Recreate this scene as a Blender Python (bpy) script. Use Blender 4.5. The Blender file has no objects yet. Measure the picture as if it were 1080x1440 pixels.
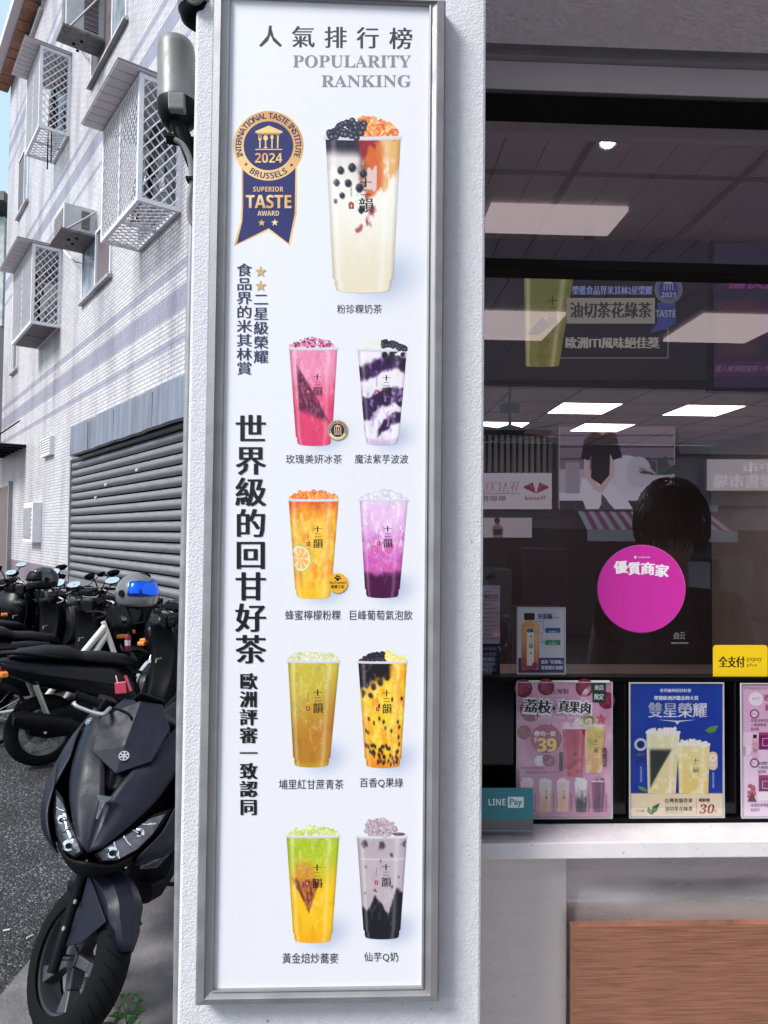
import bpy, bmesh, math, random
import numpy as np
from mathutils import Vector, Matrix
random.seed(7)
D = bpy.data
SC = bpy.context.scene
COL = SC.collection
PI = math.pi
R = math.radians

# ------------------------------------------------------------------ camera
H = 1.75                                   # camera height
YAW, PITCH, ROLL, F = R(2.3), R(1.83), R(0.56), 1000.0
cF = Vector((math.sin(YAW)*math.cos(PITCH), math.cos(YAW)*math.cos(PITCH), math.sin(PITCH)))
r0 = Vector((math.cos(YAW), -math.sin(YAW), 0)); u0 = r0.cross(cF)
cR = r0*math.cos(ROLL) + u0*math.sin(ROLL)
cU = -r0*math.sin(ROLL) + u0*math.cos(ROLL)
cam = D.cameras.new('camera'); cam.sensor_width = 36; cam.sensor_fit = 'HORIZONTAL'
cam.lens = 36*F/1080; cam.clip_end = 500; cam.clip_start = 0.05
camo = D.objects.new('camera', cam); COL.objects.link(camo); SC.camera = camo
m = Matrix.Identity(4)
for i in range(3):
    m[i][0], m[i][1], m[i][2] = cR[i], cU[i], -cF[i]
m[2][3] = H
camo.matrix_world = m
# ------------------------------------------------------------------ world, sun, exposure
w = D.worlds.new('World'); SC.world = w; w.use_nodes = True
nt = w.node_tree; bg = nt.nodes['Background']
sky = nt.nodes.new('ShaderNodeTexSky'); sky.sky_type = 'NISHITA'; sky.sun_disc = False
SUN_DIR = Vector((-0.62, -0.42, 0.72)).normalized()
sky.sun_elevation = math.asin(SUN_DIR.z); sky.sun_rotation = math.atan2(SUN_DIR.x, SUN_DIR.y)
sky.air_density = 1.0; sky.dust_density = 3.0; sky.ozone_density = 1.5
mxs = nt.nodes.new('ShaderNodeMix'); mxs.data_type = 'RGBA'; mxs.inputs[0].default_value = .78; mxs.inputs[7].default_value = (2.3, 3.15, 3.6, 1)   # thin bright cloud over the blue
nt.links.new(sky.outputs[0], mxs.inputs[6]); nt.links.new(mxs.outputs[2], bg.inputs[0]); bg.inputs[1].default_value = 0.15
sl = D.lights.new('sun', 'SUN'); sl.energy = 2.4; sl.angle = R(20); sl.color = (1, .97, .94)
so = D.objects.new('sun', sl); COL.objects.link(so); so.rotation_euler = (-SUN_DIR).to_track_quat('-Z', 'Y').to_euler()
SC.view_settings.view_transform = 'Standard'; SC.view_settings.look = 'None'
SC.view_settings.gamma = 1; SC.view_settings.use_curve_mapping = False
SC.view_settings.exposure = 0.95
try:
    SC.cycles.max_bounces = 8; SC.cycles.transparent_max_bounces = 12; SC.cycles.use_denoising = True
except Exception: pass

# ------------------------------------------------------------------ measuring helpers (turn a place on the photograph into a point on a real plane)
CP = Vector((0, 0, H))
def ray(px, py): return cF + cR*((px-540)/F) + cU*((720-py)/F)
def on_y(px, py, Y):
    r = ray(px, py); return CP + r*(Y/r.y)
def on_z(px, py, Z=0.0):
    r = ray(px, py); return CP + r*((Z-H)/r.z)
def proj(p):
    d = Vector(p)-CP; k = d.dot(cF); return 540+F*d.dot(cR)/k, 720-F*d.dot(cU)/k
GY = 1.62                                  # the plane of the shop glass
def refl(px, py, Yr):                      # a place seen mirrored in the glass, on the real plane y = Yr behind the camera
    p = on_y(px, py, 2*GY-Yr); return Vector((p.x, Yr, p.z))

# ------------------------------------------------------------------ colours and materials
def lin(c):
    return tuple((x/255/12.92 if x/255 <= .04045 else ((x/255+.055)/1.055)**2.4) for x in c[:3])
def mat(name, col, rough=.6, metal=0.0, spec=.5, bump=0, bscale=60, var=0, vscale=6, vr=.2, stretch=None, coat=0, emit=None, es=1.0, dirt=None, detail=6, bdist=.004):
    M = D.materials.new(name); M.use_nodes = True; t = M.node_tree; b = t.nodes['Principled BSDF']; L = t.links.new
    c = (*col, 1)
    b.inputs['Base Color'].default_value = c; b.inputs['Roughness'].default_value = rough
    b.inputs['Metallic'].default_value = metal; b.inputs['Specular IOR Level'].default_value = spec
    b.inputs['Coat Weight'].default_value = coat
    if emit: b.inputs['Emission Color'].default_value = (*emit, 1); b.inputs['Emission Strength'].default_value = es
    if bump or var or dirt:
        tc = t.nodes.new('ShaderNodeTexCoord'); mp = t.nodes.new('ShaderNodeMapping'); L(tc.outputs['Object'], mp.inputs[0])
        if stretch: mp.inputs['Scale'].default_value = stretch
    if var:
        n = t.nodes.new('ShaderNodeTexNoise'); n.inputs['Scale'].default_value = vscale; n.inputs['Detail'].default_value = 7; L(mp.outputs[0], n.inputs['Vector'])
        mr = t.nodes.new('ShaderNodeMapRange'); mr.inputs[1].default_value = .5-vr; mr.inputs[2].default_value = .5+vr
        mr.inputs[3].default_value = 1-var; mr.inputs[4].default_value = 1+var; L(n.outputs[0], mr.inputs[0])
        mx = t.nodes.new('ShaderNodeMix'); mx.data_type = 'RGBA'; mx.blend_type = 'MULTIPLY'; mx.inputs[0].default_value = 1
        mx.inputs[6].default_value = c; L(mr.outputs[0], mx.inputs[7]); out = mx.outputs[2]
        if dirt:
            n2 = t.nodes.new('ShaderNodeTexNoise'); n2.inputs['Scale'].default_value = dirt[1]; n2.inputs['Detail'].default_value = 10; L(mp.outputs[0], n2.inputs['Vector'])
            m2 = t.nodes.new('ShaderNodeMapRange'); m2.inputs[1].default_value = dirt[2]; m2.inputs[2].default_value = dirt[2]+.08; L(n2.outputs[0], m2.inputs[0])
            mm = t.nodes.new('ShaderNodeMix'); mm.data_type = 'RGBA'; L(m2.outputs[0], mm.inputs[0]); L(out, mm.inputs[6]); mm.inputs[7].default_value = (*dirt[0], 1); out = mm.outputs[2]
        L(out, b.inputs['Base Color'])
        r_ = t.nodes.new('ShaderNodeMapRange'); r_.inputs[1].default_value = .3; r_.inputs[2].default_value = .7
        r_.inputs[3].default_value = max(0, rough-.12*min(1, rough*2)); r_.inputs[4].default_value = min(1, rough+.12); L(n.outputs[0], r_.inputs[0]); L(r_.outputs[0], b.inputs['Roughness'])
    if bump:
        n = t.nodes.new('ShaderNodeTexNoise'); n.inputs['Scale'].default_value = bscale; n.inputs['Detail'].default_value = detail; L(mp.outputs[0], n.inputs['Vector'])
        bp = t.nodes.new('ShaderNodeBump'); bp.inputs['Strength'].default_value = bump; bp.inputs['Distance'].default_value = bdist
        L(n.outputs[0], bp.inputs['Height']); L(bp.outputs[0], b.inputs['Normal'])
    return M
def print_mat(name, rough=.35, emit=0.0, weave=0):
    M = D.materials.new(name); M.use_nodes = True; t = M.node_tree; b = t.nodes['Principled BSDF']; L = t.links.new
    a = t.nodes.new('ShaderNodeAttribute'); a.attribute_name = 'Col'; L(a.outputs['Color'], b.inputs['Base Color'])
    b.inputs['Roughness'].default_value = rough
    if emit:
        L(a.outputs['Color'], b.inputs['Emission Color']); b.inputs['Emission Strength'].default_value = emit
    if weave:
        tc = t.nodes.new('ShaderNodeTexCoord')
        mp = t.nodes.new('ShaderNodeMapping'); mp.inputs['Scale'].default_value = (1, 1, 3); L(tc.outputs['Object'], mp.inputs[0])
        n = t.nodes.new('ShaderNodeTexNoise'); n.inputs['Scale'].default_value = 130; n.inputs['Detail'].default_value = 3; L(mp.outputs[0], n.inputs['Vector'])
        bp = t.nodes.new('ShaderNodeBump'); bp.inputs['Strength'].default_value = weave; bp.inputs['Distance'].default_value = .002
        L(n.outputs[0], bp.inputs['Height']); L(bp.outputs[0], b.inputs['Normal'])
    return M
def brick_mat(name, c1, c2, mortar, bw, rh, ms=.007, vertical=False, rough=.45, stain=(.5, .45, .5)):
    M = D.materials.new(name); M.use_nodes = True; t = M.node_tree; b = t.nodes['Principled BSDF']; L = t.links.new
    uv = t.nodes.new('ShaderNodeUVMap'); bt = t.nodes.new('ShaderNodeTexBrick'); src = uv.outputs[0]
    if vertical:
        mp = t.nodes.new('ShaderNodeMapping'); mp.inputs['Rotation'].default_value = (0, 0, PI/2); L(src, mp.inputs[0]); src = mp.outputs[0]
    L(src, bt.inputs['Vector'])
    bt.offset = .5; bt.inputs['Scale'].default_value = 1; bt.inputs['Brick Width'].default_value = bw; bt.inputs['Row Height'].default_value = rh
    bt.inputs['Mortar Size'].default_value = ms; bt.inputs['Mortar Smooth'].default_value = .3; bt.inputs['Bias'].default_value = 0
    bt.inputs['Color1'].default_value = (*c1, 1); bt.inputs['Color2'].default_value = (*c2, 1); bt.inputs['Mortar'].default_value = (*mortar, 1)
    n = t.nodes.new('ShaderNodeTexNoise'); n.inputs['Scale'].default_value = .8; n.inputs['Detail'].default_value = 9
    mp2 = t.nodes.new('ShaderNodeMapping'); mp2.inputs['Scale'].default_value = (1.6, .35, 1); L(uv.outputs[0], mp2.inputs[0]); L(mp2.outputs[0], n.inputs['Vector'])
    mr = t.nodes.new('ShaderNodeMapRange'); mr.inputs[1].default_value = .46; mr.inputs[2].default_value = .70; mr.inputs[4].default_value = .75; L(n.outputs[0], mr.inputs[0])
    mx = t.nodes.new('ShaderNodeMix'); mx.data_type = 'RGBA'; mx.blend_type = 'MULTIPLY'; L(mr.outputs[0], mx.inputs[0]); L(bt.outputs['Color'], mx.inputs[6]); mx.inputs[7].default_value = (*stain, 1)
    L(mx.outputs[2], b.inputs['Base Color']); b.inputs['Roughness'].default_value = rough
    bp = t.nodes.new('ShaderNodeBump'); bp.invert = True; bp.inputs['Strength'].default_value = .8; bp.inputs['Distance'].default_value = .006
    L(bt.outputs['Fac'], bp.inputs['Height']); L(bp.outputs[0], b.inputs['Normal'])
    return M

M = {}
M['stucco'] = mat('white stucco', (.68, .68, .73), .9, bump=.85, bscale=270, var=.05, vscale=60, bdist=.0022, dirt=((.20, .18, .20), 55, .70), detail=6)
M['stucco_dim'] = mat('grey painted stucco', (.74, .67, .73), .85, bump=1, bscale=110, var=.08, vscale=45, bdist=.007, detail=5)
M['panel_dim'] = mat('plain grey panel', (.62, .56, .60), .6, var=.04)
M['alu'] = mat('satin aluminium', (.31, .305, .325), .5, metal=.5, var=.08, vscale=18, bump=.08, bscale=300)
M['alu_dark'] = mat('grey metal trim', (.30, .30, .32), .5, metal=.4, var=.1, vscale=20)
M['paint_white'] = mat('white painted metal', (.74, .73, .77), .45, var=.06, vscale=12)
M['steel'] = mat('brushed stainless steel', (.58, .545, .545), .36, metal=.55, var=.08, vscale=5, stretch=(1, 1, 9), bump=.12, bscale=60, dirt=((.1, .09, .09), 40, .72))
M['steel_apron'] = mat('smudged steel apron', (.85, .80, .81), .28, metal=.7, var=.12, vscale=4, stretch=(1, 1, 5), bump=.1, bscale=50, dirt=((.3, .27, .28), 30, .70))
M['stone'] = mat('speckled white counter stone', (.80, .76, .79), .22, var=.05, vscale=15, dirt=((.36, .32, .33), 90, .66))
M['black'] = mat('black frame', (.002, .002, .002), .5, spec=.12)
M['blackpanel'] = mat('black lower panel', (.002, .002, .003), .12, spec=.3)
M['ceil'] = mat('ceiling tile', (.80, .69, .74), .8, var=.05, vscale=4, dirt=((.16, .12, .11), 14, .70))
M['grid'] = mat('ceiling grid', (.36, .30, .33), .6)
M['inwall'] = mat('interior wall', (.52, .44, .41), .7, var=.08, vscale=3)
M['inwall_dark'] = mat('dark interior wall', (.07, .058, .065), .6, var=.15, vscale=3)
M['led'] = mat('led panel', (.9, .88, .84), .5, emit=(1, .90, .82), es=3.6)
M['led_out'] = mat('arcade led panel', (.9, .88, .86), .5, emit=(1, .84, .78), es=.85)
M['spot'] = mat('spot lamp', (1, 1, 1), .5, emit=(1, .97, .95), es=30)
M['asphalt'] = mat('asphalt', (.055, .051, .058), .85, bump=1, bscale=70, var=.9, vscale=80, vr=.10, bdist=.03, dirt=((.24, .23, .25), 100, .585))
def asphalt_mat():
    m_ = D.materials.new('asphalt with aggregate'); m_.use_nodes = True; t = m_.node_tree; b = t.nodes['Principled BSDF']; L = t.links.new
    tc = t.nodes.new('ShaderNodeTexCoord'); prev = None
    v = t.nodes.new('ShaderNodeTexVoronoi'); v.inputs['Scale'].default_value = 95; L(tc.outputs['Object'], v.inputs['Vector'])
    sx = t.nodes.new('ShaderNodeSeparateColor'); L(v.outputs['Color'], sx.inputs[0])
    cr = t.nodes.new('ShaderNodeValToRGB'); e = cr.color_ramp.elements; e[0].position = 0; e[0].color = (.012, .011, .013, 1); e[1].position = .62; e[1].color = (.034, .032, .036, 1)
    e2 = cr.color_ramp.elements.new(.84); e2.color = (.060, .057, .063, 1); e3 = cr.color_ramp.elements.new(1); e3.color = (.19, .185, .20, 1); L(sx.outputs[0], cr.inputs[0])
    n = t.nodes.new('ShaderNodeTexNoise'); n.inputs['Scale'].default_value = 1.7; n.inputs['Detail'].default_value = 8; L(tc.outputs['Object'], n.inputs['Vector'])
    mr = t.nodes.new('ShaderNodeMapRange'); mr.inputs[1].default_value = .35; mr.inputs[2].default_value = .65; mr.inputs[3].default_value = .65; mr.inputs[4].default_value = 1.25; L(n.outputs[0], mr.inputs[0])
    mx = t.nodes.new('ShaderNodeMix'); mx.data_type = 'RGBA'; mx.blend_type = 'MULTIPLY'; mx.inputs[0].default_value = 1; L(cr.outputs[0], mx.inputs[6]); L(mr.outputs[0], mx.inputs[7]); L(mx.outputs[2], b.inputs['Base Color'])
    b.inputs['Roughness'].default_value = .8
    bp = t.nodes.new('ShaderNodeBump'); bp.inputs['Strength'].default_value = 1; bp.inputs['Distance'].default_value = .012; bp.invert = True; L(v.outputs['Distance'], bp.inputs['Height']); L(bp.outputs[0], b.inputs['Normal'])
    return m_
M['asphalt'] = asphalt_mat()
M['concrete'] = mat('rough concrete', (.14, .132, .137), .9, bump=.8, bscale=60, var=.25, vscale=9, bdist=.006, dirt=((.12, .11, .115), 6, .60))
M['tyre'] = mat('tyre rubber', (.005, .005, .006), .85, spec=.12, bump=.2, bscale=120)
M['rim'] = mat('dark grey alloy', (.05, .051, .062), .45, metal=.35, var=.1)
M['rim_light'] = mat('worn silver alloy', (.30, .29, .28), .45, metal=.6, var=.2)
M['navy'] = mat('matte navy plastic', (.0075, .0085, .018), .46, spec=.22, var=.1, vscale=20, bump=.04, bscale=400)
M['blackplastic'] = mat('black plastic', (.0025, .0025, .004), .5, spec=.13, var=.15, vscale=15)
M['bodyblack'] = mat('glossy black bodywork', (.003, .003, .006), .3, spec=.2, coat=.06, var=.1)
M['bodymaroon'] = mat('maroon bodywork', (.06, .012, .03), .25, coat=.4)
M['bodygrey'] = mat('grey bodywork', (.12, .12, .135), .3, coat=.3)
M['bodywhite'] = mat('silver bodywork', (.42, .43, .45), .3, coat=.3)
M['seat'] = mat('black vinyl seat', (.004, .004, .007), .5, spec=.2, bump=.15, bscale=200)
M['chrome'] = mat('chrome', (.75, .75, .78), .12, metal=1)
M['mirrorface'] = mat('mirror face', (.9, .9, .92), .03, metal=1)
M['lamp_glass'] = mat('headlamp lens', (.10, .10, .12), .08, metal=.75, coat=1, bump=.6, bscale=28, var=.5, vscale=24)
M['orange'] = mat('orange reflector', (.75, .22, .03), .25, coat=.5)
M['redplastic'] = mat('red plastic', (.30, .010, .04), .35, var=.1)
M['alloy_lever'] = mat('lever alloy', (.55, .54, .55), .35, metal=.8)
M['plate'] = mat('licence plate white', (.72, .74, .76), .45)
M['slat'] = mat('grey shutter slat', (.235, .235, .26), .38, metal=.35, var=.12, vscale=5, stretch=(1, 1, 4))
M['hood'] = mat('blue grey sheet metal', (.21, .225, .285), .42, metal=.35, var=.28, vscale=2.6, stretch=(3, 3, .35), bump=.3, bscale=2.5, bdist=.05)
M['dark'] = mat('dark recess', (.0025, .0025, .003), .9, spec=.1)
M['cage_inside'] = mat('dim window behind the cage', (.05, .05, .065), .2, var=.4, vscale=3)
M['glasswin'] = mat('window pane', (.30, .36, .42), .06, spec=.8, var=.35, vscale=3)
M['brownpane'] = mat('brown window screen', (.13, .10, .105), .5, var=.1)
M['acbody'] = mat('air conditioner casing', (.55, .54, .56), .5, var=.08)
M['rust'] = mat('stained grey sheet', (.17, .155, .16), .7, var=.35, vscale=9, dirt=((.06, .05, .05), 12, .6))
M['terracotta'] = mat('terracotta soffit', (.36, .17, .11), .8, var=.3, vscale=5)
M['grey_housing'] = mat('grey lamp housing', (.15, .155, .155), .42, var=.07, vscale=25)
M['leaf'] = mat('weed leaf', (.07, .17, .055), .5, var=.25, vscale=60)
M['stem'] = mat('weed stem', (.09, .13, .05), .6)
M['litter'] = mat('white litter', (.6, .58, .55), .7)
M['cloth_dark'] = mat('dark clothing', (.03, .025, .03), .9, var=.3)
M['hair'] = mat('black hair', (.004, .0035, .004), .75, spec=.15, bump=1, bscale=140, stretch=(1, 1, .08))
M['skin'] = mat('skin', (.42, .24, .18), .5)
M['visor'] = mat('blue mirror visor', (.02, .12, .75), .08, metal=.9)
M['extinguisher_red'] = mat('red enamel darkened for shade', (.20, .008, .03), .45)  # shade of the opening is put into this darker red
M['helmet_grey'] = mat('grey helmet shell', (.11, .11, .12), .3, coat=.4)
M['helmet_black'] = mat('black helmet shell', (.015, .015, .02), .2, coat=.6)
M['bicycle_white'] = mat('cream bicycle paint', (.62, .59, .55), .35, coat=.3)
M['facade'] = mat('street facade', (.55, .46, .46), .8, var=.15, vscale=1)
M['print'] = print_mat('flat print', .42)
M['print_sign'] = print_mat('light box print film', .4, weave=.12)
M['print_glow'] = print_mat('sign print with added glow', .4, emit=.55)  # glow added to brighten the mirrored boards and posters, no lamp behind them
M['arcade_white'] = mat('painted arcade ceiling', (.42, .38, .41), .6, var=.05)
M['arcade_floor'] = mat('arcade floor tiles', (.42, .40, .41), .5, var=.1, vscale=3)
M['screen'] = print_mat('television picture', .25, emit=.5)
# wood
Mw = D.materials.new('wood laminate'); Mw.use_nodes = True; t = Mw.node_tree; b = t.nodes['Principled BSDF']; L = t.links.new
tc = t.nodes.new('ShaderNodeTexCoord'); mp = t.nodes.new('ShaderNodeMapping'); mp.inputs['Scale'].default_value = (1.3, 1, 40); L(tc.outputs['Object'], mp.inputs[0])
n = t.nodes.new('ShaderNodeTexNoise'); n.inputs['Scale'].default_value = 7; n.inputs['Detail'].default_value = 11; n.inputs['Roughness'].default_value = .68; n.inputs['Distortion'].default_value = .5; L(mp.outputs[0], n.inputs['Vector'])
cr = t.nodes.new('ShaderNodeValToRGB'); cr.color_ramp.elements[0].position = .34; cr.color_ramp.elements[1].position = .66
cr.color_ramp.elements[0].color = (.16, .066, .040, 1); cr.color_ramp.elements[1].color = (.36, .160, .095, 1); L(n.outputs[0], cr.inputs[0]); L(cr.outputs[0], b.inputs['Base Color'])
b.inputs['Roughness'].default_value = .45
bp = t.nodes.new('ShaderNodeBump'); bp.inputs['Strength'].default_value = .15; bp.inputs['Distance'].default_value = .002; L(n.outputs[0], bp.inputs['Height']); L(bp.outputs[0], b.inputs['Normal'])
M['wood'] = Mw
# shop glass: clear pane with a mirror-like film
def glass_mat(name, fac, tint):
    g = D.materials.new(name); g.use_nodes = True; t = g.node_tree; t.nodes.remove(t.nodes['Principled BSDF']); o = t.nodes['Material Output']; L = t.links.new
    tr = t.nodes.new('ShaderNodeBsdfTransparent'); tr.inputs[0].default_value = (*tint, 1); gl = t.nodes.new('ShaderNodeBsdfGlossy'); gl.inputs['Roughness'].default_value = 0
    gl.inputs['Color'].default_value = (.95, .92, 1, 1)
    mx = t.nodes.new('ShaderNodeMixShader'); mx.inputs[0].default_value = fac; L(tr.outputs[0], mx.inputs[1]); L(gl.outputs[0], mx.inputs[2]); L(mx.outputs[0], o.inputs[0])
    return g
M['glass'] = glass_mat('shop window glass', .20, (.80, .76, .79))
M['acrylic'] = glass_mat('clear acrylic', .06, (.96, .96, .97))
M['tile'] = brick_mat('pale glazed wall tile', (.62, .60, .63), (.53, .51, .54), (.24, .225, .245), .245, .062)
M['tile_grey'] = brick_mat('grey purple wall tile', (.36, .35, .43), (.31, .30, .38), (.20, .19, .24), .245, .062)
M['tile_vert'] = brick_mat('upright grey wall tile', (.27, .26, .34), (.23, .22, .30), (.42, .4, .46), .245, .062, vertical=True)
M['tile_mauve'] = brick_mat('mauve base tile', (.24, .19, .24), (.21, .17, .21), (.13, .11, .14), .245, .062)

# ------------------------------------------------------------------ mesh helpers
def tag(o, label=None, cat=None, group=None, kind=None):
    if label: o['label'] = label
    if cat: o['category'] = cat
    if group: o['group'] = group
    if kind: o['kind'] = kind
    return o
def empty(name, loc=(0, 0, 0), rz=0, label=None, cat=None, group=None):
    o = D.objects.new(name, None); COL.objects.link(o); o.location = loc; o.rotation_euler = (0, 0, rz); o.empty_display_size = .1
    return tag(o, label, cat, group)
class MB:
    def __init__(s): s.v = []; s.f = []; s.T = None
    def add(s, vs, fs):
        k = len(s.v)
        vs = [Vector(v) for v in vs]
        if s.T is not None: vs = [s.T @ v for v in vs]
        s.v += vs; s.f += [tuple(i+k for i in f) for f in fs]; return s
    def box(s, a, b, T=None):
        x0, y0, z0 = (min(a[i], b[i]) for i in range(3)); x1, y1, z1 = (max(a[i], b[i]) for i in range(3))
        vs = [Vector((x, y, z)) for z in (z0, z1) for y in (y0, y1) for x in (x0, x1)]
        if T is not None: vs = [T @ v for v in vs]
        return s.add(vs, [(0, 2, 3, 1), (4, 5, 7, 6), (0, 1, 5, 4), (2, 6, 7, 3), (0, 4, 6, 2), (1, 3, 7, 5)])
    def hexa(s, q0, q1):                    # two quads joined into a solid
        return s.add(list(q0)+list(q1), [(3, 2, 1, 0), (4, 5, 6, 7)]+[(i, (i+1) % 4, 4+(i+1) % 4, 4+i) for i in range(4)])
    def prism(s, pts, d):                   # polygon extruded by vector d
        n = len(pts); d = Vector(d); p = [Vector(x) for x in pts]
        return s.add(p+[x+d for x in p], [tuple(range(n))[::-1], tuple(range(n, 2*n))]+[(i, (i+1) % n, n+(i+1) % n, n+i) for i in range(n)])
    def tube(s, path, r, n=8, caps=True):
        P = [Vector(p) for p in path]; rr = r if isinstance(r, (list, tuple)) else [r]*len(P); vs = []; up = None
        for i, p in enumerate(P):
            d = (P[min(i+1, len(P)-1)]-P[max(i-1, 0)]).normalized()
            if up is None: up = Vector((0, 0, 1)) if abs(d.z) < .9 else Vector((1, 0, 0))
            a = d.cross(up).normalized(); bb = a.cross(d).normalized(); up = bb
            for k in range(n):
                t = 2*PI*k/n; vs.append(p+a*math.cos(t)*rr[i]+bb*math.sin(t)*rr[i])
        fs = [(i*n+k, i*n+(k+1) % n, (i+1)*n+(k+1) % n, (i+1)*n+k) for i in range(len(P)-1) for k in range(n)]
        if caps: fs += [tuple(range(n))[::-1], tuple((len(P)-1)*n+k for k in range(n))]
        return s.add(vs, fs)
    def lathe(s, prof, c, axis='Z', n=24, a0=0, a1=2*PI, closed=True):   # prof: (r, h)
        c = Vector(c); vs = []; full = abs(a1-a0-2*PI) < 1e-6; m_ = n if full else n+1
        for k in range(m_):
            t = a0+(a1-a0)*k/n
            for r, h in prof:
                if axis == 'Z': q = Vector((r*math.cos(t), r*math.sin(t), h))
                elif axis == 'Y': q = Vector((r*math.cos(t), h, r*math.sin(t)))
                else: q = Vector((h, r*math.cos(t), r*math.sin(t)))
                vs.append(c+q)
        p = len(prof); fs = []
        for k in range(n):
            k2 = (k+1) % m_
            for j in range(p if closed else p-1):
                j2 = (j+1) % p; fs.append((k*p+j, k2*p+j, k2*p+j2, k*p+j2))
        if closed and not full: fs += [tuple(range(p)), tuple(n*p+j for j in range(p))[::-1]]
        return s.add(vs, fs)
    def grid(s, rows):
        nr, nc = len(rows), len(rows[0])
        return s.add([p for r in rows for p in r], [(i*nc+j, i*nc+j+1, (i+1)*nc+j+1, (i+1)*nc+j) for i in range(nr-1) for j in range(nc-1)])
    def loft(s, secs, n=16):                # secs: (x, halfwidth, z0, z1, power) closed body along local x
        vs = []
        for (x, hw, z0, z1, pw) in secs:
            cz, hz = (z0+z1)/2, (z1-z0)/2
            for k in range(n):
                t = 2*PI*k/n; ct, st = math.cos(t), math.sin(t)
                vs.append(Vector((x, hw*math.copysign(abs(ct)**(2/pw), ct), cz+hz*math.copysign(abs(st)**(2/pw), st))))
        fs = [(i*n+k, i*n+(k+1) % n, (i+1)*n+(k+1) % n, (i+1)*n+k) for i in range(len(secs)-1) for k in range(n)]
        fs += [tuple(range(n))[::-1], tuple((len(secs)-1)*n+k for k in range(n))]
        return s.add(vs, fs)
    def build(s, name, material, parent=None, ws=False, smooth=None, bevel=0, solid=0, sub=0, uv=None, segs=2, soff=-1):
        me = D.meshes.new(name)
        off = parent.location.copy() if (ws and parent is not None) else Vector((0, 0, 0))
        par2 = parent.parent if parent is not None else None
        if ws and par2 is not None: off = off + par2.location
        me.from_pydata([tuple(v-off) for v in s.v], [], s.f)
        me.materials.append(material)
        bm = bmesh.new(); bm.from_mesh(me); bmesh.ops.recalc_face_normals(bm, faces=bm.faces); bm.to_mesh(me); bm.free()
        if uv is not None:
            l = me.uv_layers.new(name='UVMap')
            for poly in me.polygons:
                for li in poly.loop_indices:
                    l.data[li].uv = uv(me.vertices[me.loops[li].vertex_index].co+off)
        if smooth is not None:
            for p in me.polygons: p.use_smooth = True
            me.set_sharp_from_angle(angle=R(smooth))
        o = D.objects.new(name, me); COL.objects.link(o)
        if parent is not None: o.parent = parent
        if solid:
            md = o.modifiers.new('s', 'SOLIDIFY'); md.thickness = solid; md.offset = soff
        if sub:
            md = o.modifiers.new('u', 'SUBSURF'); md.levels = sub; md.render_levels = sub
        if bevel:
            md = o.modifiers.new('b', 'BEVEL'); md.width = bevel; md.segments = segs; md.limit_method = 'ANGLE'; md.angle_limit = R(35)
        return o
def crom(pts, n):                          # Catmull-Rom through points
    P = [np.array(p, float) for p in pts]
    if len(P) == 2: return [P[0]+(P[1]-P[0])*i/n for i in range(n+1)]
    out = []
    Q = [2*P[0]-P[1]]+P+[2*P[-1]-P[-2]]
    for i in range(1, len(Q)-2):
        for k in range(n):
            t = k/n; a, b_, c, d = Q[i-1:i+3]
            out.append(.5*((2*b_)+(-a+c)*t+(2*a-5*b_+4*c-d)*t*t+(-a+3*b_-3*c+d)*t**3))
    out.append(P[-1]); return out
def patch(rows, n=4, mirror=False):
    a = [crom(r, n) for r in rows]
    cols = [crom([r[j] for r in a], n) for j in range(len(a[0]))]
    g = [[Vector(cols[j][i]) for j in range(len(cols))] for i in range(len(cols[0]))]
    if mirror: g = [[Vector((p.x, -p.y, p.z)) for p in r] for r in g]
    return g
def copy_tree(o, parent=None):
    c = o.copy(); COL.objects.link(c); c.parent = parent
    for ch in o.children: copy_tree(ch, c)
    return c

# ------------------------------------------------------------------ lettering and flat print
_tm = {}
def tmesh(s):
    if s not in _tm:
        c = D.curves.new('t', 'FONT'); c.body = s; c.size = 1; c.resolution_u = 2
        o = D.objects.new('t', c); COL.objects.link(o)
        me = D.meshes.new_from_object(o.evaluated_get(bpy.context.evaluated_depsgraph_get()))
        n = len(me.vertices); a = np.empty(n*3); me.vertices.foreach_get('co', a); a = a.reshape(-1, 3)[:, :2]
        _tm[s] = (a, [tuple(p.vertices) for p in me.polygons])
        D.objects.remove(o); D.curves.remove(c); D.meshes.remove(me)
    return _tm[s]
def SB(s, up=0x1D5D4, lo=0x1D5EE, dg=0x1D7EC):     # bold sans
    return ''.join(chr(up+ord(c)-65) if 'A' <= c <= 'Z' else chr(lo+ord(c)-97) if 'a' <= c <= 'z' else chr(dg+ord(c)-48) if '0' <= c <= '9' and dg else c for c in s)
def SE(s): return SB(s, 0x1D400, 0x1D41A, 0x1D7CE)   # serif
def vnoise(x, y, seed=0):
    xi, yi = np.floor(x).astype(int), np.floor(y).astype(int); fx, fy = x-xi, y-yi
    fx = fx*fx*(3-2*fx); fy = fy*fy*(3-2*fy)
    def h(a, b):
        n = (a*374761393+b*668265263+seed*144665) & 0xffffffff; n = ((n ^ (n >> 13))*1274126177) & 0xffffffff; return ((n ^ (n >> 16)) & 0xffff)/65535.
    return (h(xi, yi)*(1-fx)+h(xi+1, yi)*fx)*(1-fy)+(h(xi, yi+1)*(1-fx)+h(xi+1, yi+1)*fx)*fy
def fbm(x, y, seed=0, o=3): return sum(vnoise(x*2**i, y*2**i, seed+i)/2**(i+1) for i in range(o))/(1-.5**o)
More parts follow.
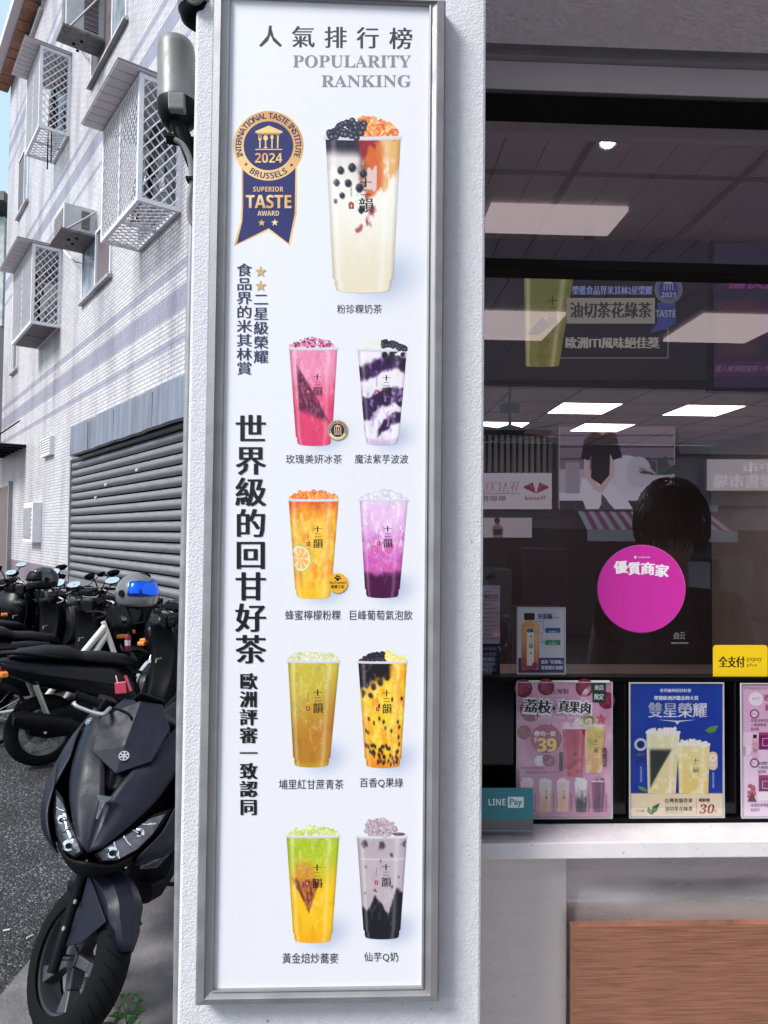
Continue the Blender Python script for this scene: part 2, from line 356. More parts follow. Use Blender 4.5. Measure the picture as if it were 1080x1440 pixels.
def mesh_obj(name, V, Fc, cols, material, parent, kind=None):
    """cols: per-vertex sRGB 0..255 array"""
    me = D.meshes.new(name); me.from_pydata([tuple(v) for v in V], [], Fc); me.materials.append(material)
    c = np.asarray(cols, float)/255.; c = np.where(c <= .04045, c/12.92, ((np.clip(c, 0, 1)+.055)/1.055)**2.4)
    at = me.color_attributes.new('Col', 'FLOAT_COLOR', 'POINT'); at.data.foreach_set('color', np.hstack([c, np.ones((len(c), 1))]).astype(np.float32).ravel())
    o = D.objects.new(name, me); COL.objects.link(o); o.parent = parent
    if kind: o['kind'] = kind
    return o
class Printer:
    """flat print on an upright plane y = Y that faces the camera side; places are given as seen on the photograph and put on that plane"""
    def __init__(s, root, Y, material=None, step=.00003, mapf=None, face=-1):
        s.root, s.Y, s.k, s.m, s.step, s.face = root, Y, 1, material or M['print'], step, face
        s.mapf = mapf or (lambda px, py, y: on_y(px, py, y))
    def at(s, k=2): s.k = k; return s
    def P(s, px, py): return s.mapf(px, py, s.Y+s.face*s.step*s.k)-s.root.location
    def mesh(s, name, pts, faces, cols):
        s.k += 1
        return mesh_obj(name, [s.P(x, y) for x, y in pts], faces, cols, s.m, s.root)
    def poly(s, pts, col, name='printed_shape'):
        return s.mesh(name, pts, [tuple(range(len(pts)))], [col]*len(pts))
    def rect(s, x0, y0, x1, y1, col, name='printed_shape'): return s.poly([(x0, y0), (x1, y0), (x1, y1), (x0, y1)], col, name)
    def rrect(s, x0, y0, x1, y1, r, col, name='printed_shape'):
        pts = []
        for cx, cy, a in ((x1-r, y0+r, -90), (x1-r, y1-r, 0), (x0+r, y1-r, 90), (x0+r, y0+r, 180)):
            pts += [(cx+r*math.cos(R(a+t)), cy+r*math.sin(R(a+t))) for t in range(0, 91, 15)]
        return s.poly(pts, col, name)
    def disc(s, cx, cy, rx, ry, col, name='printed_shape', n=32): return s.poly([(cx+rx*math.cos(2*PI*i/n), cy+ry*math.sin(2*PI*i/n)) for i in range(n)], col, name)
    def ring(s, cx, cy, r0_, r1_, col, col2=None, name='printed_ring', n=48):
        pts = []; cs = []
        for i in range(n):
            a = 2*PI*i/n; u = .5+.5*math.cos(a-2.2); c = np.array(col)*(1-u)+np.array(col2 or col)*u
            pts += [(cx+r0_*math.cos(a), cy+r0_*math.sin(a)), (cx+r1_*math.cos(a), cy+r1_*math.sin(a))]; cs += [c, c]
        return s.mesh(name, pts, [(2*i, 2*i+1, (2*i+3) % (2*n), (2*i+2) % (2*n)) for i in range(n)], cs)
    def outline(s, x0, y0, x1, y1, w_, col, name='printed_line'):
        p = [(x0, y0), (x1, y0), (x1, y1), (x0, y1)]; q = [(x0+w_, y0+w_), (x1-w_, y0+w_), (x1-w_, y1-w_), (x0+w_, y1-w_)]
        return s.mesh(name, p+q, [(i, (i+1) % 4, 4+(i+1) % 4, 4+i) for i in range(4)], [col]*8)
    def line(s, a, b, w_, col, name='printed_line'):
        dx, dy = b[0]-a[0], b[1]-a[1]; l = math.hypot(dx, dy); nx, ny = -dy/l*w_/2, dx/l*w_/2
        return s.poly([(a[0]+nx, a[1]+ny), (b[0]+nx, b[1]+ny), (b[0]-nx, b[1]-ny), (a[0]-nx, a[1]-ny)], col, name)
    def star(s, cx, cy, r, col, col2=None, name='printed_star'):
        pts = [(cx, cy)]+[(cx+(r if i % 2 == 0 else r*.42)*math.sin(PI*i/5), cy-(r if i % 2 == 0 else r*.42)*math.cos(PI*i/5)) for i in range(10)]
        return s.mesh(name, pts, [(0, 1+i, 1+(i+1) % 10) for i in range(10)], [col]+[(col2 or col) if i % 2 else col for i in range(10)])
    def text(s, st, box, col, name='lettering', smear=0, vert=False, col2=None, smy=0, shear=0, rot=0, fill=.86):
        x0, y0, x1, y1 = box
        if vert:
            n = len(st); hh = (y1-y0)/n; V = []; Fc = []
            for i, ch in enumerate(st):
                v, f = tmesh(ch)
                if not len(v): continue
                # place glyph by its em box so that flat strokes stay flat
                full, _ = tmesh('國'); lo, hi = full.min(0), full.max(0); sc = np.array([(x1-x0)/(hi[0]-lo[0]), hh*fill/(hi[1]-lo[1])])
                p = (v-lo)*sc; k = sum(len(q) for q in V); V.append(np.column_stack([x0+p[:, 0], y0+hh*i+hh*(.5+fill/2)-p[:, 1]])); Fc += [tuple(j+k for j in q) for q in f]
            V = np.vstack(V)
        else:
            v, f = tmesh(st); lo, hi = v.min(0), v.max(0)
            p = (v-lo)/(hi-lo); V = np.column_stack([x0+p[:, 0]*(x1-x0), y1-p[:, 1]*(y1-y0)])
            if shear: V[:, 0] += (y1-V[:, 1])*shear
            if rot:
                c_, s_ = math.cos(R(rot)), math.sin(R(rot)); cc = np.array([(x0+x1)/2, (y0+y1)/2]); d_ = V-cc; V = cc+np.column_stack([d_[:, 0]*c_-d_[:, 1]*s_, d_[:, 0]*s_+d_[:, 1]*c_])
            Fc = list(f)
        cols = np.tile(np.array(col, float), (len(V), 1))
        if col2 is not None:
            u = ((V[:, 0]-x0)/(x1-x0)+(V[:, 1]-y0)/(y1-y0))/2; u = (.5+.5*np.sin(u*7))[:, None]; cols = cols*(1-u)+np.array(col2, float)*u
        Vs, Fs, Cs = [], [], []; offs = [(0, 0)]
        if smear: offs = [(smear*(i/3-.5), 0) for i in range(4)]
        if smy: offs = [(a, b_) for a, _ in offs for b_ in (-smy/2, smy/2)]
        for q, (dx, dy) in enumerate(offs):
            k = len(V)*q; Vs += [s.mapf(x+dx, y+dy, s.Y+s.face*s.step*(s.k+.18*q))-s.root.location for x, y in V]; Fs += [tuple(j+k for j in ff) for ff in Fc]; Cs.append(cols)
        s.k += 1+.18*len(offs)
        return mesh_obj(name, Vs, Fs, np.vstack(Cs), s.m, s.root)
    def arc_text(s, st, cx, cy, r, a0, a1, h, col, name='lettering', inside=False, smear=0):
        """letters round a circle; angles in degrees, 0 = top, clockwise; inside=True: read from below"""
        ws_ = []; parts = []
        for ch in st:
            if ch == ' ': ws_.append(.3); parts.append(None); continue
            v, f = tmesh(SB(ch)); parts.append((v, f)); ws_.append(v[:, 0].max()-v[:, 0].min()+.08)
        tot = sum(ws_); cap, _ = tmesh(SB('H')); ch_ = cap[:, 1].max(); acc = 0; V = []; Fc = []
        for w_, p in zip(ws_, parts):
            mid = acc+w_/2; acc += w_
            if p is None: continue
            a = R(a0+(a1-a0)*mid/tot); v, f = p; x = (v[:, 0]-(v[:, 0].max()+v[:, 0].min())/2)/ch_*h; y = v[:, 1]/ch_*h
            k = len(V)
            for xx, yy in zip(x, y):
                if not inside:
                    rr = r+yy-h/2; V.append((cx+rr*math.sin(a)+xx*math.cos(a), cy-rr*math.cos(a)+xx*math.sin(a)))
                else:
                    rr = r-yy+h/2; V.append((cx+rr*math.sin(a)-xx*math.cos(a), cy-rr*math.cos(a)-xx*math.sin(a)))
            Fc += [tuple(j+k for j in q) for q in f]
        return s.mesh(name, V, Fc, [col]*len(V))
    def field(s, name, uvmap, nu, nv, colf):
        """a printed picture: a grid whose vertex colours come from colf(u, v)"""
        u, v = np.meshgrid(np.linspace(0, 1, nu+1), np.linspace(0, 1, nv+1)); u, v = u.ravel(), v.ravel()
        x, y = uvmap(u, v); c = np.clip(colf(u, v), 0, 255)
        return s.mesh(name, list(zip(x, y)), [(j*(nu+1)+i, j*(nu+1)+i+1, (j+1)*(nu+1)+i+1, (j+1)*(nu+1)+i) for j in range(nv) for i in range(nu)], c)
    def blobs(s, items, name='printed_topping', n=12):
        """items: (x, y, rx, ry, colour, highlight, angle, sides)"""
        V = []; Fc = []; Cs = []
        for it in items:
            x, y, rx, ry, c, hcol = it[:6]; a0 = it[6] if len(it) > 6 else 0; sd = it[7] if len(it) > 7 else n
            k = len(V); V.append((x-rx*.3, y-ry*.35)); Cs.append(hcol)
            for q in (.5, 1):
                for i in range(sd):
                    a = 2*PI*i/sd; dx, dy = rx*q*math.cos(a), ry*q*math.sin(a); ox, oy = (-rx*.2*(1-q), -ry*.2*(1-q))
                    V.append((x+ox+dx*math.cos(a0)-dy*math.sin(a0), y+oy+dx*math.sin(a0)+dy*math.cos(a0))); Cs.append(c if q == 1 else [.72*c[j]+.28*hcol[j] for j in range(3)])
            Fc += [(k, k+1+i, k+1+(i+1) % sd) for i in range(sd)]+[(k+1+i, k+1+sd+i, k+1+sd+(i+1) % sd, k+1+(i+1) % sd) for i in range(sd)]
        s.k += 1; Ps = []
        per = {}
        off = 0
        for q, it in enumerate(items):
            sd = it[7] if len(it) > 7 else n
            for j in range(1+2*sd):
                x, y = V[off+j]; Ps.append(s.mapf(x, y, s.Y+s.face*s.step*(s.k+q*.12))-s.root.location)
            off += 1+2*sd
        s.k += .12*len(items)+1
        return mesh_obj(name, Ps, Fc, Cs, s.m, s.root)
def A(*c): return np.array(c, float)
def mix(a, b, t): t = np.asarray(t)[..., None]; return a*(1-t)+b*t
def sstep(a, b, x): t = np.clip((x-a)/(b-a), 0, 1); return t*t*(3-2*t)

exec_order = []

# ================================================================== SETTING
# ground
g = MB(); g.grid([[Vector((x, y, 0)) for x in (-90, 90)] for y in (-90, 120)])
tag(g.build('ground', M['asphalt']), kind='structure')
edge = [on_z(-160, 1640), on_z(0, 1406), on_z(43, 1354), on_z(78, 1300), on_z(122, 1200), on_z(130, 1125), on_z(95, 1088), on_z(62, 1069), on_z(112, 1046), on_z(175, 1030), on_z(300, 1020)]
pts = [Vector((p.x, p.y, .004)) for p in edge]+[Vector((.3, 9.5, .004)), Vector((.3, .9, .004)), Vector((-1.0, .6, .004))]
pv = MB(); pv.prism(pts, (0, 0, .012)); tag(pv.build('pavement', M['concrete']), kind='structure')
rd = MB(); rd.box((.3, -3.8, .0), (9, 1.5, .03)); tag(rd.build('arcade_floor', M['arcade_floor']), kind='structure')

# ---------------- the tiled building along the alley
vr = ray(-205, 745); S = Vector((vr.x, vr.y, 0)).normalized(); N = Vector((-S.y*-1, 0, 0))
N = Vector((-S.y, S.x, 0));  N = N if N.x < 0 else -N          # out of the wall, into the alley
q = ray(100, 748); W0 = CP+q*(14.0/q.dot(cF)); W0.z = 0
def Wp(s, t, z): return W0+S*s+N*t+Vector((0, 0, z))
def wpx(px, py, t=0):
    r = ray(px, py); n = N.dot(W0+N*t-CP)/N.dot(r); p = CP+r*n; d = p-W0; return d.dot(S), p.z
S0 = wpx(330, 700)[0]; S1 = wpx(13, 200)[0]
ZT = 17.2
def wall_uv(p): d = p-W0; return (d.dot(S), p.z)
bld = empty('tiled_building', tuple(W0), 0, 'tall pale tiled building along the alley, grey tile bands and windows', 'building')
def wz(px, py): return wpx(px, py)[1]
# horizontal bands: (z0, z1, material)
b_main = (wz(272, 424), wz(272, 389)); b_lo = (wz(272, 471), wz(272, 460)); b_hi = (wz(272, 366), wz(272, 352))
fl = wz(194, 92)-b_main[1]
bands = [(wz(70, 828), wz(70, 797), 'tile_mauve')]
for k in range(4):
    for (a, b_), mt in ((b_lo, 'tile_grey'), (b_main, 'tile_vert'), (b_hi, 'tile_grey')): bands.append((a+k*fl, b_+k*fl, mt))
bands = sorted(b_ for b_ in bands if b_[1] < ZT); z = 0; strips = []
for a, b_, mt in bands: strips += [(z, a, 'tile'), (a, b_, mt)]; z = b_
strips.append((z, ZT, 'tile'))
for a, b_, mt in strips:
    wb = MB(); wb.grid([[Wp(S0, 0, a), Wp(S1, 0, a)], [Wp(S0, 0, b_), Wp(S1, 0, b_)]])
    wb.build('wall' if mt == 'tile' else 'tile_band', M[mt], bld, ws=True, uv=wall_uv)
def wbox(mb, s0, s1, t0, t1, z0, z1):
    return mb.hexa([Wp(s0, t0, z0), Wp(s1, t0, z0), Wp(s1, t1, z0), Wp(s0, t1, z0)], [Wp(s0, t0, z1), Wp(s1, t0, z1), Wp(s1, t1, z1), Wp(s0, t1, z1)])
mb = MB(); wbox(mb, S0, S1, -.02, -7, 0, ZT); mb.build('building_core', M['tile'], bld, ws=True, uv=wall_uv)
ze = wpx(5, 60, .5)[1]
mb = MB(); wbox(mb, S0, S1+.3, 0.01, .55, ze, ze+.25); mb.build('eave', M['panel_dim'], bld, ws=True)
s_ = S0
i = 0
while s_ < S1+.2:
    mb = MB(); wbox(mb, s_, s_+.42, .04, .34, ze-.045-.01*(i % 3), ze-.004); mb.build('roof_tile', M['terracotta'], bld, ws=True); s_ += .46; i += 1
# windows set in the wall: (left px, right px, y at left bottom, y at left top, mullion px, left pane, right pane)
def wall_window(x0, x1, yb, yt, xm, m0, m1, bars=0):
    sa, zb = wpx(x0, yb); _, zt = wpx(x0, yt); sb = wpx(x1, 400)[0]; sm = wpx(xm, 400)[0] if xm else None
    f_ = MB(); w_ = .055
    for (a, b_, c, d) in ((sa, sb, zb, zb+w_), (sa, sb, zt-w_, zt), (sa, sa-w_, zb, zt), (sb+w_, sb, zb, zt)): wbox(f_, a, b_, -.01, .035, c, d)
    if sm: wbox(f_, sm+w_/2, sm-w_/2, -.01, .04, zb, zt)
    fr = f_.build('window', M['paint_white'], bld, ws=True)
    sills = MB(); wbox(sills, sa+.05, sb-.05, 0, .09, zb-.05, zb); sills.build('sill', M['tile'], fr, ws=True, uv=wall_uv)
    for a, b_, mm in ((sa, sm or sb, m0), (sm or sa, sb, m1)) if sm else ((sa, sb, m0),):
        p_ = MB(); wbox(p_, a-.05, b_+.05, .004, .012, zb+.05, zt-.05); p_.build('pane', M[mm], fr, ws=True)
wall_window(129, 172, 122, 10, 152, 'brownpane', 'glasswin')
wall_window(116, 157, 427, 352, 136, 'glasswin', 'brownpane')
wall_window(26, 37, 308, 232, 32, 'brownpane', 'glasswin')
wall_window(17, 28, 526, 470, 23, 'glasswin', 'brownpane')
wall_window(37, 51, 78, 0, 45, 'brownpane', 'glasswin')
# louvred vent
sa, zb = wpx(64, 642); sb, _ = wpx(76, 630); _, zt = wpx(64, 621)
vt = MB(); wbox(vt, sa, sb, 0, .05, zb, zt); vo = vt.build('vent', M['dark'], bld, ws=True)
for k in range(6):
    v_ = MB(); z_ = zb+(zt-zb)*(k+.5)/6; wbox(v_, sa-.01, sb+.01, .05, .09, z_-.02, z_+.012); v_.build('slat', M['paint_white'], vo, ws=True)
v_ = MB()
for a, b_, c, d in ((sa+.03, sb-.03, zb-.03, zb), (sa+.03, sb-.03, zt, zt+.03), (sa+.03, sa, zb, zt), (sb, sb-.03, zb, zt)): wbox(v_, a, b_, .0, .1, c, d)
v_.build('vent_frame', M['paint_white'], vo, ws=True)

# ---------------- shutter under its sheet metal hood
sL = wpx(101, 700, .09)[0]; sR = S0; TH = .27
zsb = wpx(101, 820, .09)[1]; zst = wpx(101, 641, TH)[1]; zht = wpx(100, 600, TH)[1]; sH = wpx(99, 620, TH)[0]
sh = empty('rolling_shutter', tuple(Wp(sL, 0, 0)), 0, 'grey metal rolling shutter left part open above the parked scooters', 'shutter')
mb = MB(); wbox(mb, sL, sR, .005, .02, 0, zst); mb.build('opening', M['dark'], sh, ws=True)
nsl = int((zst-zsb)/.145); hs = (zst+.1-zsb-.12)/nsl
for k in range(nsl):
    z0 = zsb+.12+k*hs; mb = MB()
    prof = [(.05, z0), (.085, z0+.012), (.105, z0+hs*.28), (.108, z0+hs*.5), (.096, z0+hs*.74), (.070, z0+hs*.82), (.035, z0+hs*.86)]
    mb.grid([[Wp(sL, t, z) for t, z in prof], [Wp(sR, t, z) for t, z in prof]]); mb.build('slat', M['slat'], sh, ws=True, smooth=50)
    mb = MB(); mb.grid([[Wp(sL, .052, z0), Wp(sL, .052, z0-.012)], [Wp(sR, .052, z0), Wp(sR, .052, z0-.012)]])
mb = MB(); wbox(mb, sL, sR, .04, .11, zsb, zsb+.115); mb.build('bottom_bar', M['slat'], sh, ws=True)
mb = MB(); wbox(mb, sL+.06, sL, .02, .13, 0, zst); mb.build('guide_rail', M['alu_dark'], sh, ws=True)
for (px, py) in ((193, 661), (149, 682), (135, 700)):
    a, zz = wpx(px, py, .11); mb = MB(); mb.tube([Wp(a, .105, zz), Wp(a, .13, zz)], .022, 8); mb.build('rivet', M['paint_white'], sh, ws=True)
hd = empty('shutter_hood', tuple(Wp(sH, 0, zst)), 0, 'dented blue grey sheet metal hood over the rolling shutter', 'hood')
ns = 26; rows = []
for (t_, z_) in ((.0, zht+.02), (TH-.03, zht+.01), (TH-.01, zht-.01), (TH, zst+.02), (TH-.03, zst-.01)):
    rows.append([Wp(sH+(sR-sH)*i/ns, t_+(.012*math.sin(i*1.9)+.01*math.sin(i*.7+1) if t_ > .2 else 0), z_) for i in range(ns+1)])
mb = MB(); mb.grid(rows); mb.build('sheet', M['hood'], hd, ws=True, smooth=40, solid=.004)
mb = MB(); mb.prism([Wp(sH+.004, 0, zht), Wp(sH+.004, TH-.03, zht-.01), Wp(sH+.004, TH-.02, zst), Wp(sH+.004, 0, zst)], S*.006); mb.build('end_cap', M['hood'], hd, ws=True)
mb = MB(); wbox(mb, sH-.02, sR, .0, TH-.04, zst+.02, zst+.04); mb.build('underside', M['dark'], hd, ws=True)
for k in (5, 11, 18):
    s_ = sH+(sR-sH)*k/ns; mb = MB(); wbox(mb, s_, s_+.012, .27, .29, zst, zht-.06); mb.build('seam', M['alu_dark'], hd, ws=True)

# ---------------- window cages
def lattice(mb, P, w_, h_, cell=.125, r=.010):
    """expanded metal: crossing wires on a rectangle; P(u, v) gives the point"""
    nx, ny = max(2, round(w_/cell)), max(2, round(h_/cell/1.25)); cw, chh = w_/nx, h_/ny
    def wire(a, b_, o_):
        A_, B_ = P(*a), P(*b_); mb.tube([A_+o_, B_+o_], r, 4, caps=False)
    n_ = P(0, 0); ux = (P(1, 0)-n_).normalized(); uy = (P(0, 1)-n_).normalized(); nn = ux.cross(uy)*r
    for k in range(-ny, nx+1):
        x0, y0 = k, 0; x1, y1 = k+ny, ny
        if x0 < 0: y0 -= x0; x0 = 0
        if x1 > nx: y1 -= (x1-nx); x1 = nx
        if x1 > x0: wire((x0*cw, y0*chh), (x1*cw, y1*chh), nn); wire(((nx-x0)*cw, y0*chh), ((nx-x1)*cw, y1*chh), -nn)
def cage(cx, cyt, cyb, far, wbx, wby, label, closed_bottom=False):
    sa = wpx(wbx, wby)[0]; t = .3                       # near side: where the end face meets the wall
    for _ in range(30):                                # how far it stands out
        zc = wpx(cx, cyb, t)[1]; x = proj(Wp(sa, t, zc))[0]; t += (x-cx)*.012
    zb, zt = wpx(cx, cyb, t)[1], wpx(cx, cyt, t)[1]; sb = wpx(far, 300, t)[0]
    c = empty('window_cage', tuple(Wp(sa, 0, zb)), 0, label, 'window cage', 'white lattice cages on the tiled wall')
    f_ = MB(); w_ = .06
    sm = (sa+sb)/2
    for s_ in (sa, sb-w_):
        for t_ in (t-w_, 0.0): wbox(f_, s_, s_+w_, t_, t_+w_, zb, zt)
    for z_ in (zb, zt-w_):
        for t_ in (t-w_+.002, .002): wbox(f_, sa+w_, sb-w_, t_, t_+w_-.004, z_, z_+w_)
        for s_ in (sa, sb-w_): wbox(f_, s_+.002, s_+w_-.002, w_, t-w_, z_, z_+w_)
    wbox(f_, sm-.02, sm+.02, t-.045, t-.005, zb+w_, zt-w_); wbox(f_, sm-.02, sm+.02, w_, t-w_, zb+.01, zb+.05)
    f_.build('frame', M['paint_white'], c, ws=True)
    l = MB(); lattice(l, lambda u, v: Wp(sa+.02, t-.03-u, zb+.03+v), t-.06, zt-zb-.06); l.build('lattice', M['paint_white'], c, ws=True)
    l = MB(); lattice(l, lambda u, v: Wp(sa+.03+u, t-.02, zb+.03+v), sb-sa-.06, zt-zb-.06); l.build('lattice', M['paint_white'], c, ws=True)
    if not closed_bottom:
        l = MB(); lattice(l, lambda u, v: Wp(sa+.03+u, t-.03-v, zb+.02), sb-sa-.06, t-.06); l.build('lattice', M['paint_white'], c, ws=True)
    else:
        l = MB(); wbox(l, sa+.06, sb-.06, .06, t-.06, zb+.01, zb+.03); l.build('base_tray', M['rust'], c, ws=True)
    r_ = MB()
    nb = 9
    rf = MB(); wbox(rf, sa-.06, sb+.06, .0, t+.30, zt+.03, zt+.045); ro = rf.build('roof', M['alu_dark'], c, ws=True)
    for k in range(nb):
        a = sa-.05+(sb-sa+.1)*k/nb; r_ = MB(); wbox(r_, a+.008, a+(sb-sa+.1)/nb-.008, .01, t+.29, zt+.012, zt+.029); r_.build('roof_slat', M['panel_dim'], ro, ws=True)
    # what is kept inside, against the wall window
    p_ = MB(); wbox(p_, sa+.15, sb-.15, .012, .03, zb+.1, zt-.08); p_.build('window', M['cage_inside'], c, ws=True)
    for k in range(5):
        a = sa+.15+(sb-sa-.5)*random.random(); zz = zb+.3+(zt-zb)*.35*random.random(); p_ = MB()
        hgt = .35+.35*random.random(); wd = .2+.12*random.random(); tt = .12+(t-.35)*random.random()
        top = [Wp(a+wd*x, tt+.03*math.sin(x*9+k), zz+hgt) for x in (0, .2, .45, .55, .8, 1)]; midr = [Wp(a+wd*x, tt+.05*math.sin(x*7+k), zz+hgt*.5) for x in (.1, .25, .42, .58, .75, .9)]; bot = [Wp(a+wd*x, tt+.05*math.sin(x*8+k*2), zz) for x in (.05, .25, .42, .58, .75, .97)]
        p_.grid(patch([top, midr, bot], 3)); p_.build('laundry', M[('cloth_dark', 'bodymaroon', 'bodygrey')[k % 3]], c, ws=True, solid=.02)
    return c, sa, sb, t, zb, zt
c1 = cage(193, 107, 281, 142, 255, 299, 'largest white lattice window cage, nearest the white pillar')
c2 = cage(54, 70, 178, 33, 98, 192, 'upper white lattice window cage nearest the roof edge, with two rods hanging below it')
c3 = cage(43, 346, 454, 21, 85, 464, 'lower white lattice window cage with a closed base tray', True)
for dx in (.15, .75):
    a, t_, zz = c2[1]+dx*.6, c2[3]*.55, c2[4]
    mb = MB(); mb.tube([Wp(a, t_, zz+.4), Wp(a, t_, zz-.62)], .014, 6); mb.build('rod', M['blackplastic'], c2[0], ws=True)

# ---------------- air conditioners on brackets
def aircon(cx, cyt, cyb, far, wbx, wby, label, hosepx):
    sa = wpx(wbx, wby)[0]; t = .3
    for _ in range(30):
        zc = wpx(cx, cyb, t)[1]; x = proj(Wp(sa, t, zc))[0]; t += (x-cx)*.012
    zb, zt = wpx(cx, cyb, t)[1], wpx(cx, cyt, t)[1]; sb = wpx(far, 300, t)[0]
    c = empty('air_conditioner', tuple(Wp(sa, 0, zb)), 0, label, 'air conditioner', 'air conditioners on the tiled wall')
    b_ = MB(); wbox(b_, sa+.04, sb-.03, .0, t-.05, zb+.05, zt); b_.build('casing', M['acbody'], c, ws=True, bevel=.01)
    b_ = MB(); wbox(b_, sa+.02, sa+.041, .12, t-.35, zb+.12, zt-.08); g_ = b_.build('grille', M['brownpane'], c, ws=True)
    for k in range(9):
        z_ = zb+.14+(zt-zb-.24)*k/8; b_ = MB(); wbox(b_, sa+.012, sa+.022, .12, t-.35, z_-.006, z_+.006); b_.build('slat', M['alu_dark'], g_, ws=True)
    b_ = MB(); wbox(b_, sa+.12, sb-.1, t-.052, t-.04, zb+.12, zt-.08); b_.build('rear_grille', M['rust'], c, ws=True)
    b_ = MB(); wbox(b_, sa-.06, sb+.04, .0, t+.02, zb-.02, zb+.02); sh_ = b_.build('shelf', M['rust'], c, ws=True)
    for k in range(3):
        b_ = MB(); b_.tube([Wp(sa+.2+.15*k, t*.5+.1*(k % 2), zb-.02), Wp(sa+.2+.15*k, t*.5+.1*(k % 2), zb-.035)], .03, 8); b_.build('bolt', M['dark'], sh_, ws=True)
    b_ = MB(); b_.tube([Wp(sa-.03, t*.85, zb+.02), Wp(sa-.03, .04, zb+(zt-zb)*.85)], .02, 4); b_.build('bracket', M['alu_dark'], c, ws=True)
    pts_ = [Wp(sa-.03, t-.02, zb+.02)]
    for (hx, hy) in hosepx: a, z_ = wpx(hx, hy, t*.35 if (hx, hy) != hosepx[-1] else .02); pts_.append(Wp(a, t*.35 if (hx, hy) != hosepx[-1] else .02, z_))
    b_ = MB(); b_.tube([Vector(p) for p in crom(pts_, 5)], .016, 6); b_.build('drain_hose', M['paint_white'], c, ws=True)
aircon(85+4, -40, 36, 75, 148, 52, 'air conditioner on a stained shelf at the very top, its hose dangling', [(97, 45), (112, 68), (122, 82)])
aircon(86, 283, 322, 72, 136, 333, 'air conditioner on a stained shelf between the two lower cages', [(88, 348), (103, 366), (115, 370)])

# small canopy, doorway and meter box at the far end of the wall
sa, za = wpx(37, 628, .0); sb = S1
cn = empty('door_canopy', tuple(Wp(sa, 0, za)), 0, 'dark ribbed canopy over the far doorway', 'canopy')
mb = MB(); wbox(mb, sa, sb, .9, .96, za-.06, za+.04); mb.build('front_rail', M['black'], cn, ws=True)
for k in range(7):
    a = sa+(sb-sa)*k/7; mb = MB(); wbox(mb, a, a+.05, 0, .9, za-.02, za+.03); mb.build('rib', M['black'], cn, ws=True)
mb = MB(); wbox(mb, sa, sb, 0, .95, za+.04, za+.05); mb.build('sheet', M['bodygrey'], cn, ws=True)
mb = MB(); mb.tube([Wp(sa+.8, .9, za), Wp(sa+.8, .03, za+.75)], .02, 5); mb.build('stay', M['black'], cn, ws=True)
s0_, z0_ = wpx(-4, 805); s1_, z1_ = wpx(17, 682)
dr = MB(); wbox(dr, s0_, s1_, .01, .04, .05, z1_); dro = dr.build('door', M['brownpane'], bld, ws=True)
mb = MB(); wbox(mb, s1_+.0, s1_-.12, .0, .1, .05, z1_+.1); mb.build('door_jamb', M['alu_dark'], bld, ws=True)
s0_, z0_ = wpx(32, 768, .2); s1_, z1_ = wpx(46, 706, .2)
mt_ = empty('meter_box', tuple(Wp(s0_, 0, z0_)), 0, 'white lattice fronted meter box fixed low on the tiled wall', 'meter box')
mb = MB(); wbox(mb, s0_, s1_, .0, .2, z0_+.1, z1_); mb.build('case', M['paint_white'], mt_, ws=True, bevel=.01)
mb = MB(); lattice(mb, lambda u, v: Wp(s1_+u+.08, .21, z0_+.2+v), abs(s1_-s0_)-.16, z1_-z0_-.35, .09); mb.build('lattice', M['paint_white'], mt_, ws=True)
mb = MB(); wbox(mb, s0_-.08, s1_+.08, .2, .203, z0_+.18, z1_-.12); mb.build('front', M['alu_dark'], mt_, ws=True)
# house beyond
hb = empty('far_house', (-17, 24, 0), 0, 'low distant house beyond the end of the alley with a brown roof', 'house')
q0 = CP+ray(-60, 560)*24; q1 = CP+ray(9, 560)*24
mb = MB(); mb.box((q0.x-6, q0.y-.5, 0), (q1.x-.1, q0.y+6, 8.6)); mb.build('wall', M['facade'], hb, ws=True)
zr = (CP+ray(8, 270)*24).z
mb = MB(); mb.prism([Vector((q1.x+.1, q0.y-.8, zr-.2)), Vector((q1.x-6, q0.y-.8, zr-1)), Vector((q1.x-6, q0.y-.8, zr-1.4)), Vector((q1.x+.1, q0.y-.8, zr-.5))], (0, 6, 0)); mb.build('roof', M['rust'], hb, ws=True)
mb = MB(); mb.box((q0.x-6, q0.y-.4, 8.6), (q1.x-.05, q0.y+6, zr-.9)); mb.build('upper_wall', mat('pale distant wall', (.52, .54, .54), .8, var=.3), hb, ws=True)

# ================================================================== SHOP FRONT
PX0 = on_y(262, 720, 1.38).x; PX1 = on_y(680, 800, 1.38).x
mb = MB(); mb.box((PX0, 1.38, -.02), (PX1, 1.80, 3.6))
pil = mb.build('pillar', M['stucco'], bevel=.006); tag(pil, 'white rough stucco pillar that carries the tall drinks sign', 'pillar')
mb = MB(); mb.box((PX0+.01, 1.80, -.02), (PX0+.2, 9.6, 3.6)); tag(mb.build('side_wall', M['stucco']), 'white stucco side wall behind the pillar, along the alley', 'wall')
mb = MB(); mb.tube([on_y(266, 560, 1.9)+Vector((.0, 0, .6)), on_y(263, 640, 1.9), on_y(254, 1000, 1.9), on_y(249, 1440, 1.9), Vector((on_y(249, 1500, 1.9).x, 1.9, 0))], .011, 10)
tag(mb.build('conduit', M['alu_dark'], smooth=60), 'thin grey pipe running down behind the left edge of the pillar', 'pipe')
X0, X1 = PX1-.03, 3.4
ZS = on_y(683, 60, 1.56).z
mb = MB(); mb.box((PX1, 1.30, ZS), (9, 1.56, 3.6)); mb.box((PX1, 1.56, ZS+.02), (9, 1.85, 3.6)); tag(mb.build('lintel', M['stucco_dim']), 'grey rough stucco lintel above the shop window', 'lintel')
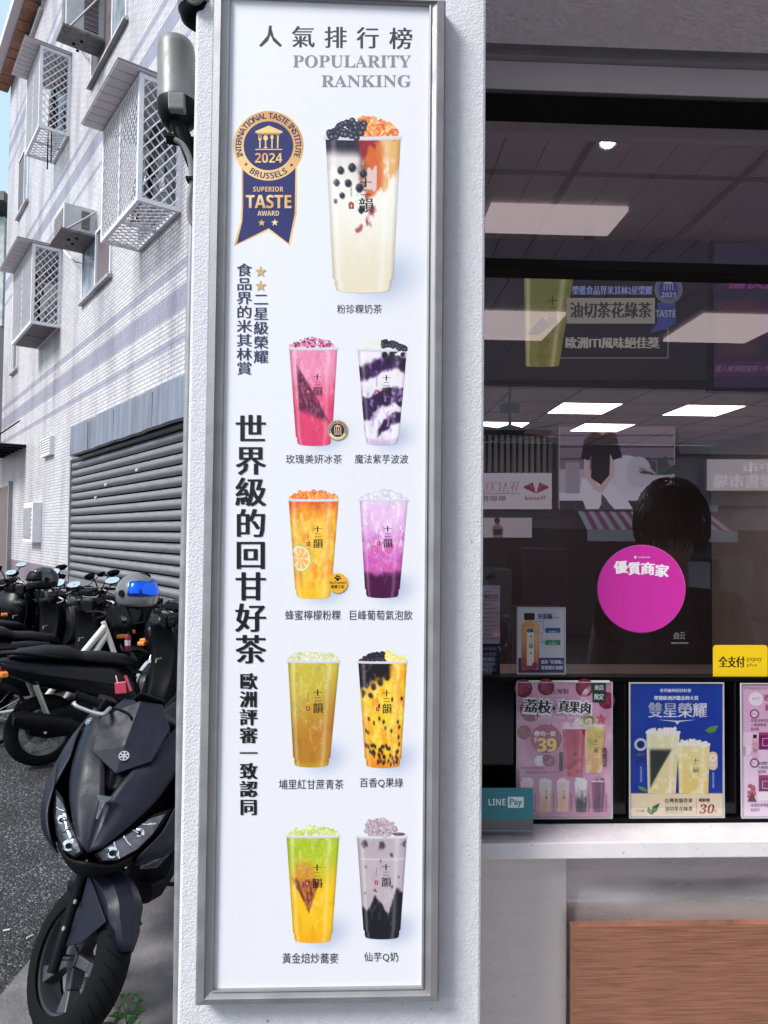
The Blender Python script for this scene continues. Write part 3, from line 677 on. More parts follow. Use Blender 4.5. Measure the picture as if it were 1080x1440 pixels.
# window wall: frame bars, transom panel, panes, black lower panel
win = empty('shop_window', (PX1, GY, 1.2), 0, 'wide black framed shop window with a serving counter below', 'window')
def ybar(y0, y1, Y, dz0=0): return on_y(683, y1, Y).z, on_y(683, y0, Y).z
za, zb = ybar(60, 82, 1.60); mb = MB(); mb.box((X0, 1.585, za), (X1, 1.66, ZS+.03)); mb.build('head_strip', M['alu_dark'], win, ws=True)
za1, _ = ybar(82, 130, GY); mb = MB(); mb.box((X0, 1.605, za1), (X1, 1.66, za-.001)); mb.build('transom_panel', M['panel_dim'], win, ws=True)
b1 = ybar(130, 149, 1.59); b2 = ybar(362, 377, 1.59)
for (a, b_) in (b1, b2): mb = MB(); mb.box((X0, 1.59, a), (X1, 1.65, b_)); mb.build('frame_bar', M['black'], win, ws=True, bevel=.002)
zl = on_y(800, 953, 1.6).z; ZC = on_y(800, 1156, 1.61).z
mb = MB(); mb.box((X0, 1.607, zl-.01), (X1, 1.65, zl)); mb.build('frame_bar', M['black'], win, ws=True)
mb = MB(); mb.box((X0, 1.612, ZC), (X1, 1.65, zl-.012)); mb.build('lower_panel', M['blackpanel'], win, ws=True)
mb = MB(); mb.box((X0, 1.60, ZC), (X1, 1.611, ZC+.012)); mb.build('bottom_track', M['black'], win, ws=True)
for (a, b_) in ((b2[1], b1[0]), (zl, b2[0])):
    mb = MB(); mb.grid([[Vector((X0, GY, a)), Vector((X1, GY, a))], [Vector((X0, GY, b_)), Vector((X1, GY, b_))]]); mb.build('pane', M['glass'], win, ws=True)
# counter and what is under it
zc1 = on_y(800, 1209, 1.50).z; YCF = 1.503
ct = empty('serving_counter', (PX1, 1.5, 0), 0, 'speckled white stone counter ledge over steel and wood panels', 'counter')
mb = MB(); mb.box((X0, YCF, zc1), (X1, 1.66, ZC)); mb.build('counter_top', M['stone'], ct, ws=True, bevel=.002)
xs = on_y(797, 1300, 1.54).x
mb = MB(); mb.box((X0, 1.54, 0), (xs, 1.60, zc1-.001)); mb.build('steel_side_panel', M['steel'], ct, ws=True, bevel=.0015)
ztw = on_y(900, 1301.5, 1.505).z
prof = [(1.645, zc1-.001), (1.615, zc1-.05), (1.58, ztw+.04), (1.565, ztw-.02), (1.565, ztw-.3)]
mb = MB(); mb.grid([[Vector((xs+.001, y, z)) for y, z in crom(prof, 4)], [Vector((X1, y, z)) for y, z in crom(prof, 4)]]); mb.build('steel_apron', M['steel_apron'], ct, ws=True, smooth=60)
mb = MB(); mb.box((xs+.002, 1.505, .05), (X1, 1.525, ztw)); mb.build('wood_panel', M['wood'], ct, ws=True, bevel=.001)
mb = MB(); mb.box((xs, 1.57, .0), (X1, 1.67, ztw-.12)); mb.build('dark_base', M['dark'], ct, ws=True)

# ---------------- interior
M['panel_brown'] = mat('brown slat', (.16, .13, .135), .6)
room = empty('shop_interior', (PX1, 1.7, 0), 0, 'dim shop interior behind the glass with tiled ceiling', 'room')
ZI = H+1.27; RX1, RY1 = 4.9, 9.6
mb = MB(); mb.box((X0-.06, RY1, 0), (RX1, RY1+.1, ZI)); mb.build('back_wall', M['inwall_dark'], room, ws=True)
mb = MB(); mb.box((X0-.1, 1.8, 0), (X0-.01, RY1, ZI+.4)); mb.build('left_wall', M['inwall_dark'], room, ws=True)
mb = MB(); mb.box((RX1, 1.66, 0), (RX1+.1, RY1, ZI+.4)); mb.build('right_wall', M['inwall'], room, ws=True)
mb = MB(); mb.box((X0, 1.66, .005), (RX1, RY1, .02)); mb.build('interior_floor', M['inwall'], room, ws=True)
mb = MB(); mb.box((X0, 1.66, ZI+.1), (RX1, RY1, ZI+.15)); mb.build('ceiling_slab', M['dark'], room, ws=True)
zv = on_y(683, 186, 1.9).z
mb = MB(); mb.box((X0, 1.9, zv), (RX1, 1.93, ZI+.1)); mb.build('valance', M['panel_dim'], room, ws=True)
gx = on_y(805, 220, 2.42).x; gy0 = 2.42; gp = .6
xsL = [gx+gp*k for k in range(-2, 8) if X0 < gx+gp*k < RX1]; ysL = [gy0+gp*k for k in range(-1, 13) if 1.7 < gy0+gp*k < RY1]
LEDS = []
for (px, py) in ((822, 568), (1005, 572), (698, 599), (835, 601)):
    p = None; r = ray(px, py); p = CP+r*((ZI-H)/r.z); LEDS.append((p.x, p.y))
XE = [gx+gp*k for k in range(-1, 8)]; YE = [gy0+gp*k for k in range(-2, 13)]
ledcells = set()
for (x, y) in LEDS:
    ledcells.add((int(math.floor((x-gx)/gp)), int(math.floor((y-gy0)/gp))))
for i in range(-1, 7):
    for j in range(-2, 12):
        x0, x1 = max(gx+gp*i, X0), min(gx+gp*(i+1), RX1); y0, y1 = max(gy0+gp*j, 1.66), min(gy0+gp*(j+1), RY1)
        if x1-x0 < .05 or y1-y0 < .05 or (i, j) in ledcells: continue
        mb = MB(); mb.box((x0+.013, y0+.013, ZI), (x1-.013, y1-.013, ZI+.012)); mb.build('ceiling_tile', M['ceil'], room, ws=True)
gr = MB()
for x in XE:
    if X0 < x < RX1: gr.box((x-.013, 1.66, ZI-.005), (x+.013, RY1, ZI+.01))
for y in YE:
    if 1.66 < y < RY1: gr.box((X0, y-.013, ZI-.004), (RX1, y+.013, ZI+.009))
go = gr.build('ceiling_grid', M['grid'], room, ws=True); tag(go, kind='stuff')
names_led = ['left one of the two nearer square ceiling light panels inside the shop', 'right one of the two nearer square ceiling light panels, beside the lit wall', 'far square ceiling light panel beside the pillar edge', 'far square ceiling light panel behind the poster reflection']
for k, (i, j) in enumerate(sorted(ledcells, key=lambda c: (c[1], c[0]))):
    x0, y0 = gx+gp*i, gy0+gp*j
    mb = MB(); mb.box((x0+.02, y0+.02, ZI-.006), (x0+gp-.02, y0+gp-.02, ZI+.01)); o = mb.build('ceiling_light', M['led'])
    tag(o, names_led[k % 4], 'ceiling light', 'square light panels in the shop ceiling')
# track spot
p = CP+ray(855, 213)*1; r = ray(855, 213); p = CP+r*((ZI-.10-H)/r.z)
sp_ = empty('spot_light', (p.x, p.y, ZI), 0, 'small round spot lamp shining from the shop ceiling', 'spotlight')
mb = MB(); mb.tube([Vector((p.x, p.y, ZI)), Vector((p.x, p.y, ZI-.03))], .012, 8); mb.build('stem', M['black'], sp_, ws=True)
ax = (CP-p).normalized(); ax = Vector((ax.x*.6, ax.y*.6, -.8)).normalized()
mb = MB(); mb.tube([p-ax*.06+Vector((0, 0, .04)), p+Vector((0, 0, .03))], [.022, .028], 14); mb.build('housing', M['alu_dark'], sp_, ws=True, smooth=40)
mb = MB(); mb.tube([p+Vector((0, 0, .031)), p+ax*.004+Vector((0, 0, .03))], .019, 14); mb.build('lamp', M['spot'], sp_, ws=True)

# ceiling fan
fx = on_y(717, 575, 5.2)
fn = empty('ceiling_fan', (fx.x, 5.2, ZI), 0, 'dark ceiling fan hanging near the pillar inside the shop', 'fan')
mb = MB(); mb.tube([Vector((fx.x, 5.2, ZI)), Vector((fx.x, 5.2, on_y(717, 604, 5.2).z))], .012, 8); mb.build('rod', M['black'], fn, ws=True)
zf = on_y(717, 604, 5.2).z
mb = MB(); mb.lathe([(0, fx.z-.03), (.07, fx.z-.02), (.08, fx.z+.03), (0, fx.z+.05)], (fx.x, 5.2, 0), n=16); mb.build('canopy', M['black'], fn, ws=True, smooth=50)
mb = MB(); mb.lathe([(0, zf-.06), (.1, zf-.05), (.12, zf), (0, zf+.04)], (fx.x, 5.2, 0), n=16); mb.build('motor', M['black'], fn, ws=True, smooth=50)
for k in range(4):
    a = k*PI/2+.5; d = Vector((math.cos(a), math.sin(a), 0)); e = Vector((-math.sin(a), math.cos(a), .25)); c = Vector((fx.x, 5.2, zf-.03))
    mb = MB(); mb.hexa([c+d*.1-e*.05, c+d*.45-e*.07, c+d*.45+e*.07, c+d*.1+e*.05], [c+d*.1-e*.05+Vector((0, 0, .008)), c+d*.45-e*.07+Vector((0, 0, .008)), c+d*.45+e*.07+Vector((0, 0, .008)), c+d*.1+e*.05+Vector((0, 0, .008))]); mb.build('blade', M['black'], fn, ws=True)
# back counters, machines and cups inside
bc = empty('work_counter', (1.2, 3.0, 0), 0, 'dark steel work counter behind the shop window', 'counter')
mb = MB(); mb.box((.45, 3.0, .86), (3.2, 3.6, .90)); mb.build('work_top', M['rust'], bc, ws=True, bevel=.004)
mb = MB(); mb.box((.48, 3.03, .02), (3.17, 3.57, .859)); mb.build('cabinet', M['blackplastic'], bc, ws=True)

# ================================================================== ACROSS THE STREET (seen mirrored in the glass)
YS = -9.5
mb = MB(); mb.box((PX1+.1, -3.6, 3.18+.05), (9, 1.30, 3.6)); tag(mb.build('arcade_ceiling', M['arcade_white']), 'ribbed grey arcade ceiling over the pavement in front of the shop', 'ceiling')
ac = empty('ceiling_strips', (PX1, 1.3, 3.2), 0, 'long grey metal strips lining the arcade ceiling', 'ceiling strips')
x = PX1+.12
while x < 6.5:
    mb = MB(); mb.box((x, -3.55, 3.19), (x+.155, 1.28, 3.225)); mb.build('strip', M['arcade_white'], ac, ws=True); x += .16
for k, (px, py, wd, dp) in enumerate(((776, 308, .6, .26), (716, 458, .6, .6), (1020, 462, .6, .6))):
    r = ray(px, py); d = CP+r*((3.18-H)/r.z); x, y = d.x, 2*GY-d.y
    mb = MB(); mb.box((x-wd/2, y-dp/2, 3.165), (x+wd/2, y+dp/2, 3.185)); o = mb.build('arcade_light', M['led_out']); tag(o, ['narrow arcade ceiling light panel nearest the window', 'arcade ceiling light panel mirrored beside the pillar', 'arcade ceiling light panel mirrored over the purple screen'][k], 'ceiling light', 'light panels in the arcade ceiling')
sb_ = empty('street_building', (4, YS, 0), 0, 'brown shop building across the street, mirrored in the glass', 'building')
mb = MB(); mb.box((-1, YS-1, 0), (14, YS-.02, 9)); mb.build('wall', M['facade'], sb_, ws=True)
def rq(x0, y0, x1, y1, Y):
    a, b_ = refl(x0, y0, Y), refl(x1, y1, Y); return a.x, b_.x, b_.z, a.z
for (x0, y0, x1, y1, mt_n, nm) in ((676, 742, 1090, 900, 'inwall_dark', 'shop_opening'), (676, 604, 775, 668, 'inwall_dark', 'dark_upper_panel'), (640, 718, 776, 728, 'alu_dark', 'fascia'), (950, 696, 1100, 712, 'alu', 'canopy_edge'), (955, 604, 1100, 640, 'facade', 'fascia')):
    a, b_, c, d = rq(x0, y0, x1, y1, YS+.1); mb = MB(); mb.box((a, YS-.015, c), (b_, YS+.1, d)); mb.build(nm, M[mt_n], sb_, ws=True)
x = refl(676, 604, YS).x
while x < refl(775, 604, YS).x:
    a = refl(700, 612, YS+.15).z; b_ = refl(700, 664, YS+.15).z; mb = MB(); mb.box((x, YS+.1, b_), (x+.06, YS+.15, a)); mb.build('slat', M['inwall'], sb_, ws=True); x += .11
def rmap(px, py, Y): return refl(px, py, Y)
def rsign(name, x0, y0, x1, y1, Y, col, label, cat):
    a, b_, c, d = rq(x0, y0, x1, y1, Y); e_ = empty(name, (a, Y, c), 0, label, cat)
    mb = MB(); mb.box((a, Y-.12, c), (b_, Y-.002, d)); mb.build('board', M['acbody'], e_, ws=True)
    P = Printer(e_, Y, M['print_glow'], step=.001, mapf=rmap, face=1); P.rect(x0, y0, x1, y1, col); return P
P = rsign('shop_sign', 655, 665, 776, 716, YS+.3, (226, 212, 218), 'white lingerie shop sign board across the street, mirrored beside the pillar', 'sign')
def rtext(P, st, box, col, **k):           # reads the right way round from the shop, so mirrored in the glass
    x0, y0, x1, y1 = box; f0 = P.mapf; P.mapf = lambda px, py, Y: f0(x0+x1-px, py, Y); o = P.text(st, box, col, **k); P.mapf = f0; return o
rtext(P, SE('WACOAL'), (662, 677, 731, 692), (96, 50, 76)); rtext(P, '華歌爾', (676, 697, 712, 705), (96, 50, 76))
rtext(P, SE('Wacoal'), (738, 697, 768, 703), (150, 40, 80))
for dx, sgn in ((0, -1), (0, 1)):
    for k in range(3): P.poly([(754, 694), (754+sgn*(5+5*k), 678+2*k), (754+sgn*(9+4.5*k), 680+3*k)], (150, 40, 80))
P.line((662, 694), (731, 694), .8, (150, 110, 130))
P = rsign('shop_sign', 994, 646, 1130, 690, YS+.3, (222, 210, 208), 'pale market sign board across the street, mirrored at the right', 'sign')
rtext(P, '中市', (1044, 650, 1090, 664), (250, 246, 244), smear=1.5); rtext(P, '零售市場', (1004, 667, 1090, 686), (250, 246, 244), smear=1.5)
P = rsign('shop_poster', 674, 728, 748, 756, YS+.25, (205, 190, 196), 'small lingerie poster under the sign across the street', 'poster')
P.poly([(694, 756), (692, 742), (697, 736), (694, 731), (699, 727.5), (704, 731), (702, 737), (708, 742), (707, 756)], (150, 110, 115)); P.disc(699, 732, 4, 4.5, (70, 50, 55)); P.rect(694, 744, 706, 752, (60, 45, 55))
# big clothing poster with a seated figure
P = rsign('clothing_poster', 786, 600, 949, 716, YS+.35, (196, 184, 196), 'large photo poster of a seated person in a dark shirt, mirrored in the glass', 'poster')
P.rect(787, 601, 948, 660, (92, 78, 92))
for k, (a, b_) in enumerate(((600, 611), (613.5, 627), (629.5, 644), (646.5, 660))): P.rect(787, a, 948, b_, (158-6*k, 140-6*k, 154-6*k))
P.disc(880, 672, 30, 32, (226, 218, 226)); P.disc(898, 664, 18, 22, (210, 200, 212)); P.rect(787, 693, 948, 704, (232, 222, 230)); P.rect(787, 704, 948, 716, (70, 58, 68))
P.rect(795, 650, 815, 694, (176, 160, 172))
P.poly([(818, 672), (838, 678), (860, 680), (880, 700), (890, 716), (864, 716), (850, 700), (842, 716), (824, 716), (816, 694)], (236, 228, 236)); P.poly([(846, 694), (853, 702), (862, 716), (845, 716)], (96, 84, 96))
P.poly([(822, 632), (830, 634), (829, 660), (842, 684), (836, 690), (821, 668)], (222, 192, 190)); P.poly([(864, 640), (858, 636), (856, 664), (842, 686), (850, 690), (864, 668)], (222, 192, 190)); P.disc(844, 688, 6, 5, (222, 192, 190))
P.poly([(832, 609), (840, 606), (856, 606), (866, 611), (875, 643), (862, 647), (858, 638), (857, 668), (845, 682), (831, 672), (832, 640), (828, 648), (817, 644), (822, 618)], (50, 42, 50))
P.poly([(838, 598), (839, 607), (847, 612), (856, 606), (856, 598)], (216, 186, 184))
P.disc(926, 694, 20, 26, (214, 200, 214))
for k in range(26):
    a = random.uniform(0, PI); l_ = random.uniform(14, 34); x, y = 926+l_*math.cos(a), 666-l_*.75*math.sin(a)
    P.poly([(924, 668), (x-2, y-3), (x+4, y+1)], (86+random.randint(-20, 20), 92, 90))
# striped awning
aw = empty('striped_awning', tuple(refl(870, 740, YS+1.2)), 0, 'pink and white striped awning over a shop across the street', 'awning')
xa0, xa1 = refl(812, 726, YS+.2).x, refl(1000, 726, YS+.2).x; za_, zb_ = refl(900, 719, YS+.2).z, refl(900, 747, YS+1.8).z
na = 26; xo0, xo1 = refl(826, 748, YS+1.8).x, refl(1036, 748, YS+1.8).x
m_pink = mat('faded pink canvas', (.50, .10, .20), .8); m_wht = mat('white canvas', (.75, .72, .74), .8)
for k in range(na):
    f0, f1 = k/na, (k+1)/na; mb = MB()
    A0, A1 = Vector((xa0+(xa1-xa0)*f0, YS+.2, za_)), Vector((xa0+(xa1-xa0)*f1, YS+.2, za_)); B0, B1 = Vector((xo0+(xo1-xo0)*f0, YS+1.8, zb_)), Vector((xo0+(xo1-xo0)*f1, YS+1.8, zb_))
    up = Vector((0, 0, .015)); mb.hexa([A0, A1, B1, B0], [A0+up, A1+up, B1+up, B0+up]); mb.build('stripe', m_pink if k % 2 else m_wht, aw, ws=True)
mb = MB(); mb.box((xo0, YS+1.8, zb_-.16), (xo1, YS+1.83, zb_+.02)); mb.build('valance', m_wht, aw, ws=True)
mb = MB(); mb.box((xa0-.1, YS+.1, za_), (xa1+.1, YS+.25, za_+.12)); mb.build('roller_box', m_wht, aw, ws=True)
# goods and lamps under the awning, dark
for k, (x0, y0, x1, y1, mt_n) in enumerate(((1012, 785, 1060, 840, 'bodygrey'), (688, 800, 720, 850, 'bodygrey'), (735, 770, 800, 815, 'bodymaroon'), (960, 790, 1000, 830, 'acbody'))):
    a, b_, c, d = rq(x0, y0, x1, y1, YS+1.0); e_ = MB(); e_.box((a, YS+.2, 0), (b_, YS+1.0, d)); o = e_.build('display_stand', M[mt_n], bevel=.03)
    tag(o, ['grey display stand under the awning, mirrored at the right', 'grey display stand mirrored beside the pillar', 'maroon display stand mirrored left of the awning', 'pale display stand mirrored below the right end of the awning'][k], 'display stand')

# ================================================================== THE TALL DRINKS SIGN
YP = 1.354
sg = empty('drinks_sign', (on_y(450, 1412, 1.37).x, 1.38, on_y(450, 1412, 1.35).z), 0, 'tall aluminium framed light box sign picturing nine ranked drinks, on the stucco pillar', 'sign')
ol, or_, ot, ob = on_y(287, 700, 1.347).x, on_y(622, 700, 1.347).x, on_y(450, -6, 1.347).z, on_y(450, 1411.5, 1.347).z
il, ir, it, ib = on_y(312, 700, 1.352).x, on_y(598, 700, 1.352).x, on_y(460, 3, 1.352).z, on_y(450, 1388.5, 1.352).z
def rail(a_out, b_out, b_in, a_in):
    """mitred rail: outer edge a-b, inner edge"""
    def lerp(p, q, t): return (p[0]+(q[0]-p[0])*t, p[1]+(q[1]-p[1])*t)
    prof = [(0, 1.379), (0, 1.349), (.10, 1.345), (.50, 1.343), (.56, 1.346), (.86, 1.350), (.9, 1.3465), (1, 1.3475), (1, 1.379)]
    mb = MB(); mb.grid([[Vector((*[lerp(a_out, a_in, t)[0]], y, lerp(a_out, a_in, t)[1])) for t, y in prof], [Vector((lerp(b_out, b_in, t)[0], y, lerp(b_out, b_in, t)[1])) for t, y in prof]])
    mb.build('frame_rail', M['alu'], sg, ws=True)
rail((ol, ob), (ol, ot), (il, it), (il, ib)); rail((ol, ot), (or_, ot), (ir, it), (il, it)); rail((or_, ot), (or_, ob), (ir, ib), (ir, it)); rail((or_, ob), (ol, ob), (il, ib), (ir, ib))
P = Printer(sg, YP, M['print_sign'])
PAPER = A(234, 235, 243)
CUPS = [  # rim left, rim right, rim y, base left, base right, base y, style
    (455, 566, 192, 468, 553, 412, 'milk'), (405, 476, 489, 416, 467, 627, 'rose'), (501, 574, 491, 513, 561, 626, 'taro'),
    (404, 478, 702, 415, 466, 842, 'orange'), (504, 575, 702, 513, 562, 841, 'grape'), (403, 479, 929, 412, 464, 1079, 'tea'),
    (502, 574, 930, 513, 564, 1080, 'passion'), (401, 479, 1175, 412, 467, 1326, 'wheat'), (500, 574, 1176, 511, 563, 1321, 'grey')]
def paper(u, v):
    x = 296+u*308; y = -4+v*1400; c = np.tile(PAPER, (len(u), 1))
    for (a, b_, ry, bl, br, by, st) in CUPS:
        w_ = br-bl; cx = (bl+br)/2
        d = np.exp(-(((x-cx-w_*.30-(by-y)*.10)/(w_*.52))**2+((y-by+w_*.18)/(w_*.36))**2)**1.3); c = mix(c, A(178, 190, 214), np.clip(d*.85, 0, 1))
    return c
Vx = lambda u, v: (296+u*308, -4+v*1400)
il2, ir2 = il-.004, ir+.004
def panel_map(u, v):
    return u, v
# paper panel, straight rectangle behind the frame
nu, nv = 100, 430; pts3, cs = [], []
U, V_ = np.meshgrid(np.linspace(0, 1, nu+1), np.linspace(0, 1, nv+1)); U, V_ = U.ravel(), V_.ravel()
xx = il2+(ir2-il2)*U; zz = (it+.004)+((ib-.004)-(it+.004))*V_
pxy = np.array([proj((a, YP, b_)) for a, b_ in zip(xx, zz)])
c = np.tile(PAPER, (len(U), 1))
for (a, b_, ry, bl, br, by, st) in CUPS:
    w_ = br-bl; cx = (bl+br)/2
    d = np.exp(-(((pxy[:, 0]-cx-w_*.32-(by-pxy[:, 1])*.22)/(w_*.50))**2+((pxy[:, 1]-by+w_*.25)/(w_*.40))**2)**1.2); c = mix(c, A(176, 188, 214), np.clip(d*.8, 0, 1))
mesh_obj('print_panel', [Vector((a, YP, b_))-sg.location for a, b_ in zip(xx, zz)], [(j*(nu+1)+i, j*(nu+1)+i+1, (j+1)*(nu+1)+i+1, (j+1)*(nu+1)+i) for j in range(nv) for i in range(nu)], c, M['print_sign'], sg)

def cup_color(style, u, v):
    """u -1..1 across, v 0 rim .. 1 base"""
    n1 = fbm(u*3+7, v*7+3, 3); n2 = fbm(u*6+1, v*13+9, 8, 3); n3 = fbm(u*12+4, v*24+2, 12, 2)
    if style == 'milk':
        c = mix(A(244, 241, 232), A(232, 222, 200), sstep(.5, 1, v+.15*n2)); e = .31+.10*np.sin(u*3+1)+.18*(n1-.5)
        top = mix(A(34, 30, 50), A(214, 104, 42), sstep(-.18, .2, u+.5*(n1-.5))); top = mix(top, A(232, 178, 110), sstep(.35, .75, u+.5*(n2-.5)))
        top = mix(top, A(150, 26, 48), (sstep(.55, .62, n2)*sstep(-.3, 0, u)*(1-sstep(.35, .5, u)))*.9)
        top = mix(top, A(240, 234, 230), sstep(.06, .15, v)*(1-sstep(-.30, .12, u+.3*(n2-.5)))*.95); top = mix(top, A(244, 236, 226), sstep(.54, .62, n2)*sstep(.12, .2, v)*.8)
        c = mix(top, c, sstep(e-.04, e+.03, v+.12*(n3-.5)))
        for (du, dv, r_) in ((-.62, .22, .1), (-.3, .2, .11), (-.75, .3, .09), (-.42, .3, .1), (-.1, .33, .11), (-.6, .38, .08), (.02, .24, .1), (-.35, .44, .08), (-.05, .47, .09), (-.8, .42, .06)):
            d = np.hypot((u-du), (v-dv)*3.6)/r_; c = mix(c, mix(A(26, 26, 42), A(90, 90, 112), np.exp(-((u-du+.03)**2+((v-dv)*3.6+.04)**2)/.0012)), (1-sstep(.85, 1.1, d)))
        for (du, dv) in ((.15, .52), (.3, .46), (-.1, .58)):
            d = np.hypot(u-du+.25*(n2-.5), (v-dv)*3.2+.35*(n1-.5)); c = mix(c, A(150, 34, 56), (1-sstep(.09, .17, d+.10*n3))*.8)
    elif style == 'rose':
        c = mix(A(238, 140, 178), A(226, 66, 112), sstep(.2, .62, v+.12*(n1-.5))); c = mix(c, A(246, 172, 200), sstep(.55, .7, n2)*(1-sstep(.4, .6, v))*.5)
        d = np.maximum((v-.66-.08*(u+.3)), np.maximum((u+.62)*.0-(u+.72), (u+.62)-(v-.26)*2.6-.1)); c = mix(c, mix(A(84, 22, 62), A(146, 52, 92), sstep(.4, .7, n3)), 1-sstep(-.03, .05, d))
    elif style == 'taro':
        wv = v+.06*np.sin(u*2.4+.6)+.10*(n1-.5)
        c = A(238, 232, 242)*np.ones((len(u), 1)); dk = mix(A(46, 20, 66), A(120, 74, 150), sstep(.60, .72, n2))
        k1 = sstep(.10, .15, wv)*(1-sstep(.24, .29, wv)); k2 = sstep(.43, .47, wv)*(1-sstep(.60, .64, wv)); k3 = sstep(.55, .6, wv-.16*u)*(1-sstep(.66, .7, wv-.16*u))*sstep(-.9, -.5, u)*0; k4 = sstep(.79, .83, wv+.12*u)*(1-sstep(.90, .93, wv+.12*u))*sstep(-.35, -.1, u)
        k5 = sstep(.58, .62, wv)*(1-sstep(.68, .72, wv))*(1-sstep(-.6, -.3, u))
        c = mix(c, dk, np.clip(k1+k2+k4+k5, 0, 1)); c = mix(c, A(176, 150, 200), sstep(.6, .66, n2)*sstep(.3, .5, v)*.55)
        c = mix(c, A(196, 172, 216), sstep(.92, .97, v)*.7)
        for (du, dv, r_) in ((.1, .06, .13), (.4, .05, .12), (.65, .1, .12), (.3, .12, .12), (.85, .06, .1), (.8, .17, .08), (.95, .13, .08), (.55, .02, .1)):
            d = np.hypot(u-du, (v-dv)*3.6)/r_; c = mix(c, A(24, 22, 34), 1-sstep(.85, 1.15, d))
    elif style == 'orange':
        c = mix(A(250, 196, 62), A(246, 152, 40), sstep(.38, .62, n1)*.8); c = mix(c, A(252, 214, 92), sstep(.5, .7, n2)*.7); c = mix(c, A(232, 96, 36), (1-sstep(.02, .22, v+.3*(n1-.5)))*.95)
        c = mix(c, A(252, 206, 50), sstep(.75, .95, v)*.8)
        d = np.hypot((u+.62), (v-.60)*3.5*1.05); a = np.arctan2((v-.60)*3.6, u+.62); c = mix(c, A(176, 196, 70), 1-sstep(.50, .53, d)); c = mix(c, A(250, 240, 200), 1-sstep(.45, .47, d))
        c = mix(c, mix(A(246, 178, 92), A(252, 226, 170), sstep(.75, .95, np.abs(np.cos(a*4)))), 1-sstep(.39, .41, d))
    elif style == 'grape':
        c = mix(A(236, 196, 238), A(206, 92, 186), sstep(.12, .66, v+.2*(n1-.5))); c = mix(c, A(246, 220, 246), sstep(.56, .66, n2)*(1-sstep(.45, .6, v))*.7)
        for (du, dv, r_) in ((-.4, .52, .26), (.35, .50, .26), (0, .66, .24), (.5, .68, .22), (-.45, .72, .2)):
            d = np.maximum(np.abs((u-du)+.3*(v-dv)*3.6+.12*(n2-.5)), np.abs((v-dv)*3.6-.3*(u-du)+.12*(n3-.5)))/r_; c = mix(c, A(240, 150, 210), (1-sstep(.9, 1.0, d))*.6); c = mix(c, A(196, 60, 150), (1-sstep(.7, .9, d))*.5)
        c = mix(c, A(74, 12, 62), sstep(.72, .80, v+.10*(n1-.5)))
        c = mix(c, A(255, 245, 255), sstep(.78, .84, n3)*(1-sstep(.6, .7, v))*.8)
    elif style == 'tea':
        c = mix(A(206, 186, 66), A(186, 126, 40), sstep(.1, .75, v+.4*(u*.3)+.15*(n1-.5))); c = mix(c, A(204, 150, 66), sstep(.2, .5, u)*(1-sstep(.55, .8, u))*.5*sstep(.4, .8, v)); c = mix(c, A(222, 214, 120), sstep(.6, .75, n2)*(1-sstep(.2, .4, v))*.5)
        c = mix(c, A(206, 176, 40), sstep(.93, 1, v)*.6)
    elif style == 'passion':
        c = mix(A(250, 206, 50), A(246, 168, 32), sstep(.4, .65, n1)); c = mix(c, A(254, 228, 110), sstep(.58, .72, n2)*.7); c = mix(c, A(240, 130, 40), sstep(.80, 1, v+.2*(n2-.5))*.8)
        rs = np.random.RandomState(4)
        for q in range(62):
            du, dv = rs.uniform(-.9, .9), rs.choice([rs.uniform(.78, .97), rs.uniform(.3, .97)], p=[.6, .4]); d = np.hypot(u-du, (v-dv)*2.6); c = mix(c, A(54, 28, 20), (1-sstep(.035, .075, d)))
        e = (1-sstep(.14, .2, v+.18*(n1-.5)+.10*(u)))*(1-sstep(.2, .45, u)); c = mix(c, A(30, 22, 30), e)
        for (du, dv, r_) in ((-.7, .22, .12), (-.4, .24, .12), (-.1, .2, .12), (.2, .15, .12), (-.55, .32, .1), (-.85, .3, .1)):
            d = np.hypot(u-du, (v-dv)*3.6)/r_; c = mix(c, A(48, 32, 34), 1-sstep(.85, 1.15, d))
    elif style == 'wheat':
        c = mix(A(176, 198, 44), A(248, 196, 30), sstep(.12, .55, v+.15*(n1-.5))); c = mix(c, A(250, 172, 26), sstep(.75, 1, v)*.7); c = mix(c, A(212, 220, 110), sstep(.6, .7, n2)*(1-sstep(.2, .3, v))*.6)
        d = np.hypot(u+.35, (v-.40)*3.0); c = mix(c, A(214, 140, 44), (1-sstep(.3, .62, d))*.85)
        dd = np.maximum(-(v-.42)*1.4+.0*(u), np.abs(u+.28-(v-.42)*.35)-(.72-v)*1.9); c = mix(c, mix(A(122, 52, 24), A(190, 112, 60), sstep(.45, .65, n3)), 1-sstep(-.03, .05, dd))
    else:
        c = mix(A(196, 182, 190), A(178, 164, 176), n1); e = .66+.07*np.sin(u*6)+.10*(n2-.5)-.08*sstep(.3, .7, u); c = mix(c, mix(A(22, 22, 32), A(64, 62, 76), sstep(.62, .72, n2)*.6), sstep(e-.02, e+.02, v))
        for (du, dv, r_) in ((-.7, .08, .14), (.0, .1, .16), (.42, .18, .1), (.9, .08, .12), (-.05, .24, .08), (-.7, .3, .05), (-.3, .52, .06), (.5, .5, .07), (-.8, .55, .06), (.2, .42, .05), (.75, .4, .05)):
            d = np.hypot(u-du+.16*(n3-.5), (v-dv)*3.4+.16*(n2-.5))/r_; c = mix(c, A(64, 50, 62), (1-sstep(.55, 1.1, d))*.85)
        c = mix(c, A(220, 212, 222), (1-sstep(.0, .012, np.abs(v-.225)))*.7)
    w1 = fbm(u*2.2+n1*2+3, v*6+n2*2, 21, 4); rid = 1-np.clip(np.abs(w1-.5)/.035, 0, 1); c = mix(c, A(255, 250, 246), rid*(.30 if style in ('grape', 'orange', 'tea', 'rose', 'wheat', 'passion') else .12)*(1-sstep(.75, .95, v)))
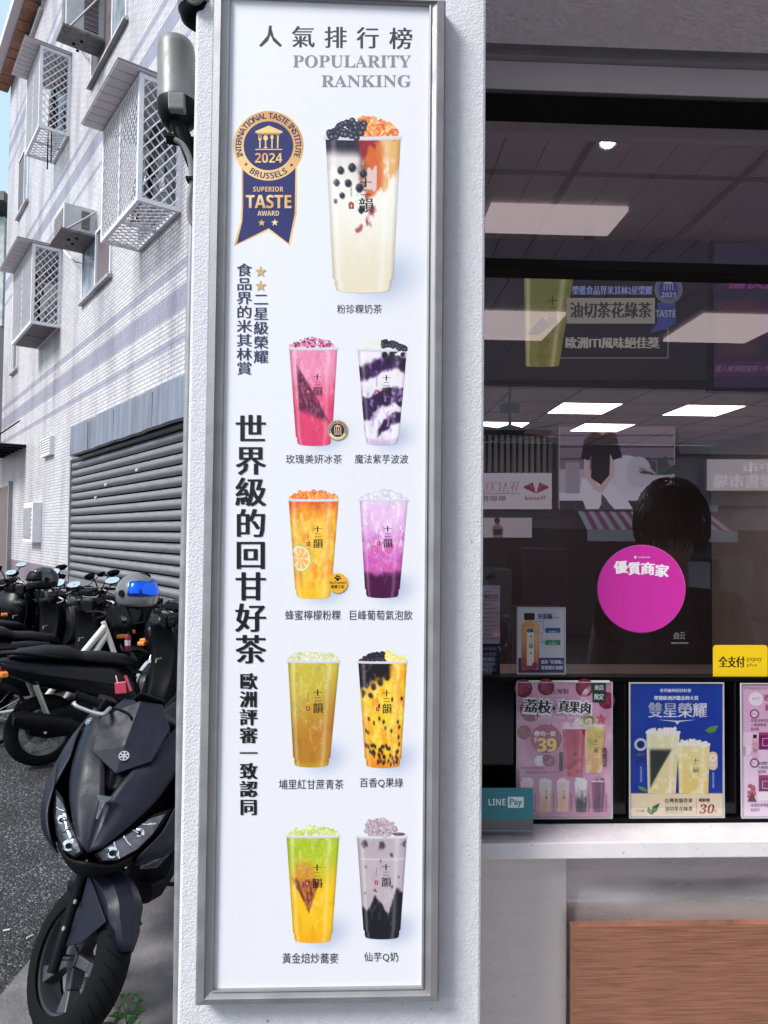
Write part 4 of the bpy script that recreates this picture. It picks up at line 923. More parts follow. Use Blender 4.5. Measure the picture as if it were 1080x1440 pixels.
    w2 = fbm(u*3.1+9, v*8+n1*3, 31, 4); c = c*(1-.05*sstep(.52, .66, w2))[:, None] if style not in ('milk', 'grey') else c
    # printed cup gloss and edges
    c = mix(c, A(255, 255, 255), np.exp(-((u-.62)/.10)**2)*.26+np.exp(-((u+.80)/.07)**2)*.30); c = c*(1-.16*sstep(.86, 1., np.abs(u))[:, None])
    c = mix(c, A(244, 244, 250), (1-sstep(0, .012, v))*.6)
    return c
def printed_cup(P, cup, style, nu=46, nv=110, logo=True, rimh=None):
    rl, rr, ry, bl, br, by = cup; cx0, cx1 = (rl+rr)/2, (bl+br)/2; w0 = (rr-rl)/2*.955; w1 = (br-bl)/2; sag = w0*.10; h_ = by-ry
    def uvm(u, v):
        t = u*2-1; cx = cx0+(cx1-cx0)*v; wd = w0+(w1-w0)*np.minimum(v/.93, 1)
        wd = np.where(v > .93, w1*.93+0*v, wd); wd = np.where(v > .985, w1*.90, wd)
        return cx+t*wd, ry+v*h_-sag*(1-v)*0-(1-np.sqrt(np.clip(1-t*t, 0, 1)))*sag*(.35+.65*v)
    P.field('printed_cup', uvm, nu, nv, lambda u, v: cup_color(style, u*2-1, v))
    s_ = (rr-rl)/74.
    # rim
    pts = []; n = 28; th = 3.4*s_
    for i in range(n+1): a = PI*i/n; pts.append((cx0-(rr-rl)/2*math.cos(a), ry-1.0*s_+math.sin(a)*sag*.35))
    for i in range(n+1): a = PI*(1-i/n); pts.append((cx0-(rr-rl)/2*.985*math.cos(a), ry+th-1.0*s_+math.sin(a)*sag*.35))
    P.mesh('printed_rim', pts, [(i, i+1, 2*n-i, 2*n+1-i) for i in range(n)], [(226, 226, 236)]*(n+1)+[(204, 206, 220)]*(n+1))
    if logo:
        lx = cx0+(4 if style != 'milk' else 1)*1; f_ = .36 if style != 'milk' else .38; ly = ry+h_*(.27 if style != 'milk' else .265); lw = 9*s_; lh = h_*.21
        c_ = (28, 26, 30)
        P.text('十', (lx-lw*.4, ly, lx+lw*.8, ly+lh*.28), c_, smear=.8*s_); P.text('二', (lx-lw*.3, ly+lh*.36, lx+lw*.7, ly+lh*.52), c_, smear=.8*s_); P.text('韻', (lx-lw*.5, ly+lh*.6, lx+lw*1.0, ly+lh*1.05), c_, smear=.5*s_)
        P.text('TEA MELODY', (lx-lw*1.30-lh*.22, ly+lh*.33, lx-lw*1.30+lh*.22, ly+lh*.33+1.6*s_), (120, 96, 100), rot=90)
        x, y = lx-lw*1.55, ly+lh*.76; P.rect(x, y, x+4.6*s_, y+5.4*s_, (176, 40, 52)); P.line((x+1*s_, y+2.7*s_), (x+3.6*s_, y+2.7*s_), .6*s_, (240, 200, 200)); P.line((x+2.3*s_, y+.8*s_), (x+2.3*s_, y+4.6*s_), .6*s_, (240, 200, 200))
rn = random.Random(5)
def topping(P, cup, style):
    rl, rr, ry = cup[:3]; cx = (rl+rr)/2; w_ = (rr-rl)/2; s_ = w_/37; B = []
    def dome(n, h_, x0=-.86, x1=.86, f=None):
        L_ = []
        for _ in range(n):
            t = rn.uniform(x0, x1); hh = h_*(1-abs(t)**2.2)*w_; L_.append((cx+t*w_, ry-rn.uniform(0, 1)**.7*hh))
        return sorted(L_, key=lambda p: p[1])
    if style in ('milk',):
        for x, y in dome(60, .46, -.05, .82): B.append((x, y+1.5*s_, rn.uniform(3.5, 7)*s_, rn.uniform(2.4, 4.4)*s_, rn.choice([(232, 104, 44), (240, 140, 60), (222, 84, 40), (244, 190, 120), (236, 160, 60)]), (255, 220, 180), rn.uniform(0, 3), 5))
        for x, y in dome(60, .48, -.88, .06): B.append((x, y+1.2*s_, 3.1*s_, 3.0*s_, (26, 26, 40), (150, 152, 176)))
    elif style == 'rose':
        for x, y in dome(60, .34): B.append((x, y+1*s_, rn.uniform(3, 6)*s_, rn.uniform(2, 3.5)*s_, rn.choice([(228, 118, 164), (240, 160, 192), (222, 90, 142)]), (252, 214, 230), rn.uniform(0, 3), 6))
        for x, y in dome(80, .42, -.75, .7): B.append((x, y, rn.uniform(.8, 2)*s_, rn.uniform(.6, 1.1)*s_, rn.choice([(112, 24, 76), (150, 60, 110), (90, 20, 60)]), (160, 70, 120), rn.uniform(0, 3), 5))
    elif style == 'taro':
        for x, y in dome(34, .34, -.85, .05): B.append((x, y+1*s_, 3.6*s_, 3*s_, rn.choice([(226, 222, 214), (236, 232, 222)]), (250, 250, 246), rn.uniform(0, 3), 6))
        for x, y in dome(40, .36, 0, .9): B.append((x, y+1*s_, 3.2*s_, 3.1*s_, (24, 24, 36), (130, 134, 156)))
    elif style == 'orange':
        for x, y in dome(60, .36): B.append((x, y+1.5*s_, rn.uniform(3.5, 6)*s_, rn.uniform(2.2, 4)*s_, rn.choice([(240, 112, 40), (246, 140, 52), (230, 92, 36), (250, 166, 80)]), (255, 206, 150), rn.uniform(0, 3), 5))
    elif style in ('grape', 'tea'):
        base = [(224, 218, 236), (236, 232, 244), (208, 200, 224)] if style == 'grape' else [(214, 214, 160), (226, 224, 180), (200, 198, 130)]
        for x, y in dome(26, .30): B.append((x, y+2*s_, rn.uniform(6, 9)*s_, rn.uniform(4, 6)*s_, rn.choice(base), (252, 252, 252), rn.uniform(0, 3), 5))
    elif style == 'passion':
        for x, y in dome(20, .32, -.02, .82): B.append((x, y+1.5*s_, rn.uniform(6, 8)*s_, rn.uniform(4, 6)*s_, rn.choice([(240, 222, 110), (246, 232, 140)]), (252, 248, 200), rn.uniform(0, 3), 5))
        for x, y in dome(46, .34, -.88, .1): B.append((x, y+1*s_, 3.5*s_, 3.3*s_, (24, 20, 30), (120, 116, 130)))
    elif style == 'wheat':
        for x, y in dome(60, .34): B.append((x, y+1*s_, rn.uniform(3, 5.5)*s_, rn.uniform(2, 3)*s_, rn.choice([(206, 222, 110), (226, 236, 160), (190, 208, 80)]), (244, 248, 214), rn.uniform(0, 3), 6))
    else:
        for k in range(70):
            a = rn.uniform(0, 2*PI); r_ = rn.uniform(0, 1)**.6; x, y = cx-3*s_+r_*22*s_*math.cos(a), ry-10*s_+r_*14*s_*math.sin(a)
            B.append((x, min(y, ry), rn.uniform(3, 6)*s_, rn.uniform(2, 4)*s_, rn.choice([(180, 158, 172), (196, 174, 188), (164, 142, 158)]), (222, 206, 216), rn.uniform(0, 3), 8))
        for k in range(14): B.append((cx-3*s_+rn.uniform(-16, 16)*s_, ry-10*s_+rn.uniform(-10, 6)*s_, 1.0*s_, .8*s_, (120, 76, 100), (140, 90, 110)))
        B.append((cx+24*s_, ry-3*s_, 9*s_, 2.4*s_, (96, 78, 92), (150, 130, 146)))
    P.blobs(B)
for (a, b_, ry, bl, br, by, st) in CUPS:
    P.at(); topping(P, (a, b_, ry), st)
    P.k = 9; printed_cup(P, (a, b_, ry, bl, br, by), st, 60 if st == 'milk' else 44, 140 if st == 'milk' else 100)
# words
P.at(); DK, NV = (62, 62, 66), (44, 50, 88)
for i, (ch, x0, x1) in enumerate((('人', 365, 396), ('氣', 411, 442), ('排', 457, 487), ('行', 502, 532), ('榜', 548, 579))):
    P.text(ch, (x0, 36+i*.7, x1, 66+i*.7), DK, smear=1.3)
P.text(SE('POPULARITY'), (412, 77.5, 578, 95), (140, 140, 146), name='lettering'); P.text(SE('RANKING'), (452, 105.5, 578, 122.5), (140, 140, 146))
for ch, (x0, y0, x1, y1) in ((('粉珍粿奶茶'), (474, 428, 537, 441)), ('玫瑰美妍冰茶', (402, 639, 481, 652)), ('魔法紫芋波波', (499, 639, 574, 652)), ('蜂蜜檸檬粉粿', (401, 858, 479, 872)), ('巨峰葡萄氣泡飲', (492, 858, 580, 872)),
                             ('埔里紅甘蔗青茶', (392, 1096, 483, 1110)), ('百香Q果綠', (506, 1094, 567, 1108)), ('黃金焙炒蕎麥', (397, 1340, 476, 1355)), ('仙芋Q奶', (512, 1339, 560, 1353))):
    P.text(ch, (x0, y0, x1, y1), (44, 44, 50), name='caption')
P.text('食品界的米其林賞', (334, 370, 353, 528), NV, vert=True, smear=.7); P.text('二星級榮耀', (358, 411, 376, 512), NV, vert=True, smear=.7)
for y in (382, 402): P.star(366.5, y, 8.4, (196, 160, 104), (226, 200, 150))
P.text('世界級的回甘好茶', (334, 582, 371, 936), (20, 20, 24), vert=True, smear=2.6); P.text('歐洲評審一致認同', (339, 946, 360, 1148), (24, 24, 28), vert=True, smear=2.2)
# award rosette
P.at()
G1, G2, BL = (214, 160, 96), (246, 206, 140), (38, 42, 104)
P.mesh('award_ribbon', [(340, 236), (418, 236), (417, 300), (408, 346), (378, 324), (329, 346), (338, 312), (340, 290)], [(0, 1, 2, 3, 4, 5, 6, 7)], [G1, G2, G1, G2, G2, G1, G2, G1])
P.poly([(342, 236), (415.5, 236), (414.5, 300), (406, 342.5), (378, 321), (333, 343), (340.5, 312), (342, 290)], BL, 'award_ribbon')
P.disc(377.5, 205, 49.5, 48.5, G1); P.ring(377.5, 205, 34, 49, G1, G2, name='award_ring'); P.disc(377.5, 205, 35, 34.5, BL)
P.arc_text('INTERNATIONAL TASTE INSTITUTE', 377.5, 205, 42.2, -112, 112, 8.2, BL); P.arc_text('BRUSSELS', 377.5, 205, 42, 217, 143, 8.4, BL, inside=True)
P.star(346, 231, 3, BL); P.star(410, 232, 3, BL)
P.poly([(359, 187), (359, 184.5), (378, 176.5), (397, 184.5), (397, 187)], G2); P.rect(362, 187.5, 394, 189, G1)
for x in (365.5, 373.5, 382.5, 390.5):
    P.rect(x-.9, 196, x+.9, 208.5, G2)
    if x < 370: [P.rect(x+q-.35, 190, x+q+.35, 196, G2) for q in (-1.8, 0, 1.8)]; P.rect(x-2.1, 194.5, x+2.1, 197, G2)
    elif x < 376: P.disc(x, 194, 3.2, 4, G2)
    elif x < 386: P.disc(x, 193, 2.1, 3.2, G2)
    else: P.poly([(x-.9, 189.5), (x+1.5, 191), (x+1.2, 199), (x-.9, 199)], G2)
P.disc(373.5, 207.8, 3, .9, G2); P.rect(359, 209.5, 397, 210.8, G2)
P.text(SB('2024'), (358.5, 215, 397, 229), G2, col2=G1)
P.text(SB('SUPERIOR'), (356, 262.5, 398.5, 269.5), (232, 190, 150)); P.text(SB('TASTE'), (346, 274, 409.5, 293), G1, col2=(250, 220, 170), smear=.5); P.text(SB('AWARD'), (362, 296.5, 392.5, 303.5), (232, 200, 160))
P.star(368, 313.5, 5.4, G1, G2); P.star(386.5, 313, 5.4, (250, 226, 170), G2)
# small round marks on two cups
P.at(36)
P.disc(474.8, 605, 14.4, 14.2, (196, 166, 110)); P.disc(474.8, 605, 13.6, 13.4, (30, 34, 70)); P.ring(474.8, 605, 9.6, 13.2, (206, 180, 124), (236, 214, 160)); P.disc(474.8, 605, 9.4, 9.2, (34, 38, 82))
P.arc_text('INTERNATIONAL TASTE INSTITUTE', 474.8, 605, 11.4, -112, 112, 2.6, BL); P.poly([(469.5, 600), (474.8, 597.4), (480, 600)], G2)
for x in (470.6, 473.4, 476.2, 479): P.rect(x-.5, 600.6, x+.5, 605.5, G2)
P.rect(469.4, 606, 480.2, 606.7, G2); P.text(SB('2024'), (469.5, 607.8, 480.2, 611.4), (236, 210, 160))
P.disc(474.8, 820, 14, 14, (238, 178, 44))
for dx, dy, r_ in ((0, -3.4, 2.4), (-3.2, -5.4, 1.5), (-.8, -7.8, 1.5), (2, -7.4, 1.3), (3.6, -4.6, 1.3)): P.disc(474.8+dx, 818+dy, r_, r_, (40, 26, 20))
P.text(SE('BeeTouched'), (463.5, 817.5, 486.5, 821), (40, 26, 20)); P.text('蜜蜂工坊', (465.5, 822.5, 484, 827.5), (40, 26, 20), smear=.3)

# ================================================================== POSTERS AND CARDS AT THE WINDOW
def holder(name, x0, y0, x1, y1, Y, label, cat, back=(20, 20, 24), pad=2.2, top=None):
    a, b_ = on_y(x0, (y0+y1)/2, Y).x, on_y(x1, (y0+y1)/2, Y).x; z1, z0 = on_y((x0+x1)/2, y0, Y).z, on_y((x0+x1)/2, y1, Y).z
    e_ = empty(name, ((a+b_)/2, Y, z0), 0, label, cat)
    p_ = .0035
    mb = MB(); mb.box((a-p_, Y-.0035, z0-p_), (b_+p_, Y-.0025, z1+p_)); mb.build('acrylic_front', M['acrylic'], e_, ws=True)
    mb = MB()
    for (q0, q1, q2, q3) in ((a-p_, b_+p_, z0-p_, z0-p_*.4), (a-p_, b_+p_, z1+p_*.4, z1+p_), (a-p_, a-p_*.4, z0-p_*.4, z1+p_*.4), (b_+p_*.4, b_+p_, z0-p_*.4, z1+p_*.4)): mb.box((q0, Y-.0024, q2), (q1, Y+.002, q3))
    mb.build('acrylic_edge', M['acbody'], e_, ws=True)
    mb = MB(); mb.box((a-.001, Y+.0004, z0-.001), (b_+.001, Y+.003, z1+.001)); mb.build('paper_sheet', M['acbody'], e_, ws=True)
    return e_
YQ = 1.60
# 1: pink lychee poster
e = holder('lychee_poster', 728, 961, 859, 1149, YQ, 'pink lychee fruit tea poster with price 39 in a clear holder', 'poster'); P = Printer(e, YQ, step=.00002)
def pink(u, v): n_ = fbm(u*4, v*5, 2); return mix(A(232, 178, 202), A(206, 142, 176), sstep(.3, .8, n_+.25*v))
P.field('poster_ground', lambda u, v: (728+131*u, 961+188*v), 40, 56, pink)
P.rect(728, 956.8, 857, 960.6, (236, 234, 238))
for x, y, r_ in ((736, 968, 13), (768, 966, 12), (822, 967, 13), (747, 999, 16), (737, 1030, 10), (853, 985, 12)):
    P.blobs([(x, y, r_*.98, r_, (112, 22, 54), (196, 74, 110), 0, 20)]+[(x+rn.uniform(-.7, .7)*r_, y+rn.uniform(-.7, .7)*r_, 1.5, 1.5, (150, 36, 74), (206, 100, 130), 0, 5) for _ in range(18)], name='printed_fruit')
P.rect(833, 960, 852, 988, (30, 62, 52)); P.text('來店', (836, 963, 849, 970.5), (240, 244, 240), smear=.5); P.text('限定', (836, 975.5, 849, 984), (240, 244, 240), smear=.5)
P.text('台灣製', (774, 968.5, 800, 976), (40, 24, 30), rot=-2)
P.text('荔枝', (736, 983, 776, 1004), (250, 250, 250), smear=4, smy=3.2, rot=4); P.text('真果肉', (784, 985, 831, 1004), (250, 250, 250), smear=4, smy=3.2, rot=4)
P.text('荔枝', (738, 984, 775, 1002.5), (26, 18, 24), smear=1.8, rot=4); P.text('真果肉', (786, 986, 830, 1002.5), (26, 18, 24), smear=1.6, rot=4); P.disc(779, 996, 2, 2, (26, 18, 24))
P.text('Lychee Fruit Series', (753, 1005, 817, 1013), (250, 236, 244))
P.disc(768, 1039, 22, 20, (168, 36, 92)); P.poly([(774, 1024), (775, 1015), (780, 1028)], (168, 36, 92))
P.disc(755, 1031.5, 4, 4, (250, 240, 246)); P.text(SB('L'), (753.6, 1029, 756.6, 1034.2), (168, 36, 92)); P.text('均一價', (760, 1028, 781, 1035.5), (252, 244, 248), smear=.6)
P.text(SB('$'), (751, 1037, 755, 1044), (252, 244, 248)); P.text(SB('39'), (756, 1038, 782, 1057), (252, 232, 90), smear=1.2)
P.blobs([(759, 1070, 8, 8, (236, 226, 232), (255, 255, 255), 0, 16), (772, 1070, 9, 8, (150, 60, 96), (220, 190, 206), 0, 16), (768, 1066, 5, 5, (120, 36, 70), (190, 100, 130), 0, 12)], name='printed_fruit')
P.text('真荔枝果肉顆顆鮮甜', (733, 1078, 763, 1082), (110, 40, 70)); P.text('清甜四溢好滋味', (738, 1084, 768, 1088), (110, 40, 70)); P.line((770, 1087), (788, 1085), .6, (110, 40, 70))
STY = {}
_cc = cup_color
def simple_cup(P, cup, top, bottom, spots=None, nu=16, nv=30, logo=True, bag=False, milk=False):
    rl, rr, ry, bl, br, by = cup
    def uvm(u, v):
        cx = (rl+rr)/2+((bl+br)/2-(rl+rr)/2)*v; wd = (rr-rl)/2*.96*(1-v)+(br-bl)/2*v; return cx+(u*2-1)*wd, ry+(by-ry)*v-(1-np.sqrt(np.clip(1-(2*u-1)**2, 0, 1)))*(by-ry)*.012
    def cf(u, v):
        t = u*2-1; n_ = fbm(u*4+rl, v*9+ry, 5); c = mix(A(*top), A(*bottom), sstep(.1, .9, v+.5*(n_-.5)))
        if spots: c = mix(c, A(*spots), sstep(.56, .64, n_)*.7)
        if milk: c = mix(c, A(28, 26, 34), sstep(.55, .66, v+.3*(n_-.5)))
        if bag: c = mix(c, A(52, 58, 52), 1-sstep(-.04, .04, np.maximum(-(v-.28), np.maximum(t-.55-(v-.3)*.0+ (v-.3)*2.2, (-(t+.85))))))
        c = mix(c, A(255, 255, 255), np.exp(-((t-.6)/.12)**2)*.28+np.exp(-((t+.84)/.08)**2)*.35); return c
    P.field('printed_cup', uvm, nu, nv, cf)
    s_ = (rr-rl)/30; P.poly([(rl, ry-1.2*s_), (rr, ry-1.2*s_), (rr-.5, ry+1.2*s_), (rl+.5, ry+1.2*s_)], (232, 228, 236), 'printed_rim')
    if logo:
        cx = (rl+rr)/2; hh = by-ry; P.text('十二韻', (cx-.6*s_, ry+hh*.28, cx+4.2*s_, ry+hh*.58), (40, 30, 34), vert=True, smear=.3)
P.blobs([(825+rn.uniform(-14, 12), 1018+rn.uniform(-6, 3), 5, 3.6, rn.choice([(226, 214, 180), (240, 228, 200), (190, 196, 130)]), (255, 250, 240), rn.uniform(0, 3), 6) for _ in range(16)]); P.ring(828, 1014, 5, 8, (120, 150, 60), (200, 210, 150))
simple_cup(P, (821, 851, 1020, 824, 847, 1087), (236, 206, 130), (222, 166, 96), (246, 226, 180)); P.disc(843, 1032, 6, 7, (216, 196, 120)); P.disc(830, 1046, 5, 8, (206, 190, 120))
P.blobs([(807+rn.uniform(-13, 13), 1021+rn.uniform(-3, 3), 5, 3, (232, 200, 210), (255, 245, 250), rn.uniform(0, 3), 6) for _ in range(12)])
simple_cup(P, (790, 824, 1024, 795, 819, 1092), (190, 40, 82), (206, 92, 100), (150, 20, 60))
for i, (x, t_, b_, ml) in enumerate(((741, (240, 214, 200), (226, 160, 110), 0), (767, (230, 214, 210), (222, 166, 120), 0), (792, (232, 204, 206), (232, 178, 140), 0), (817, (236, 232, 236), (60, 56, 64), 1), (841, (120, 50, 96), (96, 34, 78), 0))):
    P.blobs([(x+rn.uniform(-6, 6), 1098+rn.uniform(-2.5, 1), 3.4, 2.4, t_, (255, 255, 255), 0, 6) for _ in range(8)])
    simple_cup(P, (x-9.5, x+9.5, 1099, x-7, x+7, 1142), t_, b_, None, 10, 20, milk=bool(ml))
    P.text('荔枝果肉凍飲', (x+10, 1116, x+12.6, 1142), (90, 30, 60), vert=True)
for (x, y) in ((789, 1060), (850, 1054)): P.rrect(x-2.6, y-2, x+2.6, y+24, 1.5, (70, 30, 50)); P.text('荔枝冰茶飲', (x-1.6, y, x+1.6, y+22), (240, 220, 230), vert=True)
P.star(845, 1011, 8, (214, 60, 120), (214, 60, 120)); P.text(SB('NEW'), (839, 1009, 851, 1013), (250, 220, 120), rot=-15)
# 2: blue poster
e = holder('blue_tea_poster', 887, 962, 1016, 1148, YQ, 'blue green tea poster with price 30 in a clear holder', 'poster'); P = Printer(e, YQ, step=.00002)
P.field('poster_ground', lambda u, v: (887+129*u, 962+186*v), 30, 50, lambda u, v: np.where((v > .827)[:, None], mix(A(226, 206, 174), A(236, 222, 196), fbm(u*3, v*30, 2)), mix(A(22, 48, 142), A(34, 78, 178), fbm(u*3, v*5, 6)*.9)))
P.text('世界級的回甘好茶', (928, 968.5, 972, 973.5), (236, 238, 246), smear=.3); P.text('榮獲歐洲評鑑金牌大賞', (920, 978.5, 982, 984.5), (236, 238, 246), smear=.3)
P.text('雙星榮耀', (912, 988, 994, 1009), (214, 216, 222), smear=1.1, col2=(160, 166, 186)); P.poly([(925, 1012), (952, 1013.5), (980, 1012), (956, 1015), (952.5, 1019), (949, 1015)], (206, 210, 220))
P.poly([(991, 1027), (999, 1022), (1010, 1020), (1006, 1029), (997, 1031)], (96, 140, 62)); P.poly([(897, 1105), (905, 1107), (914, 1113), (906, 1113), (899, 1110)], (96, 140, 62))
P.blobs([(932+rn.uniform(-21, 21), 1029+rn.uniform(-3, 2), 5.5, 3, (222, 218, 196), (252, 252, 248), rn.uniform(0, 3), 6) for _ in range(18)])
simple_cup(P, (908, 957, 1030, 911, 950, 1116), (222, 218, 176), (226, 206, 150), (236, 230, 200), 30, 44, logo=False, bag=True)
P.blobs([(975+rn.uniform(-20, 20), 1046+rn.uniform(-3, 2), 5.5, 3, (226, 218, 190), (252, 252, 248), rn.uniform(0, 3), 6) for _ in range(18)])
simple_cup(P, (952, 999, 1047, 955, 996, 1116), (230, 214, 150), (226, 200, 120), (240, 232, 190), 30, 40)
P.rect(887, 1116, 1016, 1148, (228, 210, 178)); P.ring(901, 1047, 5.5, 9, (190, 196, 214)); P.disc(901, 1047, 5, 5.5, (26, 40, 110)); P.poly([(895, 1056), (908, 1056), (908, 1076), (901.5, 1071), (895, 1076)], (34, 52, 130)); P.text(SB('TASTE'), (895.5, 1059, 907.5, 1063.5), (220, 224, 236))
P.rrect(996, 1057, 1009, 1083, 6, (226, 198, 178)); P.ring(1002.5, 1066, 3, 4.6, (250, 240, 230)); P.text('GOLD', (999, 1074, 1006, 1077), (250, 244, 236))
for x, y in ((901.5, 1078), (1003, 1086)): P.text('歐洲風味評鑑獎', (x-1.4, y, x+1.4, y+22), (196, 206, 232), vert=True)
P.text('台灣香韻青茶', (935, 1122.5, 974, 1129), (52, 60, 44), smear=.4); P.text('油切茶花綠茶', (935, 1134, 974, 1140.5), (52, 60, 44), smear=.4); P.text('Taiwan Fragrant Green Tea', (935, 1130, 968, 1131.6), (90, 90, 80)); P.text('Camellia Green Tea', (935, 1141.6, 960, 1143.2), (90, 90, 80))
P.line((979, 1122), (979, 1145), .5, (150, 90, 90)); P.text('嚐鮮價', (983, 1122.5, 998, 1128), (60, 40, 40), smear=.3); P.text(SE('30'), (983, 1131, 1003, 1144), (142, 28, 44), shear=.2); P.text('元', (1004, 1138, 1008, 1142.5), (142, 28, 44))
P.poly([(914, 1144), (918, 1134), (928, 1129), (924, 1140), (916, 1146)], (60, 110, 52)); P.poly([(910, 1141), (911, 1134), (915, 1138), (914, 1145)], (84, 130, 70)); P.text('十二韻', (894, 1138.5, 906, 1142), (60, 50, 46))
# 3: pale pink poster cut by the frame
e = holder('pale_pink_poster', 1044, 963, 1172, 1148, YQ, 'pale pink gift price list poster at the right edge', 'poster'); P = Printer(e, YQ, step=.00002)
P.rect(1044, 963, 1172, 1148, (232, 206, 226)); P.rect(1044, 963, 1172, 1030, (222, 178, 208)); P.text('世界級的回甘好茶', (1046, 966, 1084, 970), (160, 60, 110)); P.disc(1063, 983, 10, 9.5, (240, 224, 236)); P.text('好韻禮', (1058, 981, 1068, 985), (150, 80, 120))
P.text('玫瑰', (1074, 976, 1096, 986), (150, 30, 90), smear=.8); P.text('好茶', (1076, 990, 1096, 1000), (150, 30, 90), smear=.8)
for (cy, l1, l2, pr) in ((1004, '玫瑰洛神花茶', '＋膠原飲瓶', '$648'), (1073, '玫瑰膠原花茶', '＋膠原飲瓶', '$549')):
    P.ring(1061, cy, 4.6, 6.6, (150, 60, 110)); P.disc(1061, cy, 4.4, 4.4, (240, 220, 234)); P.text('限定', (1057.5, cy-2, 1064.5, cy+2), (150, 30, 90))
    yy = cy+5 if cy < 1050 else cy-4; xx_ = 1056 if cy < 1050 else 1066
    P.text(l1, (xx_, yy+2, xx_+26, yy+6.5), (90, 40, 70)); P.text(l2, (xx_, yy+8, xx_+22, yy+12.5), (90, 40, 70)); P.text(pr, (xx_, yy+14, xx_+11, yy+19), (90, 40, 70))
P.text('玫瑰好茶禮盒', (1056, 1130, 1082, 1134.5), (90, 40, 70)); P.text('$360', (1056, 1136.5, 1068, 1141.5), (90, 40, 70))
for y0 in (1030, 1090): P.rect(1067, y0, 1094, y0+24, (128, 26, 96)); P.rect(1067, y0, 1094, y0+4, (160, 56, 126)); P.outline(1072, y0+8, 1089, y0+19, .8, (230, 190, 220))
P.rrect(1057, 1036, 1066, 1066, 2.5, (226, 178, 196)); P.rect(1059, 1033, 1064, 1038, (40, 30, 36)); P.outline(1059, 1045, 1064.5, 1058, .5, (150, 60, 100)); P.disc(1050, 1055, 7, 8, (240, 216, 232)); P.text('十二韻', (1060.2, 1046, 1063.4, 1057), (60, 30, 40), vert=True)
P.blobs([(1057+rn.uniform(-4, 4), 1113+rn.uniform(-9, 9), 3, 2.4, rn.choice([(190, 60, 90), (150, 40, 70), (120, 60, 60)]), (230, 140, 160), 0, 6) for _ in range(16)]); P.poly([(1051, 1127), (1058, 1113), (1064, 1128)], (96, 52, 40)); P.rrect(1066, 1113, 1096, 1126, 3, (238, 228, 236)); P.rrect(1044, 1049, 1049, 1062, 2, (206, 160, 190))
# 4: bottle card
e = holder('bottle_card', 729, 856, 793, 946, 1.598, 'small bottled tea card with an amber bottle, above the pink poster', 'card'); P = Printer(e, 1.598, step=.00002)
P.rect(729, 856, 793, 946, (206, 202, 212)); P.rect(729, 925, 793, 946, (40, 48, 108)); P.text('使用「好韻瓶」', (761, 928, 791, 933.5), (236, 236, 244), smear=.3); P.text('容量標示如圖', (761, 936, 791, 941.5), (236, 236, 244), smear=.3)
P.text('好韻瓶', (757, 862.5, 777, 870.5), (36, 44, 96), smear=.8); P.text('960cc', (778.5, 866.5, 787, 870), (36, 44, 96))
P.rrect(737, 862, 752, 872, 2, (22, 22, 26), 'printed_bottle'); P.rect(739, 872, 750, 876, (216, 178, 120), 'printed_bottle')
P.field('printed_bottle', lambda u, v: (745.5+(u*2-1)*(7+5.6*sstep(0, .07, v)), 874+68*v), 16, 30, lambda u, v: mix(mix(A(214, 160, 96), A(168, 70, 62), sstep(.3, 1, v)), A(250, 220, 180), np.exp(-((u-.85)/.08)**2)*.5))
P.poly([(741, 883), (751, 883), (751, 936), (741, 936)], (232, 226, 214)); P.disc(743.5, 886.5, 3, 3, (60, 130, 80)); P.disc(747.5, 886.5, 3, 3, (40, 90, 150)); P.text('十二韻', (744, 892, 749.5, 912), (40, 34, 40), vert=True, smear=.3); P.rect(745.6, 917, 747.6, 919.5, (170, 40, 50)); P.disc(752, 936, 4, 5, (150, 50, 110))
P.rrect(767, 883, 788, 890, 1, (34, 100, 170)); P.text('300cc標示線', (769, 884, 786, 886.4), (240, 244, 250)); P.text('容量線', (772, 887, 783, 889.2), (240, 244, 250)); P.rrect(767, 900, 788, 907, 1, (40, 140, 90)); P.text('300cc標示線', (769, 901, 786, 903.4), (240, 250, 244)); P.text('容量線', (772, 904, 783, 906.2), (240, 250, 244))
P.line((752, 874), (764, 874), .5, (90, 90, 110)); P.line((764, 874), (764, 886), .5, (90, 90, 110)); P.line((764, 886), (767, 886), .5, (90, 90, 110)); P.line((750, 889), (762, 889), .5, (90, 90, 110)); P.line((762, 889), (762, 903), .5, (90, 90, 110)); P.line((762, 903), (767, 903), .5, (90, 90, 110))
# 5: paper notice half hidden by the pillar, behind the glass
YN = 1.64
a, b_ = on_y(655, 880, YN), on_y(703, 880, YN); z1, z0 = on_y(690, 823, YN).z, on_y(690, 949, YN).z
e = empty('paper_notice', (b_.x, YN, z0), 0, 'white and navy paper notice taped inside the glass, half hidden by the pillar', 'notice'); mb = MB(); mb.box((a.x, YN, z0), (b_.x, YN+.001, z1)); mb.build('sheet', M['acbody'], e, ws=True); P = Printer(e, YN, step=.00002)
P.rect(656, 824, 703, 905, (214, 204, 214)); P.rect(656, 905, 703, 949, (34, 42, 92))
for i in range(12): P.line((664, 832+6*i), (690+6*(i % 3), 832+6*i), .9, (120, 112, 124))
P.text('重要公告', (682, 836, 700, 842), (50, 46, 60), smear=.4)
for i, s_ in enumerate(('飲料備註說明', '冰塊甜度固定', '歡迎自備杯', '外送請洽門市', '謝謝您')): P.text(s_, (664, 910+7.4*i, 698, 914.6+7.4*i), (196, 200, 226))
